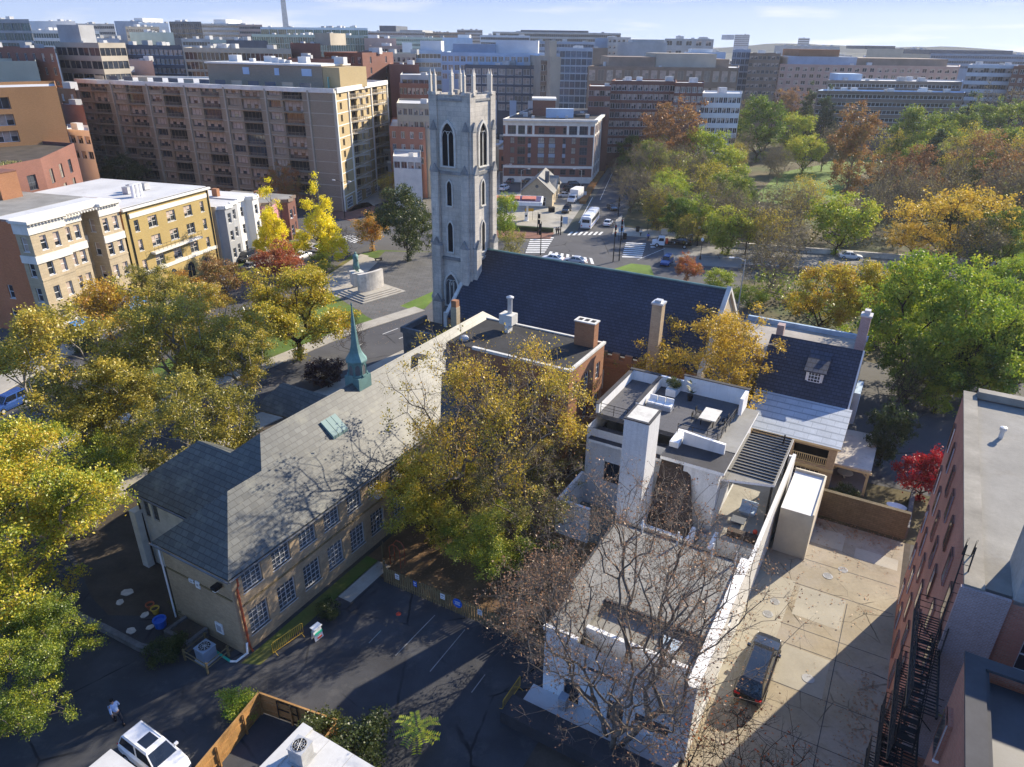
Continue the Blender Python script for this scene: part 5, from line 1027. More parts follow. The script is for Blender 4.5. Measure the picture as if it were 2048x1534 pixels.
for i, (x, y) in enumerate(((LR-16, 7), (LR-13, 9), (LR-10, 8), (LR-7, 10), (LR-4, 9), (LR-1, 11), (LR-11, 12))): ac_box(Vector((r0_.x, r0_.y, 0))+rM @ Vector((x, y, rzH-.55)), .2*i, 2.2, 'pale air conditioner on the planted roof of the red brown flats', 'air conditioners on the planted roof')
roof_box(rb_, LR-9, LR-3, 5.5, 7.5, rzH-.5, rzH+1.3, 'galv', 'roof_duct')
# seven storey brick and white office house
z7 = 19.0; a0, a1, a2 = P(1007, 237, z7), P(1190, 240, z7), P(1217, 218, z7); a1 = Vector((a1.x, a0.y+ (a1.y-a0.y)*.6, 0)); dd = (a2-Vector((a1.x, a1.y, z7))); dd.z = 0
b7, L7 = block('brick_office', 'six storey brown brick office house with white top floor and blue spandrels', [a0, a1, a1+dd.normalized()*42, a0+dd.normalized()*42], z7, 'offwhite', 'roof_dk', 'office building', None, .3)
LB = math.dist(L7[0], L7[1]); Wf = lambda w_, h_, n, g='glass': winmesh(w_, h_, n, 2, .1, .07, 'darkpanel', g)
wins = [(LB*f, 14.6, Wf(2.4, 2.4, 3), 2.4, 2.4) for f in (.1, .2, .77, .88)]+[(LB*f, 14.8, Wf(1.8, 1.9, 2), 1.8, 1.9) for f in (.42, .54)]+[(LB*f, 14.8, Wf(.9, 1.9, 1), .9, 1.9) for f in (.29, .675)]
for v in (5.9, 8.9, 11.8): wins += [(LB*.1, v, Wf(1.3, 1.8, 2, 'glass_pale'), 1.3, 1.8), (LB*.2, v-.3, Wf(2.4, 2.3, 3), 2.4, 2.3), (LB*.29, v, Wf(.9, 1.7, 1), .9, 1.7), (LB*.42, v, Wf(1.9, 1.8, 3, 'glass_pale'), 1.9, 1.8), (LB*.54, v, Wf(1.9, 1.8, 3, 'glass_pale'), 1.9, 1.8), (LB*.675, v, Wf(.9, 1.7, 1), .9, 1.7), (LB*.78, v, Wf(1.3, 1.8, 2, 'glass_pale'), 1.3, 1.8), (LB*.89, v-.3, Wf(2.4, 2.3, 3), 2.4, 2.3)]
wins += [(LB*f, 2.5, Wf(1.8, 1.7, 2), 1.8, 1.7) for f in (.1, .2, .29, .42, .54, .675, .78, .89)]
SD = math.dist(L7[1], L7[2]); side = rows([SD*(i+.5)/9 for i in range(9)], [2.5, 5.9, 8.9, 11.8, 14.8], Wf(2.2, 1.9, 2), 2.2, 1.9)
wo = shell(b7, L7, z7, 'redbrick2', {0: wins, 1: side}, .22); wo['_o'] = [0, 0, 0]
for z, hh, e in ((13.9, .65, .1), (17.1, 1.4, .1), (18.4, .6, 1.0), (4.5, .75, .1), (.0, 1.9, .12)):
    b = MB(); b.box(-.1, LB+.1, -e, 0, z, z+hh)
    p, q = Vector(L7[1]), Vector(L7[2]); d = (q-p).normalized(); b.obox(((p.x+q.x)/2+d.y*e/2, (p.y+q.y)/2-d.x*e/2, z+.01), (SD+.2, e, hh), math.atan2(d.y, d.x)); b.build('stone_band', ['offwhite'], b7)
for f in (.035, .15, .25, .33, .71, .825, .945):
    b = MB(); b.box(LB*f-.35, LB*f+.35, -.12, 0, 14.55, 17.1); b.build('pilaster', ['offwhite'], b7)
for f, w_ in ((.29, 1.0), (.42, 2.0), (.54, 2.0), (.675, 1.0)):
    for v in (7.75, 10.7, 13.5 - .0):
        if v < 13: b = MB(); b.box(LB*f-w_/2, LB*f+w_/2, -.05, 0, v, v+1.1); b.build('spandrel', ['bluegrey'], b7)
d = (Vector(L7[2])-Vector(L7[1])).normalized()
for i in range(10):
    b = MB(); p = Vector(L7[1])+d*(SD*i/9.02+.2); b.obox((p.x+d.y*.1, p.y-d.x*.1, 0), (.55, .35, z7-.6), math.atan2(d.y, d.x)); b.build('pilaster', ['offwhite'], b7)
roof_box(b7, LB*.32, LB*.58, 14, 22, z7-.3, z7+4.4, 'redbrick2', 'stair_house'); roof_box(b7, LB*.31, LB*.59, 13.7, 22.2, z7+4.4, z7+5.0, 'offwhite', 'stair_house_cornice'); roof_box(b7, LB*.47, LB*.78, 8, 10, z7-.3, z7+2.4, 'bluepanel', 'plant_screen')
b = MB(); b.lathe((LB*.86, 13, z7), [(2.6, -.2), (2.6, .6), (2.3, .65)], 20); b.build('roof_tank', ['roof_dk'], b7)
rnd = random.Random(8)
for i in range(14): x, y, s = rnd.uniform(LB*.12, LB*.92), rnd.uniform(4, 26), rnd.uniform(.7, 1.5); roof_box(b7, x, x+s, y, y+s, z7-.3, z7-.3+s*.9, 'galv', 'roof_unit')
# filling station
gs = P(1042, 412, 0); ge = P(1104, 415, 0); grz = math.atan2(ge.y-gs.y, ge.x-gs.x)
st_ = root('station_house', gs, grz, 'small stone filling station house with grey gabled roof and cross gable', 'filling station', None, (0, 0, 0)); gw = math.dist(gs[:2], ge[:2]); GD = 17
b = MB(); GWm = winmesh(1.6, 1.9, 2, 2, .1, .07, 'white', 'glass')
facade(st_, b, (0, 0), (gw, 0), 0, 4, [(gw*.25, 1, GWm, 1.6, 1.9), (gw*.72, .2, winmesh(1.3, 2.4, 1, 2, .1, .07, 'white', 'glass'), 1.3, 2.4)], .15); facade(st_, b, (gw, 0), (gw, GD), 0, 4, rows([4, 9, 14], [1], GWm, 1.6, 1.9), .15); b.wall((gw, GD), (-1, 0), gw, 0, 4); b.wall((0, GD), (0, -1), GD, 0, 4)
b.poly([(0, 0, 4), (gw, 0, 4), (gw/2, 0, 7.6)]); b.poly([(gw, GD, 4), (0, GD, 4), (gw/2, GD, 7.6)]); b.poly([(gw, 6, 4), (gw, 13, 4), (gw, 9.5, 6.6)]); b.build('wall', ['creambrick'], st_)
b = MB(); slab(b, [(gw+.5, -.5, 3.75), (gw+.5, GD+.5, 3.75), (gw/2, GD+.5, 7.75), (gw/2, -.5, 7.75)], .2); slab(b, [(-.5, GD+.5, 3.75), (-.5, -.5, 3.75), (gw/2, -.5, 7.75), (gw/2, GD+.5, 7.75)], .2)
slab(b, [(gw+.6, 5.6, 3.9), (gw+.6, 9.5, 6.9), (gw*.6, 9.5, 6.9), (gw*.85, 5.6, 4.9)][::1], .15); slab(b, [(gw+.6, 9.5, 6.9), (gw+.6, 13.4, 3.9), (gw*.85, 13.4, 4.9), (gw*.6, 9.5, 6.9)], .15); b.build('roof', ['roof_grey2'], st_)
b = MB(); b.lathe((0, 0, 0), [(.45, -.06), (.45, .06)], 12); me = b.mesh('round_vent', ['stone_dark']); v = link('round_vent', me, st_, (gw/2, -.05, 5.4)); v.rotation_euler = (R(90), 0, 0)
b = MB(); b.box(gw*.7, gw*.7+1.1, 3, 4.1, 6, 8.9); b.build('chimney', ['stone_dark'], st_)
ca_ = root('fuel_canopy', P(1000, 440, 0), R(-4), 'white fuel canopy with red lined top and two posts in front of the station', 'canopy', None, (0, 0, 0))
b = MB(); b.box(-8, 10.5, -3, 5, 4.3, 5.2); b.build('fascia', ['white'], ca_); b = MB(); b.box(-7.6, 10.1, -2.6, 4.6, 5.2, 5.24); b.build('roof', [mat('canopy_blue_roof', (.06, .05, .12), .6, .2)], ca_)
for i in range(4):
    b = MB(); b.box(-6.6+i*4, -3.2+i*4, -1.2, 2.6, 5.24, 5.6); b.build('roof_light', [mat('red_roof_panel', (.5, .16, .1), .6, .2)], ca_)
for x in (-4, 6.5):
    b = MB(); b.box(x, x+.5, .8, 1.3, 0, 4.3); b.build('post', ['white'], ca_)
pu = MB(); pu.box(-.35, .35, -.25, .25, .15, 1.7); pu.box(-.4, .4, -.3, .3, 1.7, 1.95); pu.box(-.6, .6, -.45, .45, 0, .15)
for i, x in enumerate((-3, 6.5)):
    t = root('fuel_pump', P(1000, 440, 0)+Vector((x, -.6, 0)), 0, 'fuel pump under the white canopy', 'fuel pump', 'fuel pumps under the canopy', (0, 0, 0)); pu.build('cabinet', ['white'], t); b = MB(); b.box(-.25, .25, -.27, -.25, 1.1, 1.55); b.build('display', ['dark'], t)
# ================================================================ CITY BEHIND
def bg(name, label, x0, x1, yt, Y, rz=0, D=30, wall='tan', roof='roof_light', style='punch', fl=5, cols=8, g='glass', fm='greypaint', wh=(1.6, 1.7), side=0, group=None, par=.5, parm=None, plant=None, fh=3.3, cat='office building', top=1.3, side_left=0, h0=0):
    p0 = Q(x0, yt, Y); h = p0.z; d = Vector((math.cos(R(rz)), math.sin(R(rz)), 0)); lo_, hi = 1., 900.
    for _ in range(50):
        mid = (lo_+hi)/2
        m_ = p0+d*mid
        if m_.y > 40 and px_of(m_)[0] < x1: lo_ = mid
        else: hi = mid
    n = Vector((-d.y, d.x, 0)); p1 = p0+d*lo_
    if side == 0: n = Vector((p1.x, p1.y, 0)).normalized()
    t, L = block(name, label, [p0, p1, p1+n*D, p0+n*D], h, wall, roof, cat, group, par, parm)
    F = {}
    def grid_(Wd, nc):
        if nc <= 0: return []
        ws = []
        for k in range(fl):
            z = h-top-wh[1]-k*fh
            if z < .3: break
            if style == 'punch':
                ms = [winmesh(wh[0], wh[1], 2, 1, .1, .09, fm, g, 0, 0, None, f) for f in (0, 0, .5, .8, 1)]
                ws += [(Wd*(i+.5)/nc, z, ms, wh[0], wh[1]) for i in range(nc)]
            elif style == 'band': ws.append((Wd/2, z, winmesh(round(Wd-1.0, 1), wh[1], max(2, int(Wd/1.7)), 1, .12, .14, fm, g), round(Wd-1.0, 1), wh[1]))
            elif style == 'curtain': ws += [(Wd*(i+.5)/nc, z, winmesh(round(Wd/nc-.25, 2), wh[1], max(2, int(Wd/nc/1.5)), 1, .06, .1, fm, g), round(Wd/nc-.25, 2), wh[1]) for i in range(nc)]
        return ws
    if style != 'plain':
        F[0] = grid_(math.dist(L[0], L[1]), cols); F[1] = grid_(math.dist(L[1], L[2]), side); F[3] = grid_(math.dist(L[3], L[0]), side_left)
    shell(t, L, h, wall, F, .18)
    for q in plant or []:
        fx0, fx1, y0, y1, hh, m = q; Wd = math.dist(L[0], L[1]); roof_box(t, Wd*fx0, Wd*fx1, y0, y1, h-.5, h+hh, m)
    rr = random.Random(int(x0*7+yt)); Wd = math.dist(L[0], L[1])
    for i in range(min(12, int(Wd/5))):
        u_, v_, s = rr.uniform(.06, .88), rr.uniform(.1, .75), rr.uniform(.9, 2.2); x = L[0][0]*(1-u_)*(1-v_)+L[1][0]*u_*(1-v_)+L[2][0]*u_*v_+L[3][0]*(1-u_)*v_; y = L[0][1]*(1-u_)*(1-v_)+L[1][1]*u_*(1-v_)+L[2][1]*u_*v_+L[3][1]*(1-u_)*v_; roof_box(t, x, x+s*1.3, y, y+s, h-.5, h-.5+s*.9, rr.choice(['galv', 'roof_light', 'greyconc']), 'roof_unit')
    return t
GR = -22
bg('glass_office', 'grey green glass office block at the far left of the skyline', -70, 57, 38, 300, GR, 40, 'greyconc', 'roof_light', 'curtain', 6, 7, 'glass_green', 'greypaint', (2, 2.5), 0)
bg('white_roof_hall', 'white roofed office block behind the grey green glass block', 53, 150, 42, 430, GR, 60, 'whitepanel', 'roof_white', 'plain')
bg('terrace_office', 'long office block with white roof terrace and green glass band', 58, 198, 60, 380, GR, 30, 'offwhite', 'roof_white', 'band', 3, 1, 'glass_green', 'white', (2, 2.2))
bg('dark_office', 'dark grey office roofline between white hall and blue blocks', 120, 228, 47, 520, GR, 40, 'greyconc', 'roof_dk', 'band', 4, 1)
bg('blue_office', 'blue grey flat panelled block on the skyline left', 228, 276, 42, 560, GR, 40, 'bluegrey', 'roof_light', 'plain', plant=[(.75, 1.1, 2, 20, 2, 'whitepanel')])
bg('white_office', 'bright white skyline block right of the blue grey block', 276, 336, 46, 600, GR, 40, 'whitepanel', 'roof_white', 'plain')
bg('tan_office', 'tan skyline block with a dark louvred floor', 250, 318, 53, 470, GR, 30, 'tan', 'roof_light', 'band', 4, 1)
bg('antenna_office', 'dark grey block topped with a radio mast on the skyline', 338, 402, 43, 560, GR, 40, 'darkpanel', 'roof_light', 'curtain', 3, 5, 'glass', 'greypaint', (2, 2.6))
bg('grey_office', 'grey and white stepped office block left of the obelisk', 400, 482, 47, 640, GR, 40, 'greyconc', 'roof_white', 'band', 4, 1, plant=[(.3, .6, 2, 20, 3, 'whitepanel')])
bg('pale_office', 'peach stone office block just left of the obelisk', 476, 524, 49, 600, GR, 40, 'pinkpanel', 'roof_light', 'band', 4, 1)
bg('navy_office', 'low navy panelled block behind the charcoal flats', 168, 238, 76, 340, GR, 25, 'bluegrey', 'roof_dk', 'plain')
bg('sage_office', 'pale sage panelled block with deep blue side', 258, 346, 64, 400, GR, 30, 'greenpanel', 'roof_light', 'plain')
bg('grey_louvre_office', 'grey louvred plant floor behind the white framed flats', 362, 420, 77, 370, GR, 25, 'greyconc', 'roof_light', 'band', 2, 1)
bg('small_green_office', 'small green glass pavilion on a roof behind the white framed flats', 420, 452, 79, 350, GR, 20, 'greenpanel', 'roof_light', 'curtain', 1, 4, 'glass_green', 'white')
bg('dark_plant_office', 'black roof plant block under the green glass hall', 452, 535, 80, 340, GR, 20, 'darkpanel', 'roof_light', 'plain')
bg('green_glass_hall', 'long green glass office hall with upright fins below the obelisk', 503, 728, 68, 430, GR+8, 40, 'greenpanel', 'roof_light', 'curtain', 3, 24, 'glass_green', 'offwhite', (2, 3.2), par=.3)
bg('upper_glass_hall', 'blue and green glass upper storey behind the finned hall', 520, 735, 54, 520, GR+8, 40, 'bluepanel', 'roof_light', 'curtain', 2, 12, 'glass_green', 'greypaint', (2, 3))
bg('round_roof_office', 'glass block with white rounded roof right of the finned hall', 652, 712, 54, 560, GR+8, 40, 'greenpanel', 'roof_white', 'curtain', 3, 6, 'glass_green', 'greypaint', (2, 2.6))
bg('long_grey_office', 'long low grey office roofline left of the tower', 700, 850, 62, 760, GR+12, 60, 'greyconc', 'roof_dk', 'band', 4, 1, plant=[(.38, .6, 4, 40, 5, 'darkpanel'), (.65, .95, 4, 40, 1.5, 'greyconc')])
bg('brown_skyline_office', 'brown skyline block behind the tower pinnacles', 845, 930, 64, 820, 0, 60, 'brownstone', 'roof_light', 'band', 4, 1)
bg('stepped_office', 'grey stepped block on the skyline right of the tower top', 914, 965, 59, 900, 0, 60, 'greyconc', 'roof_light', 'band', 4, 1)
bg('teal_office', 'teal grey glass terraces below the long grey roofline', 780, 900, 74, 620, GR+14, 40, 'greenpanel', 'roof_dk', 'band', 5, 1, 'glass_green')
bg('pink_office', 'pink stone block with square columned top floor', 728, 792, 76, 400, GR+6, 30, 'pinkpanel', 'roof_light', 'plain')
bg('columned_office', 'pink and cream block with a row of square top openings', 738, 806, 91, 370, GR+6, 30, 'pinkpanel', 'roof_light', 'punch', 3, 9, wh=(1.6, 2.2))
bg('white_box_office', 'plain white roof block beside the pink block', 804, 824, 85, 360, GR+6, 20, 'whitepanel', 'roof_white', 'plain')
bg('blue_shade_office', 'pale blue shaded block behind the tower left side', 885, 945, 75, 560, 0, 40, 'bluepanel', 'roof_light', 'plain', plant=[(.5, .9, 2, 20, 2, 'whitepanel')])
bg('tan_window_block', 'tan office block with four columns of grouped windows', 108, 196, 84, 225, GR, 9, 'tan', 'roof_light', 'curtain', 6, 4, 'glass', 'tan', (3, 2.1), 1, fh=3.4, plant=[(0.0, .5, 2, 7, 4.5, 'greyconc')])
bg('old_brick_block', 'old dark brown brick block with arched top windows at far left', -60, 108, 93, 215, GR, 25, 'redbrick2', 'roof_dk', 'punch', 3, 10, wh=(1.1, 1.9))
bg('brown_end_block', 'plain dark brown end wall beside the charcoal flats', 198, 226, 89, 268, GR, 22, 'darkbrown', 'roof_dk', 'plain')
bg('charcoal_flats', 'charcoal flats chequered with pale blue and white windows', 224, 362, 89, 275, GR+4, 22, 'darkpanel', 'roof_dk', 'punch', 5, 15, 'glass_pale', 'bluepanel', (2.1, 1.8), fh=2.9)
bg('white_framed_flats', 'long dark flats with white balcony grid behind the apartment block', 366, 582, 95, 255, GR+8, 22, 'tan', 'roof_light', 'curtain', 5, 6, 'glass', 'offwhite', (3, 2.3), fh=2.9)
bg('brown_brick_flats', 'dark brown brick block at right of the white framed flats', 580, 640, 86, 250, GR+8, 24, 'redbrick2', 'roof_dk', 'plain', plant=[(.7, 1.2, 3, 14, 3, 'tan')])
bg('windowed_brick_flats', 'brown brick flats behind the apartment penthouse', 575, 690, 116, 228, GR+8, 24, 'redbrick2', 'roof_dk', 'punch', 5, 12, wh=(1, 1.7))
bg('tricolour_flats', 'brown and salmon brick flats with tan right end', 648, 724, 104, 262, GR+6, 24, 'redbrick2', 'roof_light', 'punch', 5, 6, wh=(1.2, 2), side=2)
bg('dark_glass_block', 'narrow dark glass block with white window frame grid', 724, 752, 102, 290, GR+6, 24, 'darkpanel', 'roof_dk', 'curtain', 5, 3, 'glass', 'greypaint', (2, 2.4))
bg('cream_hotel', 'cream rendered block with small square windows', 752, 832, 106, 300, GR+6, 30, 'cream', 'roof_light', 'punch', 5, 8, wh=(1.2, 1.6))
bg('dark_red_block', 'dark red brick block in front of the cream block', 778, 838, 128, 262, GR+8, 20, 'redbrick2', 'roof_light', 'plain')
bg('grey_top_block', 'grey topped brick terrace left of the bell tower', 800, 862, 149, 238, GR+12, 24, 'greyconc', 'roof_light', 'band', 1, 1, fh=4); 
bg('brick_terrace', 'red brown brick terrace below the grey topped block', 798, 862, 166, 232, GR+12, 20, 'redbrick2', 'roof_light', 'punch', 3, 8, wh=(1, 1.8))
bg('tan_flat_house', 'tan flat roofed house left of the tower belfry', 793, 858, 206, 205, -10, 18, 'tan', 'roof_light', 'punch', 2, 6, wh=(1.1, 1.7))
bg('red_brick_house', 'red brick three storey house with white roof left of the tower', 778, 850, 252, 205, -12, 24, 'redbrick', 'roof_white', 'punch', 3, 4, fm='white', wh=(1.1, 1.8))
bg('low_shop', 'low pale shop roof beside the lit apartment end', 786, 842, 312, 190, -12, 14, 'offwhite', 'roof_light', 'punch', 1, 4)
bg('blue_white_flats', 'pale blue panelled flats with long balcony bands', 824, 884, 100, 320, 0, 24, 'bluepanel', 'roof_light', 'band', 6, 1, 'glass_pale', 'white', (2, 1.8), plant=[(.25, .95, 3, 16, 3.5, 'lightpanel')])
bg('blue_grid_flats', 'large pale blue and charcoal apartment house right of the tower top', 882, 1097, 104, 300, -3, 26, 'bluepanel', 'roof_light', 'punch', 3, 17, 'glass_pale', 'white', (2.0, 2.0), 4, fh=3.1, plant=[(.1, .5, 4, 18, 3.0, 'bluegrey'), (.5, .9, 6, 20, 4.4, 'lightpanel')])
cf = bg('charcoal_lower_flats', 'charcoal lower storeys of flats with white balconies right of the pinnacles', 930, 1078, 129, 292, -3, 8, 'darkpanel', 'roof_dk', 'punch', 5, 9, 'glass_pale', 'whitepanel', (2.6, 2.2), fh=3.1, cat='apartment house')
for i, x in enumerate((2, 9.5, 17, 24)): roof_box(cf, x, x+2.6, -.5, 0, 4, 20, 'lightpanel' if i % 2 else 'bluepanel', 'bay')
bg('balcony_flats', 'brown flats with stacked white balcony fronts', 1082, 1104, 121, 268, -3, 18, 'brownstone', 'roof_light', 'curtain', 6, 2, 'glass', 'white', (2, 2))
bg('beige_banded_block', 'beige office block with banded sunlit right face', 1102, 1122, 114, 262, 10, 46, 'tan', 'roof_light', 'band', 7, 0, 'glass', 'offwhite', (2, 1.5), 1, plant=[(.1, .8, 4, 12, 5, 'tan')])
bg('dark_blue_tower_block', 'dark blue glass block with white corner right of the beige block', 1120, 1186, 96, 370, -3, 28, 'bluegrey', 'roof_light', 'curtain', 8, 6, 'glass_blue', 'darkpanel', (2, 2.7), 2)
bg('brown_side_block', 'brown block with a pinkish flag sign beside the dark blue block', 1184, 1216, 96, 420, 0, 28, 'brownstone', 'roof_light', 'plain')
bg('flat_top_hall', 'long flat topped office hall with dark roof on the skyline', 985, 1242, 63, 640, 0, 80, 'greyconc', 'roof_light', 'band', 4, 1, 'glass', 'tan', (2, 2), plant=[(.22, .75, 4, 60, 1.5, 'darkpanel'), (.75, .97, 4, 60, -1, 'bluegrey')])
bg('pale_low_hall', 'pale stepped block under the long flat topped hall', 960, 1060, 70, 560, 0, 40, 'lightpanel', 'roof_light', 'band', 4, 1)
bg('green_roof_office', 'dark glass block with planted roof edge behind the blue flats', 1040, 1190, 82, 450, -2, 40, 'bluegrey', 'litter', 'band', 4, 1, 'glass_blue')
bg('blue_step_office', 'pale blue block with terraces right of the flat topped hall', 1190, 1245, 76, 520, 0, 40, 'bluegrey', 'roof_light', 'plain')
bg('mansion_block', 'grey and white block with tall windows below the flag', 1216, 1262, 74, 480, 0, 40, 'greyconc', 'roof_light', 'punch', 5, 5)
bg('plain_grey_block', 'plain grey blank walled block right of centre', 1236, 1335, 84, 440, 0, 30, 'greyconc', 'roof_light', 'plain', plant=[(.3, .95, 2, 20, 1.5, 'greyconc')])
bg('grey_gable_block', 'grey block with white framed openings near the skyline', 1330, 1428, 77, 540, 0, 40, 'greyconc', 'roof_light', 'punch', 3, 5, fm='white', wh=(4, 3), fh=6)
bg('tower_pair', 'small blue glass tower far away right of centre', 1352, 1368, 72, 1500, 0, 40, 'bluegrey', 'roof_light', 'plain'); bg('distant_slab', 'short distant blue slab right of the small blue tower', 1398, 1416, 74, 1400, 0, 40, 'bluegrey', 'roof_light', 'plain')
bg('distant_blue_tower', 'tall distant blue glass tower breaking the right skyline', 1470, 1500, 69, 1500, 5, 40, 'bluegrey', 'roof_light', 'band', 6, 1, 'glass_blue', plant=[(-.5, 0, 2, 30, -9, 'bluegrey')]); bg('distant_white_tower', 'pale distant block on the right skyline above the brick roofs', 1597, 1620, 76, 1300, 0, 40, 'lightpanel', 'roof_light', 'band', 5, 1)
bg('blue_shed', 'long pale blue roof plant screen right of centre', 1368, 1452, 104, 400, 0, 20, 'bluepanel', 'roof_light', 'plain', plant=[(.2, .7, 2, 10, 1.5, 'whitepanel')])
bg('brown_arcade', 'long brown brick block with tall arched windows', 1176, 1478, 132, 318, 2, 40, 'brownstone', 'roof_light', 'punch', 2, 17, 'glass_pale', 'tan', (2.6, 4.2), fh=6.5, plant=[(.15, .46, 6, 30, 3.5, 'brownstone'), (.47, .88, 8, 30, 5.0, 'tan'), (.75, .98, 10, 30, 3, 'brownstone')])
bg('white_brick_flats', 'brick flats with white balconies at the near edge of the park', 1223, 1352, 161, 262, 2, 16, 'redbrick2', 'roof_white', 'punch', 8, 12, 'glass', 'white', (1.6, 1.9), fh=2.9)
bg('brown_white_flats', 'brown brick end of the park edge flats', 1350, 1408, 165, 258, 2, 16, 'redbrick2', 'roof_white', 'punch', 4, 5, 'glass_pale', 'white', (1.6, 1.9), fh=2.9)
bg('low_white_flats', 'low white flats half hidden by orange park trees', 1404, 1484, 186, 262, 2, 16, 'whitepanel', 'roof_white', 'punch', 6, 9, 'glass', 'white', (1.4, 1.9))
bg('small_brick_house', 'small brown house with cluttered white roof near the office house', 1178, 1222, 172, 250, 0, 16, 'redbrick2', 'roof_white', 'punch', 2, 4)
bg('street_glass_block', 'blue grey glass block at the end of the tree lined street', 1466, 1502, 99, 420, -8, 60, 'bluegrey', 'roof_light', 'curtain', 6, 4, 'glass_blue', 'greypaint', (2, 2.6))
bg('street_brown_block', 'grey brown block facing the tree lined street', 1500, 1562, 106, 400, -6, 40, 'brownstone', 'roof_light', 'punch', 6, 7)
bg('pink_banded_hotel', 'long pinkish brick hotel with pale bands beyond the park', 1560, 1920, 128, 400, -3, 50, 'pinkpanel', 'roof_light', 'punch', 6, 24, 'glass', 'offwhite', (2.2, 1.9), 0, side_left=6, fh=3.2, plant=[(.06, .45, 6, 30, 3.6, 'bluegrey'), (.13, .36, 10, 40, 7.0, 'orangebrick'), (.45, .97, 8, 40, 3.2, 'brownstone')])
bg('hotel_wing', 'brick hotel wing with white balconies and pale top terraces', 1514, 1562, 122, 430, -3, 50, 'redbrick2', 'roof_light', 'punch', 7, 7, 'glass_pale', 'white', (2.2, 1.8), fh=3.2)
bg('curved_band_flats', 'brown flats with long white horizontal bands behind the park trees', 1655, 1925, 160, 330, -2, 26, 'brownstone', 'roof_light', 'band', 7, 1, 'glass', 'white', (2, 1.5), fh=3.0, parm='lightpanel', plant=[(.1, .28, 4, 14, 2.4, 'bluepanel')])
bg('lower_band_flats', 'lower brown terrace with white bands in front of the banded flats', 1635, 1930, 181, 315, -2, 12, 'brownstone', 'bluepanel', 'band', 6, 1, 'glass', 'white', (2, 1.5), fh=3.0, parm='bluepanel')
bg('white_grid_flats', 'white angled flats with grid windows at the right edge', 1938, 2036, 129, 330, -14, 26, 'lightpanel', 'roof_light', 'punch', 7, 9, 'glass', 'greypaint', (2.2, 1.8), fh=3.2)
bg('right_edge_flats', 'brown brick flats at the far right edge', 2028, 2150, 132, 320, -20, 26, 'redbrick2', 'roof_light', 'punch', 7, 9, 'glass', 'white', (1.5, 1.7), fh=3.2)
bg('blue_glass_hall', 'low blue glass hall near the right skyline', 1862, 2150, 107, 560, -3, 60, 'bluegrey', 'roof_light', 'band', 3, 1, 'glass_blue', plant=[(.02, .6, 6, 50, 2.5, 'glass_blue')])
bg('olive_hall', 'low olive roofed hall below the wooded ridge', 1735, 1870, 97, 760, 0, 60, 'tan', 'roof_dk', 'plain', plant=[(0, .45, 6, 50, 2.5, 'darkpanel')])
bg('long_ridge_hall', 'long low dark roofed block below the right skyline', 1550, 1680, 91, 800, 0, 60, 'greyconc', 'roof_dk', 'plain')
bg('red_gable_house', 'narrow bright red house squeezed beside the apartment block', 112, 150, 176, 190, GR, 12, 'orangebrick', 'roof_dk', 'punch', 3, 2, fm='white', wh=(.9, 1.6))
bg('dark_red_house', 'dark red house wall between orange flats and apartment block', 124, 166, 208, 182, GR, 12, 'redbrick2', 'roof_light', 'plain')
bg('white_small_house', 'small white house at the foot of the orange flats', 134, 178, 258, 170, GR, 12, 'whitepanel', 'roof_light', 'punch', 2, 3)
bg('pink_low_house', 'salmon painted low house behind the apartment roof', 198, 262, 141, 240, GR, 16, 'pinkpanel', 'roof_light', 'punch', 2, 4)
bg('pale_low_house', 'pale low house behind the roof garden trees', 245, 305, 120, 252, GR, 16, 'pinkpanel', 'roof_light', 'plain')
ob2 = root('obelisk', Q(572, 55, 2050)*Vector((1, 1, 0)) if False else Vector((Q(572, 55, 2050).x, 2050, 0)), .3, 'tall pale stone obelisk rising out of the top of the picture', 'obelisk', None, (0, 0, 0))
b = MB(); b.lathe((0, 0, 0), [(11.9, 0), (7.6, 160), (.1, 177)], 4, 0, R(45)); b.build('shaft', ['greyconc'], ob2)
# simple far blocks and row houses: a few pixels each
def simple(w_, d_, h, wm, rm, nm):
    b = MB(); b.box(-w_/2, w_/2, 0, d_, 0, h, 0, 1); b.box(-w_*.2, w_*.25, d_*.3, d_*.7, h, h+2.5, 0, 1)
    for k in range(int(h/3.4)): b.box(-w_/2+1, w_/2-1, -.06, 0, 1+k*3.4, 2.6+k*3.4, 2); b.box(w_/2, w_/2+.06, 1, d_-1, 1+k*3.4, 2.6+k*3.4, 2)
    return b.mesh(nm, [wm, rm, 'glass'])
fb = [simple(34, 24, 30, 'tan', 'roof_light', 'distant_block'), simple(46, 26, 34, 'greyconc', 'roof_light', 'distant_block'), simple(28, 22, 27, 'brownstone', 'roof_white', 'distant_block'), simple(40, 24, 32, 'bluegrey', 'roof_light', 'distant_block'), simple(30, 22, 24, 'pinkpanel', 'roof_light', 'distant_block')]
rnd = random.Random(21)
for i in range(150):
    Y = 560+1500*rnd.random()**1.3; X = rnd.uniform(-.82, .78)*Y
    o = link('distant_block', rnd.choice(fb), None, (X, Y, 0), R(rnd.uniform(-26, 6))); o.scale = (rnd.uniform(.8, 1.4), 1, rnd.uniform(.62, 1.0)); tag(o, 'distant city block, a few pixels high, in the crowd below the skyline', 'office building', 'distant city blocks below the skyline')
def house_mesh(w_, d_, h, wm, rm):
    b = MB(); b.box(-w_/2, w_/2, 0, d_, 0, h, 0, 1); b.box(-w_/2, w_/2, -.3, .1, h-.5, h+.3, 3); b.box(w_*.2, w_*.35, d_*.4, d_*.5, h, h+1.4, 0); b.box(-w_*.3, -w_*.05, d_*.55, d_*.7, h, h+.9, 3)
    for k in range(int(h/3.3)):
        for x in (-w_*.25, w_*.25): b.box(x-.5, x+.5, -.05, 0, 1+k*3.3, 2.9+k*3.3, 2)
    return b.mesh('town_house', [wm, rm, 'glass', 'offwhite'])
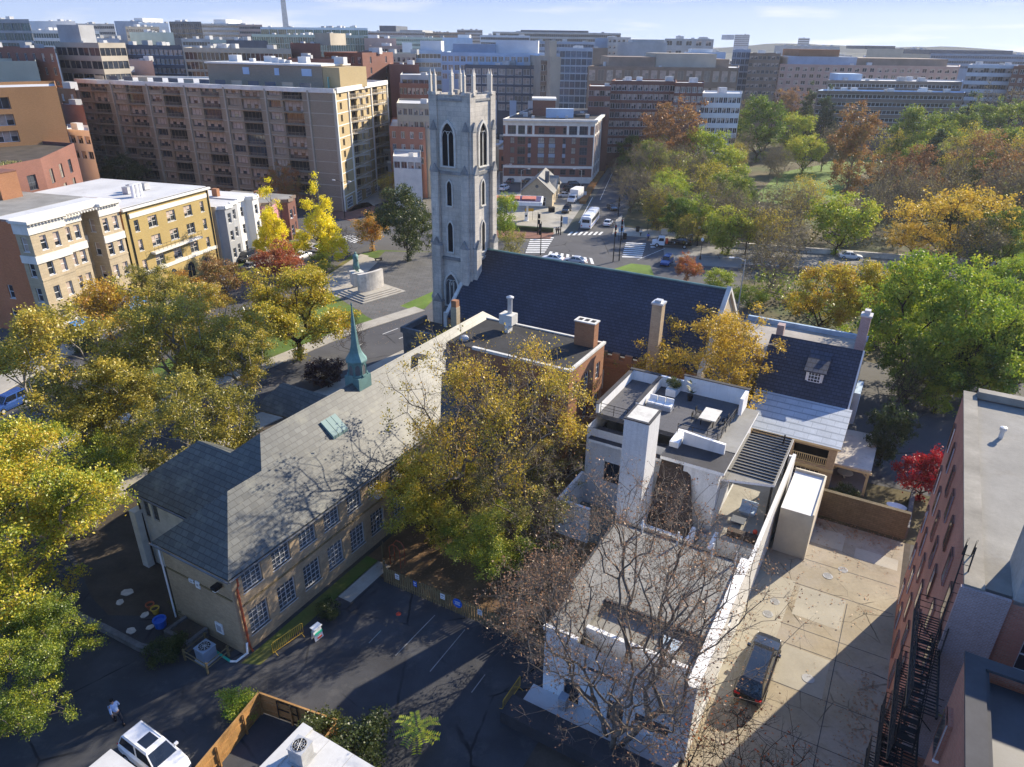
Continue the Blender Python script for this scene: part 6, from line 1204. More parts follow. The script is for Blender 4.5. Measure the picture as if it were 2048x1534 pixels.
hm = [house_mesh(6, 14, 10, 'redbrick2', 'roof_white'), house_mesh(6, 15, 9.5, 'redbrick', 'roof_light'), house_mesh(7, 14, 11, 'cream', 'roof_white'), house_mesh(6, 16, 10, 'pinkpanel', 'roof_light'), house_mesh(6, 14, 10.5, 'greypaint', 'roof_dk')]
for (xa, ya, xb, yb, n, z) in ((-330, 285, -150, 215, 30, -22), (-300, 330, -90, 250, 30, -22), (-45, 225, -24, 205, 5, -12), (-60, 245, -20, 232, 8, -12), (-85, 262, 10, 250, 16, -8), (8, 296, 60, 300, 9, 0), (-10, 285, 60, 283, 11, 0), (-160, 330, -60, 300, 16, -14), (20, 318, 75, 322, 8, 0)):
    for i in range(n):
        t = i/max(n-1, 1); o = link('town_house', rnd.choice(hm), None, (xa+(xb-xa)*t, ya+(yb-ya)*t, 0), R(z)); o.scale.z = rnd.uniform(.75, 1.05); tag(o, 'small flat roofed town house in the rows between the apartment block and the offices', 'house', 'flat roofed town houses behind the apartment block')
# ================================================================ TREES
def fast_mesh(name, V, F4, mats, mi=None, F3=None):
    me = bpy.data.meshes.new(name); nv = len(V); nf = len(F4)
    me.vertices.add(nv); me.vertices.foreach_set('co', np.asarray(V, dtype=np.float32).ravel())
    me.loops.add(nf*4); me.loops.foreach_set('vertex_index', np.asarray(F4, dtype=np.int32).ravel())
    me.polygons.add(nf); me.polygons.foreach_set('loop_start', np.arange(0, nf*4, 4, dtype=np.int32)); me.polygons.foreach_set('loop_total', np.full(nf, 4, dtype=np.int32))
    for m in mats: me.materials.append(MT[m] if isinstance(m, str) else m)
    me.update(calc_edges=True); me.validate(); return me
def skeleton(rg, H, cb, rx, rz, n, shape='round', nclump=26, bf=.35, lean=(0, 0), stems=1, trunk_h=None, sig=.16):
    """points joined greedily into a branching tree: returns positions, parents"""
    cz = cb+rz; C = []
    while len(C) < nclump:
        p = rg.uniform(-1, 1, 3); r = np.linalg.norm(p)
        if shape == 'round': ok = .35 < r < 1
        elif shape == 'cone': k = (1-(p[2]+1)/2)**.8; ok = np.hypot(p[0], p[1]) < max(k, .06)
        elif shape == 'vase': k = .35+.65*((p[2]+1)/2)**.6; ok = np.hypot(p[0], p[1]) < k and r < 1.05 and r > .3
        elif shape == 'column': ok = np.hypot(p[0], p[1]) < 1 and r < 1.2
        elif shape == 'spread': ok = r < 1 and p[2] > -.6 and r > .3
        if ok: C.append(p)
    C = np.array(C); idx = rg.integers(0, nclump, n)
    pts = C[idx] + rg.normal(0, sig, (n, 3)); pts = pts*np.array([rx, rx, rz])+np.array([lean[0], lean[1], cz])
    pts = pts[pts[:, 2] > cb*.75]
    th = trunk_h if trunk_h is not None else cb*.9
    pos = []; par = []
    for s in range(stems):
        a = 2*math.pi*s/stems+rg.uniform(0, 1); off = 0 if stems == 1 else .25
        k0 = len(pos); m = 5
        for i in range(m):
            t = i/(m-1); sp = 0 if stems == 1 else t*rx*.22
            pos.append([math.cos(a)*(off+sp)+lean[0]*t*.4+rg.normal(0, .02)*H*.1*t, math.sin(a)*(off+sp)+lean[1]*t*.4+rg.normal(0, .02)*H*.1*t, th*t]); par.append(k0+i-1 if i else -1)
        if shape in ('cone', 'column'):
            for i in range(1, 7): pos.append([pos[-1][0]*.98, pos[-1][1]*.98, th+(H*.93-th)*i/6]); par.append(len(pos)-2)
    tops = [i for i in range(len(pos)) if pos[i][2] >= th*.6]
    P_ = np.array(pos, float); plen = np.zeros(len(P_)); 
    for i in range(len(P_)): plen[i] = 0 if par[i] < 0 else plen[par[i]]+np.linalg.norm(P_[i]-P_[par[i]])
    P_ = list(map(np.array, P_)); plen = list(plen); par = list(par); okk = [p[2] >= th*.6 for p in P_]
    o = np.argsort(np.linalg.norm(pts-np.array([0, 0, th]), axis=1))
    A_ = np.zeros((len(P_)+len(pts), 3)); A_[:len(P_)] = P_; PL = np.zeros(len(A_)); PL[:len(P_)] = plen; OK = np.zeros(len(A_), bool); OK[:len(P_)] = okk; m = len(P_)
    for i in o:
        d = np.linalg.norm(A_[:m]-pts[i], axis=1); up = np.maximum(A_[:m, 2]-pts[i][2], 0)
        c = d+bf*PL[:m]+up*.8; c[~OK[:m]] = 1e9; j = int(np.argmin(c)); A_[m] = pts[i]; PL[m] = PL[j]+d[j]; OK[m] = True; par.append(j); m += 1
    return A_[:m], np.array(par)
def limbs(rg, A_, par, rtip, expo=2.4, rmax=None, nside=5, jit=.06, twigs=0, twig_len=.8, twig_r=.012):
    n = len(A_); r = np.full(n, rtip)**expo; kids = np.zeros(n, int)
    for i in range(n-1, -1, -1):
        if par[i] >= 0: r[par[i]] += r[i]; kids[par[i]] += 1
    r = r**(1/expo)
    if rmax: 
        k = rmax/r.max(); r = np.where(r > rtip*1.5, rtip*1.5+(r-rtip*1.5)*((rmax-rtip*1.5)/(r.max()-rtip*1.5)), r)
    V = []; F = []
    def tube(p, q, ra, rb, ns, mid=None):
        d = q-p; L = np.linalg.norm(d)
        if L < 1e-4: return
        d = d/L; a = np.cross(d, [0, 0, 1.]) if abs(d[2]) < .95 else np.cross(d, [1., 0, 0]); a /= np.linalg.norm(a); b = np.cross(d, a)
        st = [(p, ra), (q, rb)] if mid is None else [(p, ra), (mid, (ra+rb)/2), (q, rb)]
        base = len(V)
        for c, rr in st:
            for j in range(ns): t = 2*math.pi*j/ns; V.append(c+(a*math.cos(t)+b*math.sin(t))*rr)
        for k in range(len(st)-1):
            for j in range(ns): F.append((base+k*ns+j, base+k*ns+(j+1) % ns, base+(k+1)*ns+(j+1) % ns, base+(k+1)*ns+j))
    for i in range(n):
        if par[i] < 0: continue
        p, q = A_[par[i]], A_[i]; ra = min(r[par[i]], r[i]*1.35); L = np.linalg.norm(q-p)
        mid = (p+q)/2+rg.normal(0, jit*L, 3)+np.array([0, 0, .04*L]) if L > .5 else None
        tube(p, q, ra, r[i]*.92, nside if r[i] > rtip*3 else 3, mid)
    tips = [i for i in range(n) if kids[i] == 0 or kids[i] == 1]
    ends = []
    for i in tips:
        d0 = A_[i]-A_[par[i]] if par[i] >= 0 else np.array([0, 0, 1.]); d0 = d0/(np.linalg.norm(d0)+1e-6)
        for k in range(twigs):
            d = d0*.7+rg.normal(0, .65, 3)+np.array([0, 0, .15]); d /= np.linalg.norm(d); L = twig_len*rg.uniform(.5, 1.3); q = A_[i]+d*L
            m_ = A_[i]+d*L*.5+rg.normal(0, .06*L, 3); tube(A_[i], q, twig_r, twig_r*.4, 3, m_); ends.append(m_); ends.append(q)
            for z in range(2):
                e = m_+(d*.6+rg.normal(0, .7, 3))*L*.45; tube(m_, e, twig_r*.6, twig_r*.3, 3); ends.append(e)
    return V, F, np.array([A_[i] for i in tips]), (np.array(ends) if ends else None)
def leaves(rg, centers, n, size, sig, droop=0., flat=.35, clump=0):
    if clump:
        k = centers[rg.integers(0, len(centers), clump[0])]; dd = np.min(np.linalg.norm(centers[:, None, :]-k[None], axis=2), axis=1); c_ = centers[dd < clump[1]]; centers = np.concatenate([c_, c_, c_, centers[::4]])
    c = centers[rg.integers(0, len(centers), n)] + rg.normal(0, 1, (n, 3))*np.array([sig, sig, sig*.75])
    u = rg.normal(0, 1, (n, 3)); u[:, 2] = u[:, 2]*(1-flat)-droop; u /= np.linalg.norm(u, axis=1)[:, None]
    w_ = rg.normal(0, 1, (n, 3)); v = np.cross(u, w_); v /= np.linalg.norm(v, axis=1)[:, None]
    s = size*rg.uniform(.6, 1.35, n)[:, None]; nrm = np.cross(u, v)
    V = np.empty((n, 4, 3)); V[:, 0] = c-u*s*.5; V[:, 1] = c+v*s*.36+nrm*s*.10; V[:, 2] = c+u*s*.55; V[:, 3] = c-v*s*.36+nrm*s*.10
    F = np.arange(n*4).reshape(n, 4); return V.reshape(-1, 3), F
def tree_proto(name, seed, H, cb, rx, rz, n, leafm, nleaf, lsize, lsig, bark='bark', shape='round', nclump=26, rtip=.018, rmax=.25, twigs=0, twig_len=.8, droop=0, stems=1, lean=(0, 0), bf=.35, trunk_h=None, sig=.16, twig_r=.012, jit=.06, clump=0):
    rg = np.random.default_rng(seed); A_, par = skeleton(rg, H, cb, rx, rz, n, shape, nclump, bf, lean, stems, trunk_h, sig)
    V, F, tips, ends = limbs(rg, A_, par, rtip, rmax=rmax, twigs=twigs, twig_len=twig_len, twig_r=twig_r, jit=jit)
    tm = fast_mesh('trunk', V, F, [bark]); out = {'trunk': tm, 'H': H, 'cz': cb+rz}
    if nleaf:
        src = ends if ends is not None and len(ends) else tips
        LV, LF = leaves(rg, src, nleaf, lsize, lsig, droop, .35, clump); out['crown'] = fast_mesh('crown', LV, LF, [leafm])
    return out
LM = lambda k, *c, **q: addm(k, leaf(k, c, **q))
LM('leaf_yellowgreen', (.12, .13, .02), (.36, .33, .03), (.60, .48, .04), (.46, .27, .04))
LM('leaf_centre', (.14, .13, .025), (.36, .28, .03), (.62, .46, .04), (.48, .28, .05))
LM('leaf_olive', (.10, .11, .022), (.32, .28, .04), (.58, .46, .06), (.46, .27, .05))
LM('leaf_maple', (.08, .13, .015), (.24, .30, .028), (.50, .46, .035), (.64, .42, .04))
LM('leaf_gold', (.38, .25, .03), (.58, .40, .045), (.66, .46, .05), (.42, .20, .035))
LM('leaf_ginkgo', (.70, .58, .01), (.84, .72, .02), (.90, .78, .03), hue=.2)
LM('leaf_rust', (.17, .08, .032), (.27, .13, .045), (.34, .18, .06), (.26, .21, .055))
LM('leaf_orange', (.50, .18, .03), (.60, .30, .04), (.55, .38, .05), (.40, .30, .05))
LM('leaf_redorange', (.22, .19, .04), (.40, .20, .045), (.46, .13, .05), (.34, .08, .04))
LM('leaf_green', (.045, .09, .012), (.11, .19, .02), (.22, .28, .03), (.30, .30, .04))
LM('leaf_bright', (.12, .22, .02), (.26, .36, .03), (.42, .44, .04), (.46, .40, .05))
LM('leaf_dark', (.018, .035, .012), (.035, .06, .018), (.065, .09, .025), hue=.2)
LM('leaf_mid', (.03, .05, .014), (.07, .095, .02), (.13, .14, .03), hue=.3)
LM('leaf_conifer', (.03, .06, .03), (.06, .10, .04), (.11, .14, .04), hue=.3)
LM('leaf_crimson', (.16, .006, .012), (.34, .012, .018), (.48, .03, .025), hue=.1)
LM('leaf_maroon', (.03, .012, .014), (.06, .02, .02), (.09, .035, .025), hue=.1)
LM('leaf_brown', (.20, .13, .08), (.30, .19, .11), (.40, .20, .10), (.36, .27, .18), hue=.2)
LM('leaf_dry', (.10, .085, .045), (.21, .175, .07), (.34, .29, .09), hue=.5)
LM('leaf_redbit', (.45, .05, .02), (.55, .16, .03), (.30, .12, .05), hue=.2)
TP = {}
TP['sycamore'] = [tree_proto('s', 11+i, 14, 4.2, 5.6, 4.9, 330, 'leaf_olive', 30000, .19, .36, 'bark_pale', 'round', 30, .025, .26, 0, sig=.13) for i in range(3)]
TP['maple_big'] = [tree_proto('m', 31, 17, 3, 9.0, 7.0, 620, 'leaf_maple', 90000, .185, .38, 'bark', 'round', 46, .03, .4, sig=.12)]
TP['maple'] = [tree_proto('m', 32+i, 11, 2.6, 5.2, 4.2, 320, 'leaf_yellowgreen', 30000, .18, .36, 'bark_dark', 'round', 34, .022, .22, sig=.13) for i in range(2)]
TP['round'] = [tree_proto('m', 36, 9.2, 2.2, 5.6, 3.5, 380, 'leaf_yellowgreen', 36000, .19, .34, 'bark_dark', 'round', 40, .022, .24, sig=.12)]
TP['ginkgo'] = [tree_proto('g', 41+i, 15, 2.5, 4.4, 6.3, 260, 'leaf_ginkgo', 18000, .24, .34, 'bark_dark', 'cone', 44, .02, .2, sig=.07) for i in range(2)]
TP['red'] = [tree_proto('r', 51+i, 8, 1.8, 3.4, 3.2, 260, 'leaf_redorange', 12000, .22, .32, 'bark', 'round', 30, .018, .15) for i in range(2)]
TP['orange'] = [tree_proto('o', 56, 7, 1.8, 3.0, 2.7, 220, 'leaf_orange', 8000, .22, .32, 'bark', 'spread', 26, .018, .14)]
TP['goldbig'] = [tree_proto('gs', 61, 14, 2.6, 6.2, 5.6, 420, 'leaf_gold', 30000, .19, .34, 'bark_pale', 'round', 40, .022, .22, sig=.13)]
TP['centre'] = [tree_proto('c', 71, 17, 3.6, 8.6, 6.6, 820, 'leaf_centre', 18000, .18, .30, 'bark', 'spread', 50, .020, .30, 5, 1.0, stems=2, sig=.13, twig_r=.012, jit=.035, clump=(46, 1.5))]
TP['bare_near'] = [tree_proto('b', 81, 18.5, 4.2, 8.0, 7.4, 1200, 'leaf_brown', 7500, .12, .10, 'bark', 'vase', 70, .012, .20, 5, .85, stems=4, sig=.14, twig_r=.009, bf=.6, jit=.03)]
TP['bush_red'] = [tree_proto('br', 86, 6.5, .8, 3.6, 2.9, 240, 'leaf_redbit', 420, .16, .16, 'bark_dark', 'vase', 30, .011, .05, 3, .7, stems=5, sig=.16, twig_r=.011)]
TP['green'] = [tree_proto('gr', 91+i, 14, 2.0, 5.8, 6.0, 360, 'leaf_green', 17000, .30, .42, 'bark_dark', 'round', 40, .022, .24, sig=.13) for i in range(2)]
TP['willow'] = [tree_proto('w', 95, 16, 1.5, 8.6, 7.6, 520, 'leaf_bright', 44000, .28, .46, 'bark_dark', 'round', 60, .025, .32, droop=1.0, sig=.13)]
TP['bright'] = [tree_proto('bg', 97+i, 10, 1.4, 4.4, 4.4, 260, 'leaf_bright', 9000, .30, .42, 'bark_dark', 'round', 34, .02, .18) for i in range(2)]
TP['rust'] = [tree_proto('ru', 101+i, 15, 2.5, 6.2, 6.2, 340, 'leaf_rust', 13000, .31, .42, 'bark', 'round', 40, .022, .24) for i in range(2)]
TP['rustcol'] = [tree_proto('rc', 105, 20, 3, 4.6, 8.5, 340, 'leaf_rust', 14000, .31, .42, 'bark', 'column', 40, .022, .24)]
TP['bare'] = [tree_proto('ba', 111+i, 13, 2.2, 5.6, 5.6, 330, 'leaf_dry', 3200, .24, .3, 'bark', 'vase', 42, .024, .2, 4, 1.2, twig_r=.024, sig=.15) for i in range(3)]
TP['yellowbare'] = [tree_proto('yb', 116+i, 13, 2.2, 5.6, 5.4, 300, 'leaf_yellowgreen', 6500, .28, .4, 'bark', 'vase', 40, .024, .2, 2, 1.2, twig_r=.022) for i in range(2)]
TP['golden'] = [tree_proto('go', 121, 13, 2.5, 8.6, 5.0, 420, 'leaf_gold', 12000, .30, .42, 'bark_dark', 'spread', 46, .025, .3)]
TP['dark'] = [tree_proto('d', 131, 10, 1.5, 4.6, 4.3, 300, 'leaf_dark', 16000, .26, .36, 'bark_dark', 'round', 36, .02, .2)]
TP['mid'] = [tree_proto('d', 132, 12, 2, 6.4, 4.8, 340, 'leaf_mid', 18000, .31, .4, 'bark_dark', 'round', 44, .02, .22)]
TP['conifer'] = [tree_proto('co', 141, 18, 1.2, 3.6, 8.5, 260, 'leaf_conifer', 7000, .5, .4, 'bark_dark', 'cone', 60, .02, .2, droop=.5, sig=.07)]
TP['crimson'] = [tree_proto('cr', 151, 5.2, .8, 2.7, 2.2, 220, 'leaf_crimson', 9000, .20, .24, 'bark_dark', 'round', 30, .014, .1)]
TP['maroon'] = [tree_proto('ma', 152, 4.5, .3, 3.0, 2.0, 200, 'leaf_maroon', 7000, .24, .26, 'bark_dark', 'round', 30, .014, .1)]
TP['bush'] = [tree_proto('bu', 161, 2.2, .15, 1.4, 1.0, 120, 'leaf_mid', 5000, .13, .2, 'bark_dark', 'round', 20, .01, .05)]
TP['bushg'] = [tree_proto('bu', 162, 2.2, .15, 1.5, 1.0, 120, 'leaf_bright', 5000, .14, .2, 'bark_dark', 'round', 20, .01, .05)]
TP['smallbare'] = [tree_proto('sb', 171, 7, 1.5, 3.2, 2.8, 200, None, 0, 0, 0, 'bark_dark', 'vase', 26, .016, .1, 3, .8, twig_r=.014)]
KN = {'ginkgo': 'ginkgo_tree', 'conifer': 'conifer_tree', 'bush': 'shrub', 'bushg': 'shrub', 'bush_red': 'shrub', 'maroon': 'shrub', 'crimson': 'maple_tree', 'maple': 'maple_tree', 'maple_big': 'maple_tree', 'sycamore': 'sycamore_tree', 'willow': 'willow_tree'}
rt = random.Random(77)
def tree(kind, p, label, s=1.0, sz=None, rz=None, group=None, v=None, leafm=None):
    """p = point on the ground"""
    pr = TP[kind][rt.randrange(len(TP[kind])) if v is None else v]
    t = bpy.data.objects.new(KN.get(kind, 'tree'), None); COL.objects.link(t); t.location = (p[0], p[1], p[2] if len(p) > 2 else 0); t.rotation_euler = (0, 0, rt.uniform(0, 6.28) if rz is None else rz); t.scale = (s, s, s if sz is None else sz); t.empty_display_size = .5
    tag(t, label, 'shrub' if KN.get(kind) == 'shrub' else 'tree', group); link('trunk', pr['trunk'], t)
    if 'crown' in pr:
        c = link('crown', pr['crown'], t)
        if leafm: c.material_slots[0].link = 'OBJECT'; c.material_slots[0].material = MT[leafm]
    return t
def tc_(kind, x, y, wpx, label, sz=1.0, **k):
    """tree whose crown middle shows at photo point (x, y) and whose crown spans about wpx pixels there"""
    pr = TP[kind][0]; s = 1.0; w0 = max(abs(v.co.x) for v in pr['trunk'].vertices)
    for _ in range(4):
        p = P(x, y, pr['cz']*s*sz); D = (p-Vector((0, 0, CAMH))).length; s = wpx*D/FPX/(2*w0)
    return tree(kind, (p.x, p.y, 0), label, s, s*sz, **k)
# near and street trees
tree('maple_big', W(-51.6, 15.4), 'huge yellow green maple filling the lower left edge over the car park', .98, .98, v=0)
tc_('maple_big', 5, 1330, 250, 'second yellow green maple hugging the left edge below the huge one', v=0); tc_('maple', 60, 950, 230, 'yellow maple behind the huge maple at the left edge', leafm='leaf_maple')
tc_('maple', 210, 920, 130, 'yellow street tree between the huge maple and the school wing', leafm='leaf_maple')
tc_('sycamore', 130, 745, 265, 'sparse yellow olive sycamore below the cream building corner'); tc_('sycamore', 225, 800, 200, 'sparse olive sycamore between the street and the yellow tree by the wing'); tc_('sycamore', 415, 640, 150, 'olive sycamore left of the round tree'); tc_('sycamore', 330, 680, 235, 'tall olive sycamore in front of the blue awnings', sz=1.1)
tc_('sycamore', 470, 715, 200, 'olive sycamore between the round tree and the street gable'); tc_('sycamore', 385, 850, 255, 'olive sycamore on the near pavement beside the school wing'); tc_('sycamore', 305, 575, 110, 'olive yellow sycamore in front of the yellow building arches')
tc_('round', 588, 612, 215, 'broad round yellow green tree on the triangle lawn', v=0)
tc_('red', 553, 518, 95, 'red and green mottled tree behind the round tree'); tc_('red', 447, 548, 90, 'brownish red tree in front of the white row house', leafm='leaf_rust')
tc_('orange', 372, 572, 62, 'small bright orange tree by the globe lamp'); tc_('orange', 207, 612, 95, 'sparse orange tree beside the lower blue awning', leafm='leaf_gold'); tc_('orange', 742, 457, 62, 'orange topped round tree at the zebra crossing left of the tower')
tc_('dark', 216, 555, 82, 'dark green holly against the cream building'); tc_('green', 292, 525, 82, 'green bushy tree against the yellow building', sz=.8)
tc_('ginkgo', 545, 425, 76, 'bright yellow ginkgo in front of the pink house', sz=1.25, v=0); tc_('ginkgo', 636, 420, 92, 'taller bright yellow ginkgo at the street corner', sz=1.15, v=1)
tc_('smallbare', 692, 480, 62, 'small bare dark tree near the statue'); tc_('bright', 640, 525, 45, 'small yellow green tree by the parked cars', sz=.9)
tc_('mid', 812, 445, 125, 'dark green tree just left of the bell tower', v=0, sz=1.25); tc_('bright', 1012, 430, 50, 'bright green tree just right of the bell tower', sz=1.7); tc_('yellowbare', 1022, 490, 66, 'yellow sparse tree in front of the station crossing')
tc_('sycamore', 812, 345, 70, 'olive street tree by the lit apartment end', leafm='leaf_yellowgreen'); tc_('yellowbare', 778, 375, 60, 'thin yellow street tree beside the apartment shops')
tc_('mid', 182, 322, 78, 'dark glossy tree behind the red stair house', v=0); tc_('mid', 250, 350, 78, 'dark glossy tree against the shaded apartment front', v=0)
tc_('rust', 560, 372, 82, 'brown and green tree behind the ginkgos', leafm='leaf_redorange')
tc_('maroon', 650, 742, 92, 'dark maroon shrub between road and school roof'); tc_('smallbare', 700, 668, 95, 'small bare tree leaning over the road by the copper spire')
tc_('centre', 985, 838, 480, 'large half bare yellow tree in the school playground', sz=1.26, v=0)
tc_('centre', 1050, 985, 330, 'lower half bare tree among the yellow playground trees', sz=.8, v=0, leafm='leaf_olive'); tc_('maple', 860, 985, 215, 'yellow green tree against the school wall in the playground'); tc_('maple', 975, 1075, 190, 'low bright yellow tree in the middle of the playground', sz=.75, leafm='leaf_maple'); tc_('centre', 1120, 900, 190, 'small half bare yellow tree beside the white chimney', v=0)
tc_('centre', 1085, 800, 270, 'half bare yellow tree close to the orange brick corner of the playground', v=0); tc_('yellowbare', 905, 750, 170, 'thin twiggy yellow tree rising in front of the black flat roof', sz=1.1); tc_('yellowbare', 1030, 745, 150, 'thin twiggy tree before the white coping of the flat roof'); tc_('yellowbare', 1150, 745, 150, 'yellow tree in front of the orange brick wall', leafm='leaf_maple')
tc_('goldbig', 1412, 725, 225, 'golden sycamore between the church and the slate house', v=0)
tree('bare_near', (W(-9.2, 29.6).x, W(-9.2, 29.6).y, 0), 'tall nearly bare many stemmed tree with brown leaves in front of the white annex', 1.0, .96, v=0, rz=.6)
tc_('bare', 1070, 1220, 215, 'twiggy bare tree with reddish tips beside the playground fence', leafm='leaf_brown')
tree('bush_red', P(1500, 1640, 0), 'bare shrub with scattered red leaves at the bottom edge by the alley', 1.0, v=0); tree('bush_red', P(1400, 1585, 0), 'bare shrub with orange berries at the foot of the annex', .85, v=0)
tc_('mid', 1775, 868, 92, 'dark evergreen in the shade behind the timber pergola', sz=1.5, leafm='leaf_dark'); tc_('crimson', 1852, 950, 100, 'deep crimson maple in the garden behind the brick flats'); tc_('smallbare', 1815, 790, 105, 'grey bare tree over the shaded rear drive', sz=1.5)
tc_('willow', 1905, 640, 290, 'great bright green willow like tree on the right', v=0); tc_('willow', 2045, 590, 170, 'bright green tree cut by the right edge', v=0)
tc_('green', 1760, 590, 120, 'yellow green tree left of the great green tree', leafm='leaf_yellowgreen'); tc_('green', 1650, 590, 130, 'yellow and green tree behind the link wing roof', leafm='leaf_yellowgreen'); tc_('bare', 1545, 525, 125, 'bare brown tree beside the bridge road behind the nave gable'); tc_('bare', 1590, 490, 66, 'grey bare tree by the bridge parapet')
tc_('green', 1830, 735, 120, 'dark green tree behind the chimney of the slate house'); tc_('green', 1960, 720, 150, 'dark green tree above the far corner of the brick flats'); tc_('bright', 1880, 790, 70, 'yellow green low tree at the rear drive', sz=.8); tc_('green', 2040, 700, 140, 'dark green tree at the right edge over the felt roof')
tc_('red', 1377, 532, 54, 'small red and orange tree by the traffic junction', sz=1.1); tc_('bright', 1440, 560, 60, 'yellow green scrub beside the nave gable', sz=.7); tc_('bright', 1500, 590, 70, 'green scrub behind the nave gable', sz=.6); tc_('bare', 1990, 660, 110, 'grey bare tree inside the dark green wood on the right')
# park trees, crown by crown from the photograph: kind, x, y, crown width, look
PK = [('rust', 1340, 250, 125), ('rust', 1290, 270, 70), ('orange', 1358, 205, 62), ('bright', 1338, 195, 40), ('green', 1245, 262, 62), ('green', 1262, 300, 58), ('yellowbare', 1228, 250, 46),
 ('bare', 1300, 335, 90), ('bare', 1265, 375, 80), ('bare', 1322, 410, 80), ('bright', 1405, 305, 90), ('bare', 1370, 340, 90), ('yellowbare', 1420, 370, 95), ('green', 1360, 430, 80), ('bright', 1400, 430, 80), ('bare', 1450, 415, 90), ('bare', 1500, 445, 100),
 ('green', 1523, 245, 95), ('rust', 1577, 212, 64), ('bright', 1590, 265, 60), ('yellowbare', 1630, 255, 60), ('bright', 1612, 300, 66), ('conifer', 1618, 205, 34), ('conifer', 1655, 215, 40), ('rustcol', 1722, 245, 76), ('bare', 1680, 290, 66), ('bare', 1650, 300, 60),
 ('yellowbare', 1440, 260, 70), ('rust', 1400, 235, 76), ('bare', 1470, 240, 60), ('orange', 1450, 215, 46), ('bare', 1560, 330, 56), ('bare', 1545, 315, 50), ('bright', 1455, 330, 70), ('bare', 1480, 300, 60),
 ('conifer', 1896, 205, 46), ('conifer', 1938, 225, 42), ('green', 1845, 275, 96), ('yellowbare', 1790, 300, 80), ('green', 1905, 270, 80), ('green', 1960, 250, 80), ('bare', 1990, 230, 80), ('green', 2035, 250, 90), ('yellowbare', 1940, 300, 90), ('rust', 1960, 325, 100), ('rust', 1825, 350, 100), ('bare', 1870, 330, 80), ('green', 2010, 300, 80),
 ('bare', 1790, 385, 100), ('bare', 1830, 410, 90), ('golden', 1920, 440, 215), ('rust', 2020, 360, 110), ('bare', 2000, 400, 110), ('golden', 2050, 460, 130), ('bare', 1890, 380, 90), ('bright', 1685, 435, 110), ('bare', 1570, 425, 105), ('yellowbare', 1610, 400, 90), ('yellowbare', 1540, 465, 90), ('bare', 1740, 420, 90), ('golden', 1830, 475, 95), ('bright', 1450, 470, 60), ('yellowbare', 1380, 460, 64), ('green', 1490, 385, 66), ('bright', 1340, 370, 70), ('yellowbare', 1320, 300, 66),
 ('green', 1995, 480, 110), ('bare', 1950, 500, 100), ('yellowbare', 2080, 320, 110), ('bare', 2070, 400, 110), ('green', 1255, 330, 46), ('bare', 1240, 345, 46)]
LK = {'rust': 'rust red broad tree', 'orange': 'orange topped tree', 'bright': 'yellow green tree', 'green': 'green and yellow tree', 'yellowbare': 'thin yellow leaved tree', 'bare': 'bare grey brown tree', 'conifer': 'narrow dark conifer', 'rustcol': 'tall rust coloured column shaped tree', 'golden': 'wide golden orange tree'}
def zone(x, y):
    if x < 1330: return 'on the street side of the park by the downhill road'
    if x < 1520: return 'in the near left part of the park wood' if y > 320 else 'at the left rear of the park below the flats'
    if x < 1760: return 'along the near edge of the meadow' if y > 370 else 'at the back of the meadow'
    return 'in the right hand park wood near the bridge' if y > 370 else 'in the right hand park wood below the banded flats'
for k, x, y, w_ in PK:
    zn = zone(x, y); w_ *= 1.12 if y < 300 else 1.0; tc_(k, x, y, w_, LK[k]+' '+zn, group=LK[k]+'s '+zn)
rx_ = random.Random(31)
for x0, x1, y0, y1, n in ((1290, 1470, 300, 455, 16), (1790, 2060, 280, 420, 18), (1290, 1420, 215, 270, 6)):
    for i in range(n):
        k = rx_.choice(['bare', 'bare', 'yellowbare', 'yellowbare', 'green', 'bright', 'bright', 'bright']); x, y = rx_.uniform(x0, x1), rx_.uniform(y0, y1); zn = zone(x, y); tc_(k, x, y, rx_.uniform(56, 92), LK[k]+' '+zn, group=LK[k]+'s '+zn)
# street trees far off between the blocks
for i, (k, x, y, w_) in enumerate([('rust', 290, 140, 50), ('orange', 300, 128, 40), ('bright', 345, 145, 36), ('rust', 375, 140, 40), ('mid', 1150, 165, 50), ('bare', 1165, 180, 40), ('mid', 1500, 175, 60), ('mid', 1480, 185, 50), ('bare', 1060, 185, 40), ('ginkgo', 1052, 200, 20), ('bright', 812, 200, 50), ('yellowbare', 1000, 250, 40), ('bare', 1000, 225, 40), ('orange', 830, 245, 22), ('mid', 1045, 175, 34)]):
    tc_(k, x, y, w_, {'rust': 'rust coloured', 'orange': 'orange', 'bright': 'yellow green', 'mid': 'dark green', 'bare': 'bare brown', 'ginkgo': 'yellow', 'yellowbare': 'sparse yellow'}[k]+' tree among the distant blocks', group='trees among the distant blocks')
# a continuous wood on the park slopes (understorey) and far wood
rg = np.random.default_rng(5); cs = []
poly = [P(*q) for q in ((1250, 440), (1480, 480), (1700, 498), (2200, 530), (2600, 380), (2100, 255), (1760, 300), (1690, 395), (1500, 405), (1420, 330), (1290, 270))]
def inside(x, y, pl):
    c = False
    for i in range(len(pl)):
        a, b = pl[i], pl[i-1]
        if (a.y > y) != (b.y > y) and x < (b.x-a.x)*(y-a.y)/(b.y-a.y)+a.x: c = not c
    return c
xs = [p.x for p in poly]; ys = [p.y for p in poly]
while len(cs) < 700:
    x, y = rg.uniform(min(xs), max(xs)), rg.uniform(min(ys), max(ys))
    if inside(x, y, poly): cs.append((x, y, rg.uniform(.4, 2.6)))
LV, LF = leaves(rg, np.array(cs), 26000, .75, 1.3); o = link('undergrowth', fast_mesh('undergrowth', LV, LF, [LM('leaf_under', (.05, .06, .02), (.10, .10, .035), (.16, .13, .05), (.20, .20, .04))])); o['kind'] = 'stuff'; tag(o, 'low brown and green undergrowth below the park trees', 'undergrowth')
cs = []
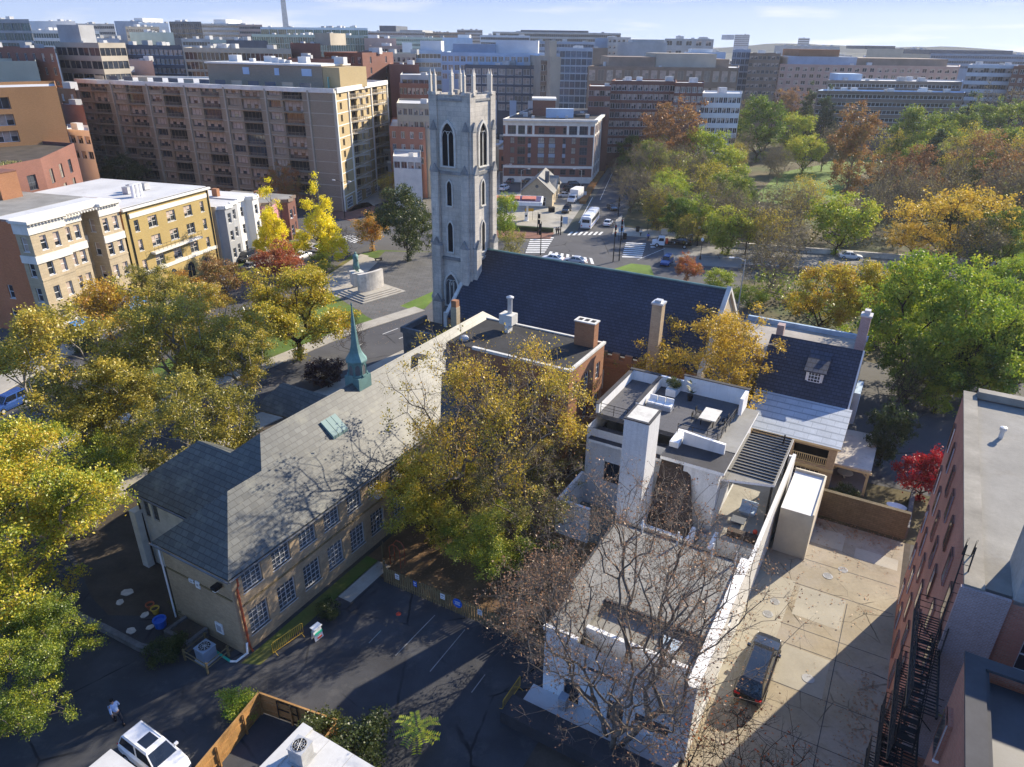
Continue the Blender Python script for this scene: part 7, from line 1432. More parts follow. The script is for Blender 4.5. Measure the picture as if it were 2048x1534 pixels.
pl2 = [P(*q) for q in ((1480, 575), (1700, 560), (2300, 600), (2300, 720), (1930, 745), (1740, 690), (1560, 620))]; xs = [p.x for p in pl2]; ys = [p.y for p in pl2]
while len(cs) < 260:
    x, y = rg.uniform(min(xs), max(xs)), rg.uniform(min(ys), max(ys))
    if inside(x, y, pl2): cs.append((x, y, rg.uniform(.5, 3.5)))
LV, LF = leaves(rg, np.array(cs), 15000, .5, 1.0); o = link('scrub', fast_mesh('scrub', LV, LF, ['leaf_green'])); o['kind'] = 'stuff'; tag(o, 'green scrub on the slope behind the slate house', 'scrub')
# shrubs and climbers close by
for x, y, k, w_, lb in ((170, 682, 'bush', 50, 'round clipped green shrub below the blue awning'), (200, 690, 'bush', 30, 'small dark shrub right of the clipped shrub'), (640, 1470, 'bush', 90, 'green shrub growing over the cedar fence corner'), (720, 1492, 'bush', 110, 'ivy like shrub beside the white roof at the bottom'), (480, 1412, 'bushg', 60, 'small yellow green shrub outside the cedar fence'), (375, 1205, 'bush', 50, 'shrub in the stone planter by the school corner'), (1690, 985, 'bush', 40, 'low plant at the foot of the timber pergola'), (330, 1300, 'bush', 60, 'low shrub at the end of the stone kerb wall'), (655, 1218, 'bush', 44, 'low shrub on the strip under the school windows'), (1270, 850, 'bush', 34, 'plant in the white planter on the roof terrace')):
    if lb.startswith('plant in'): 
        t = tree(k, W(-17.1, 62.2, 9.6), lb, .5); continue
    tc_(k, x, y, w_, lb)
# compound leaved sapling by the bottom edge
sp = root('sapling', P(835, 1500, 0), 0, 'sapling with long compound leaves at the bottom of the car park', 'sapling', None, (0, 0, 0)); b = MB(); b.tube([(0, 0, 0), (.1, .1, 1.2), (0, .2, 2.2)], [.04, .03, .02], 5); b.build('trunk', ['bark'], sp)
b = MB(); rr = random.Random(4)
for i in range(11):
    a = i*2.4; z = 1.2+i*.1; d = Vector((math.cos(a), math.sin(a), .15)); L = 1.3
    for j in range(9):
        q = Vector((.05, .15, z))+d*L*(.2+.8*j/8)+Vector((0, 0, -.35*(j/8)**2))
        for sg in (-1, 1):
            n = Vector((-d.y, d.x, 0))*sg; e = q+n*.34+d*.1; b.poly([q, q+n*.15+d*.09, e, q+n*.17-d*.04])
b.build('crown', ['leaf_bright'], sp)
# ================================================================ VEHICLES
def loft(b, st, m=0, cap=True):
    """st: list of cross-section rings (same count)"""
    i = len(b.v); n = len(st[0])
    for s_ in st: b.v += [tuple(p) for p in s_]
    for k in range(len(st)-1):
        for j in range(n):
            q = (j+1) % n; b.f.append((i+k*n+j, i+k*n+q, i+k*n+n+q, i+k*n+n+j)); b.m.append(m)
    if cap: b.f.append(tuple(i+j for j in reversed(range(n)))); b.m.append(m); e = i+(len(st)-1)*n; b.f.append(tuple(e+j for j in range(n))); b.m.append(m)
wheel_c = {}
def wheels(t, xs, hw, r=.34):
    if r not in wheel_c:
        b = MB(); b.lathe((0, 0, 0), [(r*.55, -.11), (r*.93, -.11), (r, -.07), (r, .07), (r*.93, .11), (r*.55, .11)], 18); me = b.mesh('wheel', ['tyre']); b = MB(); b.lathe((0, 0, 0), [(r*.56, -.115), (r*.56, .115)], 10); wheel_c[r] = (me, b.mesh('rim', ['galv']))
    for x in xs:
        for sg in (-1, 1): o = link('wheel', wheel_c[r][0], t, (x, sg*(hw-.1), r)); o.rotation_euler = (R(90), 0, 0); link('rim', wheel_c[r][1], o)
_cars = {}
def car(p, ang, label, paint='car_white', kind='sedan', group=None, extra=None, s=1.0, cat='car'):
    """car heading along ang; parts: body, roof, windows, wheels, lamps"""
    L, Wd, H, sh, gx0, gx1, rx0, rx1 = {'sedan': (4.7, 1.82, 1.45, .92, -1.75, 1.15, -1.0, .25), 'suv': (4.85, 1.94, 1.78, 1.08, -2.3, 1.25, -2.0, .45), 'van': (5.1, 1.98, 1.9, 1.1, -2.45, 1.7, -2.3, .9)}[kind]
    t = root('car', p, ang, label, cat, group, (0, 0, 0)); key = (kind, paint)
    if key not in _cars:
        hw = Wd/2; b = MB(); st = []
        for x, zb, zs, k in ((-L/2, .42, sh-.12, .80), (-L/2+.12, .3, sh-.03, .93), (-L/2+.9, .22, sh, 1), (0, .2, sh, 1), (L/2-1.2, .22, sh-.02, 1), (L/2-.5, .25, sh-.14, .96), (L/2-.12, .3, sh-.26, .86), (L/2, .42, sh-.38, .70)):
            w_ = hw*k; st.append([(x, -w_*.9, zb), (x, w_*.9, zb), (x, w_, .52), (x, w_*.97, zs-.12), (x, w_*.86, zs), (x, w_*.3, zs+.035), (x, -w_*.3, zs+.035), (x, -w_*.86, zs), (x, -w_*.97, zs-.12), (x, -w_, .52)])
        loft(b, st); body = b.mesh('body', [paint])
        hb, ht = hw*.84, hw*.66; b = MB(); g = [(gx0, -hb, sh), (gx1, -hb, sh), (gx1, hb, sh), (gx0, hb, sh)]; r_ = [(rx0, -ht, H), (rx1, -ht, H), (rx1, ht, H), (rx0, ht, H)]
        m_ = [(rx0+.02, -ht-.03, H-.05), (rx1+.06, -ht-.03, H-.05), (rx1+.06, ht+.03, H-.05), (rx0+.02, ht+.03, H-.05)]; r_ = [(rx0+.1, -ht+.06, H), (rx1-.06, -ht+.06, H), (rx1-.06, ht-.06, H), (rx0+.1, ht-.06, H)]
        loft(b, [g, m_, r_]); roof = b.mesh('roof', [paint])
        def pane(a, b_, c, d, inset=.1, off=.012):
            q = [Vector(v) for v in (a, b_, c, d)]; ce = sum(q, Vector())/4; n = (q[1]-q[0]).cross(q[3]-q[0]).normalized(); return [v+(ce-v)*inset+n*off for v in q]
        G = {}
        def pm(nm, *qs):
            b = MB(); [b.poly(q) for q in qs]; G[nm] = b.mesh(nm, ['carglass'])
        pm('windscreen', pane(g[1], g[2], m_[2], m_[1])); pm('rear_window', pane(g[3], g[0], m_[0], m_[3]))
        for nm, a, b_, c, d in (('side_window', g[0], g[1], m_[1], m_[0]), ('side_window_', g[2], g[3], m_[3], m_[2])):
            A, B, C_, D_ = map(Vector, (a, b_, c, d)); k = .52; pm(nm, pane(A, A.lerp(B, k), D_.lerp(C_, k), D_, .12), pane(A.lerp(B, k), B, C_, D_.lerp(C_, k), .12))
        lb = MB(); lb.box(-.06, .06, -.18, .18, -.07, .07); hl = lb.mesh('headlight', ['lampw']); tl = lb.mesh('tail_light', ['lampr'])
        mb_ = MB(); mb_.box(-.08, .08, -.11, .11, -.07, .07); mi = mb_.mesh('mirror', [paint]); gb = MB(); gb.box(-.02, .03, -.45, .45, -.1, .1); gm_ = gb.mesh('grille', ['dark'])
        _cars[key] = (body, roof, G, hl, tl, mi, gm_)
    body, roof, G, hl, tl, mi, gm_ = _cars[key]; hw = Wd/2
    link('body', body, t); link('roof', roof, t)
    for k, me in G.items(): link(k.rstrip('_'), me, t)
    for sg in (-1, 1): link('headlight', hl, t, (L/2-.2, sg*hw*.62, sh-.33)); link('tail_light', tl, t, (-L/2+.03, sg*hw*.68, sh-.2)); link('mirror', mi, t, (gx1-.45, sg*(hw*1.02), sh+.08))
    link('grille', gm_, t, (L/2-.05, 0, .5)); wheels(t, (L/2-.95, -L/2+.95), hw, .36 if kind != 'sedan' else .33)
    if extra: extra(t, L, Wd, H)
    if s != 1: t.scale = (s, s, s)
    return t
def ang(a, b): d = P(*b)-P(*a); return math.atan2(d.y, d.x)
def sunroof(t, L, Wd, H):
    b = MB(); b.box(-.75, .15, -.42, .42, H, H+.012); b.build('sunroof', ['carglass'], t); b = MB(); [b.tube([(-1.7, s_*.62, H+.05), (.2, s_*.62, H+.05)], .02, 5) for s_ in (-1, 1)]; b.build('roof_rail', ['galv'], t)
def glassroof(t, L, Wd, H):
    b = MB(); b.box(-1.75, .25, -.52, .52, H, H+.012); b.build('glass_roof', ['carglass'], t)
car(W(-32.9, 14.5), GRZ-.02, 'white sport utility car parked beside the cedar fence', 'car_white', 'suv', None, sunroof)
_a = car(W(-2.6, 40.3), TH-.02, 'shiny black car with glass roof standing in the alley by the white annex', 'car_black', 'suv', None, glassroof); _a.scale = (1.36, 1.06, 1.05)
def bus(p, a, label):
    t = root('bus', p, a, label, 'bus', None, (0, 0, 0)); L, w_, h = 12.2, 1.28, 3.05; b = MB(); prof = [(-w_, .35), (w_, .35), (w_, 2.6), (w_*.93, 2.9), (w_*.6, h), (-w_*.6, h), (-w_*.93, 2.9), (-w_, 2.6)]
    loft(b, [[(x, y*k, z if z > .5 else z) for y, z in prof] for x, k in ((-L/2, .95), (-L/2+.2, 1), (L/2-.3, 1), (L/2, .94))]); b.build('body', ['car_white'], t)
    for sg in (-1, 1):
        for i in range(7):
            b = MB(); x = -L/2+.9+i*1.52; y = sg*(w_+.012); q = [(x, y, 1.45), (x+1.38, y, 1.45), (x+1.38, y, 2.4), (x, y, 2.4)]; b.poly(q if sg < 0 else q[::-1]); b.build('window', ['carglass'], t)
        b = MB(); b.box(-L/2+.3, L/2-.3, min(sg*w_, sg*(w_+.01)), max(sg*w_, sg*(w_+.01)), .75, .95); b.build('stripe', ['signblue'], t)
    b = MB(); b.poly([(-L/2-.012, w_*.7, 1.7), (-L/2-.012, -w_*.7, 1.7), (-L/2-.012, -w_*.7, 2.45), (-L/2-.012, w_*.7, 2.45)]); b.build('rear_window', ['carglass'], t); b = MB(); b.poly([(L/2+.012, -w_*.85, 1.1), (L/2+.012, w_*.85, 1.1), (L/2+.012, w_*.85, 2.7), (L/2+.012, -w_*.85, 2.7)]); b.build('windscreen', ['carglass'], t)
    b = MB(); b.box(-4.5, -1.5, -.8, .8, h, h+.25); b.build('roof_unit', ['car_white'], t); b = MB(); b.box(1.2, 2.2, -.6, .6, h, h+.14); b.build('roof_unit', ['lightpanel'], t)
    for sg in (-1, 1): b = MB(); b.box(-L/2-.03, -L/2+.02, sg*w_*.75-.12, sg*w_*.75+.12, .8, 1.1); b.build('tail_light', ['lampr'], t)
    b = MB(); b.box(-L/2-.04, -L/2+.05, -w_*.95, w_*.95, .35, .6); b.build('bumper', ['greyconc'], t); wheels(t, (L/2-2.5, -L/2+2.9), w_, .48)
ub = ang((1180, 462), (1205, 430)); pb0 = P(1169, 462); dB = Vector((math.cos(ub), math.sin(ub), 0)); bus(pb0+dB*7.2, ub, 'white city bus with dark windows at the zebra crossing')
car(P(1216, 450), ub-.05, 'white saloon car waiting right of the bus', 'car_white'); car(P(1224, 419), ub+math.pi+.5, 'dark car with bright reflections behind the white saloon on the downhill road', 'car_black')
car(P(1333, 528), ub+math.pi-.15, 'blue hatchback turning below the flower island', 'car_blue', 'suv'); car(P(1105, 522), ang((1100, 520), (1150, 527))+math.pi, 'white car half hidden behind the church roof ridge', 'car_white'); car(P(1150, 526), ang((1100, 520), (1150, 527))+math.pi, 'silver car with dark windows behind the church roof ridge', 'car_silver')
car(P(1700, 517), ang((1700, 517), (1740, 520)), 'white saloon crossing the bridge road', 'car_white')
def truck(p, a, label, tow=False):
    t = root('box_truck' if not tow else 'tow_truck', p, a, label, 'truck', None, (0, 0, 0)); b = MB(); loft(b, [[(x, -1.0, .5), (x, 1.0, .5), (x, 1.0, z), (x, -1.0, z)] for x, z in ((1.6, 2.2), (2.9, 2.2), (3.3, 1.4), (4.2, 1.25), (4.3, .9))]); b.build('cab', ['car_white'], t)
    b = MB(); b.poly([(2.93, -.85, 2.12), (3.32, -.85, 1.46), (3.32, .85, 1.46), (2.93, .85, 2.12)]); b.build('windscreen', ['carglass'], t)
    for sg in (-1, 1): b = MB(); q = [(1.8, sg*1.012, 1.4), (2.9, sg*1.012, 1.4), (2.75, sg*1.012, 2.05), (1.8, sg*1.012, 2.05)]; b.poly(q if sg < 0 else q[::-1]); b.build('side_window', ['carglass'], t)
    if tow:
        b = MB(); b.box(-4.2, 1.5, -1.05, 1.05, .7, .9); b.build('flat_bed', ['black_metal'], t); b = MB(); b.box(.9, 1.4, -.9, .9, .9, 1.7); b.build('tool_box', ['red'], t)
    else: b = MB(); b.box(-4.2, 1.4, -1.2, 1.2, .75, 3.4); b.build('cargo_box', ['whitepanel'], t); b = MB(); b.box(-4.22, -4.2, -1.1, 1.1, .85, 3.2); b.build('open_rear', ['dark'], t)
    wheels(t, (3.2, -2.7), 1.05, .45); return t
_tt = truck(P(1343, 494), ang((1343, 494), (1310, 492)), 'white flatbed truck carrying a dark car and red box near the park entrance', True)
car(P(1343, 494)+Vector((math.cos(_tt.rotation_euler.z), math.sin(_tt.rotation_euler.z), 0))*-1.8+Vector((0, 0, .9)), _tt.rotation_euler.z, 'black car loaded on the white flatbed truck', 'car_black', s=.92)
truck(P(1150, 402), ub+math.pi-.1, 'white box truck parked beside the station house'); car(P(1133, 424), ub+math.pi, 'black sport utility car in front of the white box truck', 'car_black', 'suv')
for i, (x, y, pt, k, lb) in enumerate(((1009, 380, 'car_white', 'suv', 'white car parked left of the station house beside the tower'), (1022, 365, 'car_grey', 'sedan', 'grey car behind the white car on the station lot'), (1058, 365, 'car_black', 'sedan', 'black car parked behind the station house'), (1075, 362, 'car_grey', 'suv', 'dark car parked under the office house windows'), (1142, 382, 'car_black', 'suv', 'black car right of the station gable'), (1150, 374, 'car_black', 'suv', 'second black car right of the station gable, farther back'), (1156, 388, 'car_grey', 'suv', 'dark grey car nearest the road hedge at the station'), (1130, 394, 'car_white', 'sedan', 'white car squeezed behind the station house corner'))): car(P(x, y), R(70 if i < 2 else 10), lb, pt, k, 'cars parked round the station house')
r2 = ang((560, 522), (690, 465))
for x, y, pt, k, lb in ((606, 516, 'car_white', 'sedan', 'white car nearest the red tree in the parked line'), (640, 500, 'car_white', 'sedan', 'white car in the middle of the parked line by the ginkgos'), (662, 488, 'car_white', 'suv', 'white car at the crossing end of the parked line'), (496, 520, 'car_black', 'van', 'dark van before the white row house'), (503, 538, 'car_grey', 'sedan', 'grey blue car beside the dark van'), (415, 598, 'car_white', 'sedan', 'white car half hidden behind the globe lamp trees'), (20, 815, 'car_blue', 'suv', 'bright blue sport utility car at the left edge of the street'), (112, 768, 'car_black', 'suv', 'black car under the sycamore on the left street')): car(P(x, y), r2+(math.pi if x < 500 else 0), lb, pt, k)
for i, x in enumerate((820, 832)): car(P(x, 408+i*4), r2+.6, 'dark car parked in the cross street left of the tower', 'car_black', 'sedan', 'dark cars in the cross street left of the tower')
# ================================================================ PEOPLE
def skin_mesh(name, pts, edges, rad, m, parent, sub=1):
    import bmesh
    bm = bmesh.new(); ly = bm.verts.layers.skin.verify(); vs = [bm.verts.new(p) for p in pts]; [bm.edges.new((vs[a], vs[b])) for a, b in edges]
    for v, r in zip(vs, rad): v[ly].radius = (r, r) if not isinstance(r, tuple) else r; v[ly].use_root = False
    vs[0][ly].use_root = True; me = bpy.data.meshes.new(name); bm.to_mesh(me); bm.free(); me.materials.append(MT[m]); o = link(name, me, parent)
    md = o.modifiers.new('skin', 'SKIN'); md.use_smooth_shade = True
    if sub: s_ = o.modifiers.new('sub', 'SUBSURF'); s_.levels = s_.render_levels = sub
    return o
def person(p, a, label, shirt='shirt', trousers='trouser', group=None, stride=.32, lean=.1):
    t = root('person', p, a, label, 'person', group, (0, 0, 0))
    X = dict(pel=(0, 0, .93), ch=(lean*.9, 0, 1.3), nk=(lean*1.25, 0, 1.5), hd=(lean*1.5, 0, 1.63), ht=(lean*1.55, 0, 1.72)); pts = list(X.values()); E = [(0, 1), (1, 2), (2, 3), (3, 4)]; Rr = [.14, .15, .06, .1, .07]
    sp, se, tp, te = [], [], [(0, 0, .95)], []
    for sg in (-1, 1):
        f = sg*stride; i = len(pts); pts += [(0.02, sg*.1, .88), (f*.55+.06, sg*.1, .5), (f, sg*.1, .09), (f+.16, sg*.11, .05)]; E += [(0, i), (i, i+1), (i+1, i+2), (i+2, i+3)]; Rr += [.095, .065, .045, .04]
        j = len(pts); g = -sg*.28; pts += [(lean, sg*.2, 1.42), (lean*.5+g*.4, sg*.27, 1.14), (lean+g, sg*.26, .92), (lean+g*1.15+.03, sg*.26, .84)]; E += [(1, j), (j, j+1), (j+1, j+2), (j+2, j+3)]; Rr += [.06, .045, .035, .04]
        for k in range(4):   # fingers
            q = len(pts); pts.append((lean+g*1.2+.03+.02*k-.03, sg*(.26), .76+.01*k)); E.append((j+3, q)); Rr.append(.011)
        q = len(pts); pts.append((lean+g*1.15+.08, sg*.235, .81)); E.append((j+3, q)); Rr.append(.012)
        te.append((len(tp)-0, f, sg))
    skin_mesh('body', pts, E, Rr, 'skin', t)
    skin_mesh('shirt', [(0, 0, .9), (lean*.5, 0, 1.12), (lean*.95, 0, 1.38)]+[q for sg in (-1, 1) for q in ((lean, sg*.2, 1.42), (lean*.5-sg*.28*.4, sg*.275, 1.14), (lean-sg*.28*.9, sg*.265, .96))], [(0, 1), (1, 2), (2, 3), (3, 4), (4, 5), (2, 6), (6, 7), (7, 8)], [.17, .17, .17, .085, .07, .055, .085, .07, .055], shirt, t)
    skin_mesh('trousers', [(0, 0, .95)]+[q for sg in (-1, 1) for q in ((.02, sg*.1, .86), (sg*stride*.55+.06, sg*.1, .5), (sg*stride, sg*.1, .12))], [(0, 1), (1, 2), (2, 3), (0, 4), (4, 5), (5, 6)], [.15, .11, .085, .065, .11, .085, .065], trousers, t)
    b = MB(); b.lathe((lean*1.5-.02, 0, 1.60), [(.06, -.04), (.112, .02), (.11, .1), (.06, .155), (.01, .165)], 10); b.build('hair', ['hair'], t, smooth=True)
    b = MB(); b.box(lean*1.5+.085, lean*1.5+.12, -.012, .012, 1.615, 1.645); [b.box(lean*1.5+.085, lean*1.5+.098, y-.012, y+.012, 1.655, 1.67, 1) for y in (-.035, .035)]; b.box(lean*1.5+.085, lean*1.5+.096, -.025, .025, 1.58, 1.59, 1); b.build('face', ['skin', 'hair'], t)
    for sg in (-1, 1): b = MB(); b.box(sg*stride-.08, sg*stride+.2, sg*.1-.05, sg*.1+.05, 0, .09); b.build('shoe', ['black_metal'], t)
    return t
person(P(240, 1446), R(140), 'person in a loose pale blue top and dark trousers striding across the shaded car park', stride=.36, lean=.22).scale = (1.1,)*3
for x, y, sh_, lb in ((1113, 469, 'black_metal', 'person in black standing left at the crossing corner'), (1117, 469, 'black_metal', 'person in black right beside another at the crossing corner'), (1281, 473, 'whitepanel', 'person in white top on the park side pavement'), (1296, 481, 'signblue', 'person in blue at the kerb by the park sign'), (398, 622, 'redbrick', 'person in dark red by the planted corner below the globe lamp')): person(P(x, y), R(200+x % 90), lb, sh_, 'trouser', None, .12, .03)
# ================================================================ STREET FURNITURE
def globe_lamp(p, label, h=4.2, twin=False):
    t = root('street_lamp', p, 0, label, 'street lamp', None, (0, 0, 0)); b = MB(); b.lathe((0, 0, 0), [(.22, 0), (.22, .3), (.1, .6), (.06, 1.2), (.05, h-.4)], 8); b.build('post', ['black_metal'], t)
    b = MB(); b.lathe((0, 0, h-.4), [(.12, 0), (.26, .2), (.28, .4), (.18, .62), (.05, .75)], 12); b.build('globe', ['lampw'], t)
def cobra(p, label, h=9, a=0, n=1, col='galv'):
    t = root('street_lamp', p, a, label, 'street lamp', None, (0, 0, 0)); b = MB(); b.tube([(0, 0, 0), (0, 0, h)], [.11, .07], 7); b.build('post', [col], t)
    for k in range(n):
        s_ = 1-2*k; b = MB(); b.tube([(0, 0, h-.2), (s_*1.0, 0, h+.25), (s_*1.9, 0, h+.3)], .045, 5); b.build('arm', [col], t); b = MB(); b.box(min(s_*1.8, s_*2.6), max(s_*1.8, s_*2.6), -.16, .16, h+.2, h+.36); b.build('lamp_head', ['lightpanel'], t)
def signal(p, a, label, h=5.2, red=True):
    t = root('traffic_signal', p, a, label, 'traffic signal', None, (0, 0, 0)); b = MB(); b.tube([(0, 0, 0), (0, 0, h)], [.12, .07], 7); b.build('post', ['black_metal'], t)
    for z in (h-.9, h-2.2):
        b = MB(); b.box(-.5, -.14, -.18, .18, z-.5, z+.5); c = b.build('signal_head', ['black_metal'], t)
        for k, m in enumerate(('lampr', 'dark', 'dark')): b = MB(); b.box(-.53, -.5, -.11, .11, z+.2-k*.31, z+.42-k*.31); b.build('lens', [m], c, (0, 0, 0))
globe_lamp(P(414, 622), 'globe street lamp by the small orange tree', 4.6); globe_lamp(P(1394, 492), 'globe lamp at the bridge end, farther one', 4.2); globe_lamp(P(1400, 519), 'globe lamp nearer the red tree at the bridge end', 4.2); globe_lamp(P(1242, 480), 'globe lamp at the pavement corner right of the bus', 4.4); globe_lamp(P(497, 690), 'slim lamp post beside the round tree', 5.5)
cobra(P(690, 438), 'twin armed street lamp at the corner of the lit apartment end', 9, R(-20), 2, 'black_metal'); cobra(P(1006, 382), 'white lamp post left on the station lot', 7.5, R(0)); cobra(P(1042, 385), 'white lamp post behind the fuel canopy', 6.5, R(0)); cobra(P(1174, 365), 'white lamp post at the right rear of the station lot', 7, R(180)); cobra(P(1161, 385), 'white lamp post beside the box truck', 6.5, R(180)); cobra(P(1472, 640), 'pale lamp post behind the nave gable', 10, R(180)); cobra(P(1925, 500), 'lamp post among the golden trees by the bridge', 8, R(170)); cobra(P(1775, 310), 'white lamp post at the back of the meadow', 6, 0); 
signal(P(1075, 470), R(200), 'traffic signal at the brick pavement corner'); signal(P(1081, 510), R(20), 'traffic signal just behind the church roof ridge', 7); signal(P(1121, 470), R(250), 'traffic signal showing red beside the bus', 4.6); signal(P(1226, 524), R(90), 'traffic signal post on the flower island, left one', 8); signal(P(1238, 522), R(90), 'traffic signal post on the flower island, right one', 9); signal(P(1236, 432), R(250), 'traffic signal showing red behind the dark car', 5); signal(P(640, 470), R(250), 'traffic signal under the right ginkgo', 5)
def board(p, a, w_, h, z, m, label, name='sign', cat='sign', post='black_metal'):
    t = root(name, p, a, label, cat, None, (0, 0, 0)); b = MB(); b.box(-w_/2, w_/2, -.03, .03, z, z+h); b.build('panel', [m], t); b = MB(); b.tube([(-w_*.4, .05, 0), (-w_*.4, .05, z+h)], .04, 5); b.tube([(w_*.4, .05, 0), (w_*.4, .05, z+h)], .04, 5); b.build('post', [post], t); return t
board(P(1300, 462), .1, 1.6, .5, 2.4, 'signgreen', 'green road sign at the park corner'); board(P(1328, 474), .1, 1.6, 1.3, .6, 'lightpanel', 'pale notice board beside the green road sign'); board(P(1167, 396), .1, 1.6, 1.0, .8, 'white', 'white sign beside the downhill road hedge'); board(P(1130, 452), .1, 1.2, 1.6, .6, 'bluepanel', 'pale blue sign at the station exit'); board(P(1058, 440), 0, 2.2, .7, 2.2, 'yellowpaint', 'cream yellow price sign before the fuel canopy'); board(P(1241, 482), 0, 1.2, .9, 2, 'bluepanel', 'pale blue sign at the pavement corner')
for x, y, lb, w_, m in ((1380, 480, 'pale grey cabinet by the globe lamps', .9, 'bluegrey'), (1249, 478, 'black litter bin at the corner pavement', .7, 'dark'), (1275, 464, 'dark litter bin under the park trees', .7, 'bark_dark'), (1103, 424, 'dark skip bin at the station wall', 1.4, 'dark')):
    t = root('cabinet' if 'cab' in lb else 'litter_bin', P(x, y), .2, lb, 'cabinet' if 'cab' in lb else 'bin', None, (0, 0, 0)); b = MB(); b.box(-w_/2, w_/2, -w_/2, w_/2, 0, 1.2); b.build('body', [m], t); b = MB(); b.box(-w_*.55, w_*.55, -w_*.55, w_*.55, 1.2, 1.3); b.build('lid', [m], t)
def gwall(name, pts, h, th, m, label, cat='wall', cap=None):
    """wall along plan points"""
    o = Vector(pts[0]); t = root(name, (o.x, o.y, 0), 0, label, cat, None, (o.x, o.y, 0)); b = MB(); c = MB()
    for p, q in zip(pts, pts[1:]):
        p, q = Vector((p[0], p[1])), Vector((q[0], q[1])); n = (q-p).normalized(); n = Vector((-n.y, n.x))*th/2; b.prism([tuple(p-n), tuple(q-n), tuple(q+n), tuple(p+n)], 0, h); n2 = n*1.25; c.prism([tuple(p-n2), tuple(q-n2), tuple(q+n2), tuple(p+n2)], h, h+.08)
    b.build('wall', [m], t); c.build('coping', [cap or m], t); return t
gwall('parapet_wall', [strip(BR, -13.4, -13.4)[i] for i in range(1, 6)], 1.0, .5, 'stone_plain', 'pale stone parapet along the far side of the bridge road'); gwall('parapet_wall', [strip(BR, 3.3, 3.3)[i] for i in range(1, 6)], .9, .4, 'stone_dark', 'grey parapet along the near side of the bridge road')
gwall('hedge_bank', X_((1165, 408), (1180, 380), (1215, 330)), .7, 1.6, 'leaf_rust', 'rusty hedge strip between station and downhill road', 'hedge'); gwall('dark_hedge', X_((1000, 458), (1050, 461), (1106, 465)), .9, .9, 'leaf_dark', 'dark clipped hedge along the brick pavement', 'hedge')
# statue group on the triangle
stt = root('monument', P(716, 576), R(30), 'green bronze statue of a coated man on a pale plinth', 'statue', None, (0, 0, 0))
b = MB(); b.box(-1.0, 1.0, -1.0, 1.0, .7, 3.0); b.box(-1.1, 1.1, -1.1, 1.1, 2.9, 3.05); b.build('plinth', ['stone_white'], stt)
skin_mesh('figure', [(0, 0, 4.9), (0, 0, 5.7), (.02, 0, 6.15), (.03, 0, 6.4), (.03, 0, 6.62), (0, .22, 4.7), (0, .24, 3.9), (0, .26, 3.15), (.25, .26, 3.1), (0, -.22, 4.7), (.1, -.24, 3.9), (.2, -.26, 3.15), (.45, -.26, 3.1), (0, .48, 5.95), (-.1, .62, 5.35), (.05, .6, 4.8), (0, -.48, 5.95), (.05, -.62, 5.35), (.3, -.45, 5.0)], [(0, 1), (1, 2), (2, 3), (3, 4), (0, 5), (5, 6), (6, 7), (7, 8), (0, 9), (9, 10), (10, 11), (11, 12), (1, 13), (13, 14), (14, 15), (1, 16), (16, 17), (17, 18)], [.42, .42, .16, .24, .16, .34, .26, .16, .12, .34, .26, .16, .12, .2, .15, .11, .2, .15, .11], 'verdigris', stt)
b = MB(); b.lathe((0, 0, 3.6), [(.62, 0), (.52, .8), (.45, 1.5), (.52, 2.3), (.3, 2.6)], 12); b.build('coat', ['verdigris'], stt, smooth=True)
mw = root('monument_wall', P(743, 586), R(48), 'curved pale stone wall behind the bronze statue', 'wall', None, (0, 0, 0)); b = MB(); A_, B_ = [], []
for i in range(9):
    x = -2.6+i*.65; A_.append((x, -.3-.35*(1-(x/2.6)**2))); B_.append((x, .3-.35*(1-(x/2.6)**2)))
b.prism(A_+B_[::-1], .7, 3.9); b.build('wall', ['stone_plain'], mw)
for k in range(4): b = MB(); e = 4.6-k*.55; b.box(-e, e, -e+.8, e-.2, .17*k, .17*k+.17); b.build('step', ['sidewalk'], mw)
bt_ = root('bench', P(757, 521), R(35), 'small dark bench on the shaded monument plaza', 'bench', None, (0, 0, 0)); b = MB(); b.box(-.8, .8, -.25, .25, .4, .48); b.build('seat', ['dark'], bt_)
for x in (-.6, .6): b = MB(); b.box(x-.06, x+.06, -.2, .2, 0, .4); b.build('leg', ['dark'], bt_)
# ================================================================ CLOSE PROPS
def picket(name, p, q, h, label, m='woodgrey', wd=.14, gap=.09, th=.03, z0=.08, rails=(.35, 1.2)):
    p, q = Vector((p[0], p[1])), Vector((q[0], q[1])); d = q-p; L = d.length; rz = math.atan2(d.y, d.x); t = root(name, (p.x, p.y, 0), rz, label, 'fence', None, (0, 0, 0)); b = MB(); x = 0; rr = random.Random(int(L*100))
    while x < L:
        hh = h+rr.uniform(-.03, .03); b.box(x, x+wd, -th, 0, z0, hh); b.poly([(x, -th, hh), (x+wd, -th, hh), (x+wd*.75, -th, hh+.07), (x+wd*.25, -th, hh+.07)]); x += wd+gap
    b.build('pickets', [m], t); b = MB()
    for z in rails: b.box(0, L, .001, .06, z, z+.09)
    b.build('rail', [m], t)
    for i in range(int(L/2.4)+1): b = MB(); x = min(i*2.4, L-.1); b.box(x, x+.1, .06, .16, 0, h+.05); b.build('post', [m], t)
    return t
pf = picket('picket_fence', W(-33.4, 36.6), W(-31.2, 34.2), 1.55, 'weathered picket fence from the school wall to the playground corner'); pf2 = picket('picket_fence', W(-31.2, 34.2), W(-16.2, 34.4), 1.6, 'weathered picket fence with small signs along the car park')
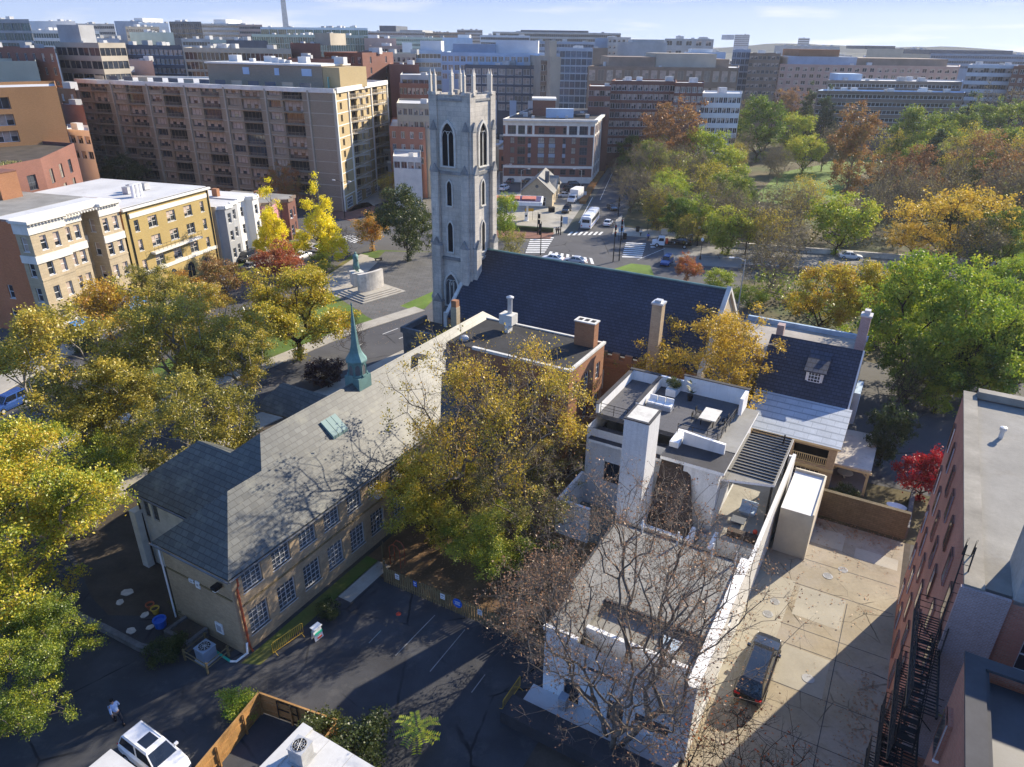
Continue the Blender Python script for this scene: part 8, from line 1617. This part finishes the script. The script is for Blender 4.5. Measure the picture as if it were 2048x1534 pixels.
for x, w_, m, nm, z in ((1.2, .4, 'white', 'notice', .95), (5.6, .4, 'white', 'notice', .9), (9.0, .4, 'white', 'notice', .9), (3.0, .35, 'signblue', 'notice', 1.0), (12.6, .4, 'white', 'notice', .9)):
    b = MB(); b.box(x, x+w_, -.06, -.032, z, z+.5); b.box(x+.07, x+w_-.07, -.064, -.06, z+.28, z+.4, 1); b.box(x+.07, x+w_-.07, -.064, -.06, z+.1, z+.16, 1); b.build(nm, [m, 'greypaint' if m == 'white' else 'white'], pf2)
b = MB(); b.lathe((0, 0, 0), [(.42, 0), (.42, .03)], 20); b.box(-.26, .26, .1, .16, .03, .034, 1); b.box(-.2, .2, -.02, .03, .03, .034, 1); b.box(-.24, .24, -.14, -.09, .03, .034, 1); o = b.build('round_notice', ['signblue', 'white'], pf2); o.location = (7.2, -.065, 1.15); o.rotation_euler = (R(90), 0, 0)
def board_fence(p, q, h, label, frames=()):
    p, q = Vector((p[0], p[1])), Vector((q[0], q[1])); d = q-p; L = d.length; t = root('cedar_fence', (p.x, p.y, 0), math.atan2(d.y, d.x), label, 'fence', None, (0, 0, 0)); b = MB(); x = 0; rr = random.Random(3)
    while x < L: w_ = min(.15, L-x); b.box(x, x+w_-.008, -.02, .015+rr.uniform(-.004, .004), .05, h+rr.uniform(-.02, .02)); x += .15
    b.build('boards', ['wood'], t); b = MB(); b.box(0, L, -.06, .06, h+.03, h+.08); b.build('cap_rail', ['wood'], t)
    for z in (.4, 1.2): b = MB(); b.box(0, L, -.07, -.021, z, z+.09); b.build('rail', ['wood'], t)
    for x0, x1 in frames:
        b = MB()
        for z in (.25, 1.0, 1.7): b.box(x0, x1, -.1, -.071, z, z+.07)
        for x in (x0, x1-.07): b.box(x, x+.07, -.13, -.1, .2, 1.8)
        b.build('gate_frame', ['black_metal'], t)
    for i in range(int(L/2.4)+1): b = MB(); x = min(i*2.4, L-.1); b.box(x, x+.1, -.18, -.071, 0, h); b.build('post', ['wood'], t)
board_fence(W(-30.1, 20.3), W(-24.3, 21.3), 1.8, 'cedar board fence with two black framed gates facing the car park', ((1.4, 3.0), (3.6, 5.4))); board_fence(W(-28.6, 11.5), W(-30.1, 20.3), 1.8, 'long cedar board fence running towards the viewer by the white car'); board_fence(W(-24.3, 21.3), W(-24.0, 19.6), 1.8, 'short cedar fence return at the shrub end')
wr = groot('white_roof_house', -23, 15, 'low house with white flat roof and air conditioner at the bottom edge', 'house'); b = MB(); b.box(-24.9, -19.6, 10.5, 19.2, 0, 2.9); b.build('wall', ['whitepanel'], wr); b = MB(); b.box(-25.1, -19.4, 10.4, 19.4, 2.9, 3.05); b.box(-25.1, -24.3, 10.4, 19.4, 3.05, 3.2); b.build('roof', ['roof_light'], wr)
for bb in (-23.0, -21.2): b = MB(); b.box(bb, bb+.03, 10.4, 19.4, 3.05, 3.075); b.build('roof_seam', ['greyconc'], wr)
b = MB(); b.obox((-19.5, 19.3, 2.6), (.15, .25, .4)); b.build('gutter_end', ['dark'], wr)
b = MB(); b.tube([(-23.6, 17.0, 3.1), (-22.4, 16.6, 3.1)], .08, 4); b.build('timber_offcut', ['wood'], wr)
def condenser(p, rz, s, label, grey='galv'):
    t = root('air_conditioner', p, rz, label, 'air conditioner', None, (0, 0, 0)); b = MB()
    for k in range(9): b.box(-.42*s, .42*s, -.42*s, .42*s, (.08+k*.095)*s, (.15+k*.095)*s)
    b.box(-.39*s, .39*s, -.39*s, .39*s, .05*s, .95*s, 1); b.build('casing', [grey, 'greyconc'], t); b = MB(); b.box(-.45*s, .45*s, -.45*s, .45*s, .93*s, .99*s); b.build('top', [grey], t); b = MB(); b.lathe((0, 0, .99*s), [(.36*s, 0), (.36*s, .02), (.1*s, .03)], 18); b.build('fan_opening', ['dark'], t); b = MB()
    for i in range(10): a = i*math.pi/5; b.tube([(0, 0, 1.03*s), (.37*s*math.cos(a), .37*s*math.sin(a), 1.03*s)], .012*s, 4)
    for r_ in (.12, .24, .36): b.tube([(r_*s*math.cos(k*.5236), r_*s*math.sin(k*.5236), 1.035*s) for k in range(13)], .01*s, 4)
    b.build('fan_guard', ['galv'], t); b = MB(); b.box(-.5*s, .5*s, -.5*s, .5*s, 0, .05*s); b.build('base', ['greyconc'], t)
condenser(W(-23.5, 17.7, 3.08), GRZ+.1, 1.15, 'cube shaped air conditioner with fan on the white flat roof'); condenser(W(-37.0, 21.5, 0), GRZ, 1.2, 'grey air conditioner on the ground in a timber pen at the school corner', 'bluegrey')
pn = groot('timber_pen', -37, 21.5, 'low timber pen around the air conditioner at the school corner', 'fence'); b = MB()
for z in (.5, .9): b.tube([(-38.2, 22.6, z), (-38.2, 20.6, z), (-35.8, 20.6, z), (-35.8, 22.6, z)], .05, 4)
b.build('rail', ['woodgrey'], pn)
for x, y in ((-38.2, 20.6), (-35.8, 20.6), (-38.2, 22.4), (-35.8, 22.4)): b = MB(); b.box(x-.06, x+.06, y-.06, y+.06, 0, 1.05); b.build('post', ['woodgrey'], pn)
gl = groot('grey_flat_roof', -32, 11, 'corner of a low grey flat roofed shed at the lower left', 'shed'); b = MB(); b.box(-33.6, -29.5, 6, 12.6, 0, 2.6); b.build('wall', ['greyconc'], gl); b = MB(); b.box(-33.7, -29.4, 5.9, 12.7, 2.6, 2.75); b.build('roof', ['roof_light'], gl)
def barrier(p, q, label):
    p, q = P(*p), P(*q); d = q-p; L = d.length; t = root('crowd_barrier', p, math.atan2(d.y, d.x), label, 'barrier', None, (0, 0, 0)); b = MB(); b.tube([(0, 0, .2), (0, 0, 1.05), (.1, 0, 1.12), (L-.1, 0, 1.12), (L, 0, 1.05), (L, 0, .2), (0, 0, .2)], .028, 6); b.build('frame', ['yellowpaint'], t); b = MB()
    for i in range(1, 16): b.tube([(L*i/16, 0, .2), (L*i/16, 0, 1.1)], .012, 4)
    b.build('bars', ['yellowpaint'], t)
    for x in (.15, L-.15): b = MB(); b.tube([(x, -.35, .02), (x, 0, .2), (x, .35, .02)], .025, 5); b.build('foot', ['yellowpaint'], t)
barrier((547, 1310), (607, 1268), 'yellow crowd barrier along the school planting strip'); barrier((1006, 1425), (1040, 1375), 'yellow crowd barrier at the edge of the car park by the annex')
sb = root('sandwich_board', P(635, 1275), R(55), 'white and teal folding sign standing on the car park', 'sign', None, (0, 0, 0))
for s_ in (-1, 1): b = MB(); b.obox((0, s_*.22, 0), (.75, .05, 1.15), 0, 0, R(s_*12)); o = b.build('panel', ['white'], sb); b = MB(); b.obox((0, s_*.25, .55), (.65, .03, .18), 0, 0, R(s_*12)); b.build('stripe', ['teal'], o, (0, 0, 0)); b = MB(); b.obox((0.05, s_*.25, .12), (.4, .03, .12), 0, 0, R(s_*12)); b.build('lettering', ['red'], o, (0, 0, 0))
b = MB(); b.obox((0, 0, 1.08), (.75, .5, .05)); b.build('top', ['white'], sb)
pt = groot('stone_planter', -39.6, 21.4, 'square stone planter by the school end wall', 'planter'); b = MB(); b.box(-41.2, -38.6, 21.2, 21.5, 0, .8); b.box(-41.2, -40.9, 21.5, 23.0, 0, .8); b.box(-38.9, -38.6, 21.5, 23.0, 0, .8); b.build('wall', ['stone_dark'], pt); b = MB(); b.box(-40.9, -38.9, 21.5, 23.0, 0, .65); b.build('soil', ['earth'], pt)
gwall('kerb_wall', X_((150, 1235), (215, 1265), (280, 1300), (335, 1315), (352, 1290)), .45, .35, 'stone_dark', 'curved low stone kerb wall left of the school')
for x, y, lb, m in ((302, 1218, 'terracotta flower pot left in the school side yard', 'rust'), (312, 1226, 'second terracotta pot touching the first, closer to the blue tub', 'yellowpaint')): t = root('flower_pot', P(x, y), 0, lb, 'pot', None, (0, 0, 0)); b = MB(); b.lathe((0, 0, 0), [(.2, 0), (.3, .45), (.34, .45), (.34, .52), (.27, .52), (.25, .4)], 12); b.build('pot', [m], t); b = MB(); b.lathe((0, 0, .4), [(.25, 0), (.02, .02)], 10); b.build('soil', ['earth'], t)
t = root('tub', P(322, 1252), 0, 'dark blue tub by the school side door', 'tub', None, (0, 0, 0)); b = MB(); b.lathe((0, 0, 0), [(.4, 0), (.45, .6), (.5, .62), (.5, .7), (.4, .7), (.38, .5)], 14); b.build('body', ['signblue'], t)
for k, (x, y, s_) in enumerate(((255, 1185, 1.0), (290, 1230, .7), (262, 1262, .8), (300, 1255, .6), (240, 1205, .7))):
    t = root('stepping_stone', P(x, y), k*1.3, 'flat stone slab lying in the shaded school side yard', 'paving stone', 'flat stones in the side yard', (0, 0, 0)); b = MB(); b.prism([(s_*.5*math.cos(q+.2*math.sin(3*q)), s_*.4*math.sin(q)) for q in [i*math.pi/4 for i in range(8)]], 0, .06); b.build('slab', ['stone_plain'], t)
pt = groot('picnic_table', -18.6, 36.6, 'weathered picnic table behind the picket fence', 'table'); b = MB(); [b.box(-19.6, -17.6, 36.2+i*.19, 36.37+i*.19, .72, .77) for i in range(5)]; b.build('top', ['woodgrey'], pt)
for y in (35.75, 37.4): b = MB(); b.box(-19.6, -17.6, y, y+.28, .42, .46); b.build('seat', ['woodgrey'], pt)
for x in (-19.3, -18.0): b = MB(); b.tube([(x, 35.9, .0), (x, 36.5, .72)], .05, 4); b.tube([(x, 37.5, 0), (x, 36.9, .72)], .05, 4); b.build('leg', ['woodgrey'], pt)
tr_ = groot('arch_trellis', -31.6, 36.4, 'rusty arched garden trellis inside the playground gate', 'trellis'); b = MB()
for y in (36.2, 36.8): b.tube([(-32.2, y, 0), (-32.2, y, 1.8), (-31.9, y, 2.2), (-31.4, y, 2.2), (-31.1, y, 1.8), (-31.1, y, 0)], .04, 5)
for z in (.6, 1.2, 1.8): b.tube([(-32.2, 36.2, z), (-32.2, 36.8, z)], .02, 4); b.tube([(-31.1, 36.2, z), (-31.1, 36.8, z)], .02, 4)
b.build('frame', ['rust'], tr_)
t = root('traffic_cone', P(797, 1228), 0, 'flattened red plastic scrap on the car park', 'litter', None, (0, 0, 0)); b = MB(); b.lathe((0, 0, 0), [(.22, 0), (.2, .04), (.06, .16), (.04, .2)], 8); b.build('cone', ['red'], t)
t['label'] = 'small red plastic cone left on the car park'
# garden behind the alley
gwall('garden_wall', [W(-4.6, 62.6), W(5.4, 62.6)], 2.7, .35, brick('mossy_wall', (.20, .16, .10), (.16, .13, .08), (.13, .11, .07), .5, .2, .02, .95, .35, .4, .2), 'stained garden wall closing the end of the alley')
gwall('garden_wall', [W(5.4, 62.6), W(5.6, 70)], 1.2, .3, 'stone_dark', 'low stone wall beside the crimson maple')
pg = groot('pergola', -.3, 70, 'cream timber pergola with leaf strewn pale roof', 'pergola'); b = MB(); slab(b, [(-2.2, 67.6, 3.0), (1.6, 67.9, 3.0), (1.6, 75.6, 3.2), (-2.4, 75.2, 3.2)], .15); b.build('roof', [mat('stained_pale_roof', (.52, .48, .42), .85, .2, .4, 4, stain=((.25, .16, .1), .8))], pg)
for x, y in ((-2.0, 67.9), (1.4, 68.1), (1.4, 75.2), (-2.2, 75)):
    b = MB(); b.box(x-.12, x+.12, y-.12, y+.12, 0, 2.85); b.tube([(x, y, 2.0), (x+(.8 if x < 0 else -.8), y, 2.8)], .08, 4); b.build('post', ['woodcream'], pg)
for y in (67.7, 75.2): b = MB(); b.box(-2.3, 1.7, y, y+.15, 2.62, 2.85); b.build('beam', ['woodcream'], pg)
b = MB(); b.box(-2.2, 1.5, 67.9, 75, 0, .12); b.build('deck', ['brownstone'], pg)
tb = groot('garden_table', 4.4, 66.6, 'white oblong garden table beside the crimson maple', 'table'); b = MB(); b.prism([(4.4+.9*math.cos(q), 66.6+.55*math.sin(q)) for q in [i*math.pi/8 for i in range(16)]], .72, .77); b.build('top', ['white'], tb)
for x in (3.9, 4.9): b = MB(); b.box(x-.04, x+.04, 66.4, 66.8, 0, .72); b.build('leg', ['white'], tb)
rt_ = groot('round_table', -.6, 70.4, 'round table under the pergola', 'table'); b = MB(); b.lathe((-.6, 70.4, .12), [(.1, 0), (.08, .6), (.75, .62), (.75, .68)], 16); b.build('top', ['cream'], rt_)
for i, (b0, a0, r_) in enumerate(((.6, 41.6, .42), (-3.0, 48.3, .36), (-3.2, 46.6, .4), (1.2, 55.2, .38), (.2, 53.7, .4))):
    t = root('manhole_cover', W(b0, a0, .024), 0, ['ribbed round manhole cover on the pale alley slab', 'round drain cover nearer the garage on the new strip', 'larger round drain cover nearer the annex on the new strip', 'dark round cover near the garden wall', 'dark round cover in mid alley'][i], 'manhole cover', None, (0, 0, 0)); b = MB(); b.lathe((0, 0, 0), [(r_, 0), (r_, .012)], 20); b.build('frame', ['greyconc'], t); b = MB(); [b.box(-r_*.7, r_*.7, -r_*.7+k*r_*.28, -r_*.62+k*r_*.28, .012, .018) for k in range(6)]; b.build('grate', ['black_metal' if i else 'greyconc'], t)
# roof terrace furniture
tt = groot('dining_table', -12.4, 58.3, 'pale square topped dining table on the roof terrace', 'table', z=TRZ); b = MB(); b.box(-13.1, -11.6, 57.2, 59.6, TRZ+.7, TRZ+.76); b.build('top', ['stone_white'], tt)
for x, y in ((-12.9, 57.4), (-11.8, 57.4), (-12.9, 59.4), (-11.8, 59.4)): b = MB(); b.box(x-.04, x+.04, y-.04, y+.04, TRZ, TRZ+.7); b.build('leg', ['black_metal'], tt)
for i, (x, y, sg) in enumerate(((-13.6, 57.8, -1), (-13.6, 59.0, -1), (-11.1, 57.8, 1), (-11.1, 59.0, 1))):
    t = groot('chair', x, y, ['black', 'black', 'black', 'black'][i]+' chair drawn up to the terrace table, '+['left side near', 'left side far', 'right side near', 'right side far'][i], 'chair', 'chairs at the terrace table', TRZ); b = MB(); b.box(x-.24, x+.24, y-.24, y+.24, TRZ+.42, TRZ+.47); b.build('seat', ['black_metal'], t); b = MB(); xx = x+sg*.24; b.box(xx-.03, xx+.03, y-.24, y+.24, TRZ+.47, TRZ+.9); b.build('backrest', ['black_metal'], t)
    for dx in (-.2, .2):
        for dy in (-.2, .2): b = MB(); b.box(x+dx-.02, x+dx+.02, y+dy-.02, y+dy+.02, TRZ, TRZ+.42); b.build('leg', ['black_metal'], t)
sf = groot('sofa', -17.6, 58.8, 'low white cushioned sofa behind the white chimney', 'sofa', z=TRZ); b = MB(); b.box(-18.4, -16.0, 58.2, 59.2, TRZ, TRZ+.4); b.build('base', ['greypaint'], sf)
for i in range(3): b = MB(); b.obox((-18.0+i*.8, 58.7, TRZ+.4), (.74, .9, .16)); b.build('cushion', ['white'], sf); b = MB(); b.obox((-18.0+i*.8, 59.1, TRZ+.5), (.72, .2, .45), 0, 0, R(-14)); b.build('back_cushion', ['white'], sf)
pl_ = groot('potted_plant', -15.2, 61.6, 'tall dark leaved potted plant on the roof terrace', 'plant', z=TRZ); b = MB(); b.lathe((-15.2, 61.6, TRZ), [(.2, 0), (.3, .6), (.25, .6)], 10); b.build('pot', ['dark'], pl_); b = MB(); rr = random.Random(2)
for i in range(26):
    a = rr.uniform(0, 6.28); z = TRZ+.7+rr.random()*1.1; d = Vector((math.cos(a), math.sin(a), .5)); n = Vector((-d.y, d.x, 0)); q = Vector((-15.2, 61.6, z)); b.poly([q, q+d*.25+n*.1, q+d*.55, q+d*.25-n*.1])
b.build('crown', ['leaf_dark'], pl_)
lg = groot('lounge_chair', -7.2, 55.0, 'pale grey lounge chair under the striped canopy', 'chair', z=2.8); b = MB(); b.box(-7.9, -6.5, 54.6, 55.4, 3.1, 3.25); b.build('seat', ['bluepanel'], lg); b = MB(); b.obox((-7.2, 55.45, 3.2), (1.4, .12, .6), 0, 0, R(-15)); b.build('backrest', ['bluepanel'], lg); b = MB(); b.box(-7.8, -6.6, 54.7, 55.3, 2.8, 3.1); b.build('base', ['greyconc'], lg)
tb = groot('coffee_table', -7.6, 53.2, 'dark square coffee table under the canopy edge', 'table', z=2.8); b = MB(); b.box(-8.2, -7.0, 52.7, 53.7, 3.1, 3.18); b.build('top', ['darkpanel'], tb); b = MB(); b.box(-7.9, -7.3, 53.0, 53.4, 2.8, 3.1); b.build('base', ['darkpanel'], tb)
tp_ = groot('planter_trough', -6.6, 51.2, 'dark brown planter trough with a red pot at the terrace edge', 'planter', z=2.8); b = MB(); b.box(-8.0, -5.4, 50.9, 51.5, 2.8, 3.4); b.build('box', ['darkbrown'], tp_); b = MB(); b.lathe((-5.9, 51.9, 2.8), [(.14, 0), (.2, .6), (.12, .75)], 10); b.build('pot', ['red'], tp_)
# fallen leaves drifting on the alley and playground: nobody could count them
rg2 = np.random.default_rng(12); cs = [W(*q) for q in [(rg2.uniform(3.6, 5.2), rg2.uniform(20, 44)) for _ in range(220)]+[(rg2.uniform(-2, 4.8), rg2.uniform(60.3, 62)) for _ in range(120)]+[(rg2.uniform(-5, 5), rg2.uniform(26, 60)) for _ in range(160)]+[(rg2.uniform(-33, -17), rg2.uniform(35, 50)) for _ in range(500)]]
cs += [P(*q) for q in [(rg2.uniform(520, 860), rg2.uniform(560, 690)) for _ in range(420)]+[(rg2.uniform(100, 540), rg2.uniform(690, 900)) for _ in range(420)]]
LV, LF = leaves(rg2, np.array([[c.x, c.y, .05] for c in cs]), 9000, .15, .3); LV[:, 2] = np.abs(LV[:, 2]-.05)*.25+.025; o = link('fallen_leaves', fast_mesh('fallen_leaves', LV, LF, ['leaf_brown'])); o['kind'] = 'stuff'; tag(o, 'brown fallen leaves drifted on the alley and the playground', 'fallen leaves')
# climbers on the court wall
rg3 = np.random.default_rng(14); LV, LF = leaves(rg3, np.array([W(rg3.uniform(6.5, 11), 31.0, rg3.uniform(3, 13))[:] for _ in range(30)]), 1500, .25, .35); vi = root('climbing_plant', W(9, 31, 0), 0, 'yellow green climber on the brick court wall by the fire escape', 'climber', None, (0, 0, 0)); o = link('crown', fast_mesh('crown', LV, LF, ['leaf_bright']), vi); o.location = -vi.location
for o in bpy.data.objects:
    if '_o' in o: del o['_o']
# ---------------------------------------------------------------- the air: even haze round camera and city
hz = bpy.data.materials.new('haze'); hz.use_nodes = True; hn = hz.node_tree; hn.nodes.clear(); ho = hn.nodes.new('ShaderNodeOutputMaterial'); pv = hn.nodes.new('ShaderNodeVolumePrincipled')
pv.inputs['Color'].default_value = (.86, .90, .96, 1); pv.inputs['Density'].default_value = .00011; pv.inputs['Anisotropy'].default_value = .25; hn.links.new(pv.outputs[0], ho.inputs['Volume'])
b = MB(); b.box(-3400, 3400, -600, 3700, -1.6, 182); o = b.build('haze', [hz]); tag(o, 'thin pale haze fading the far city', 'haze', None, 'stuff')
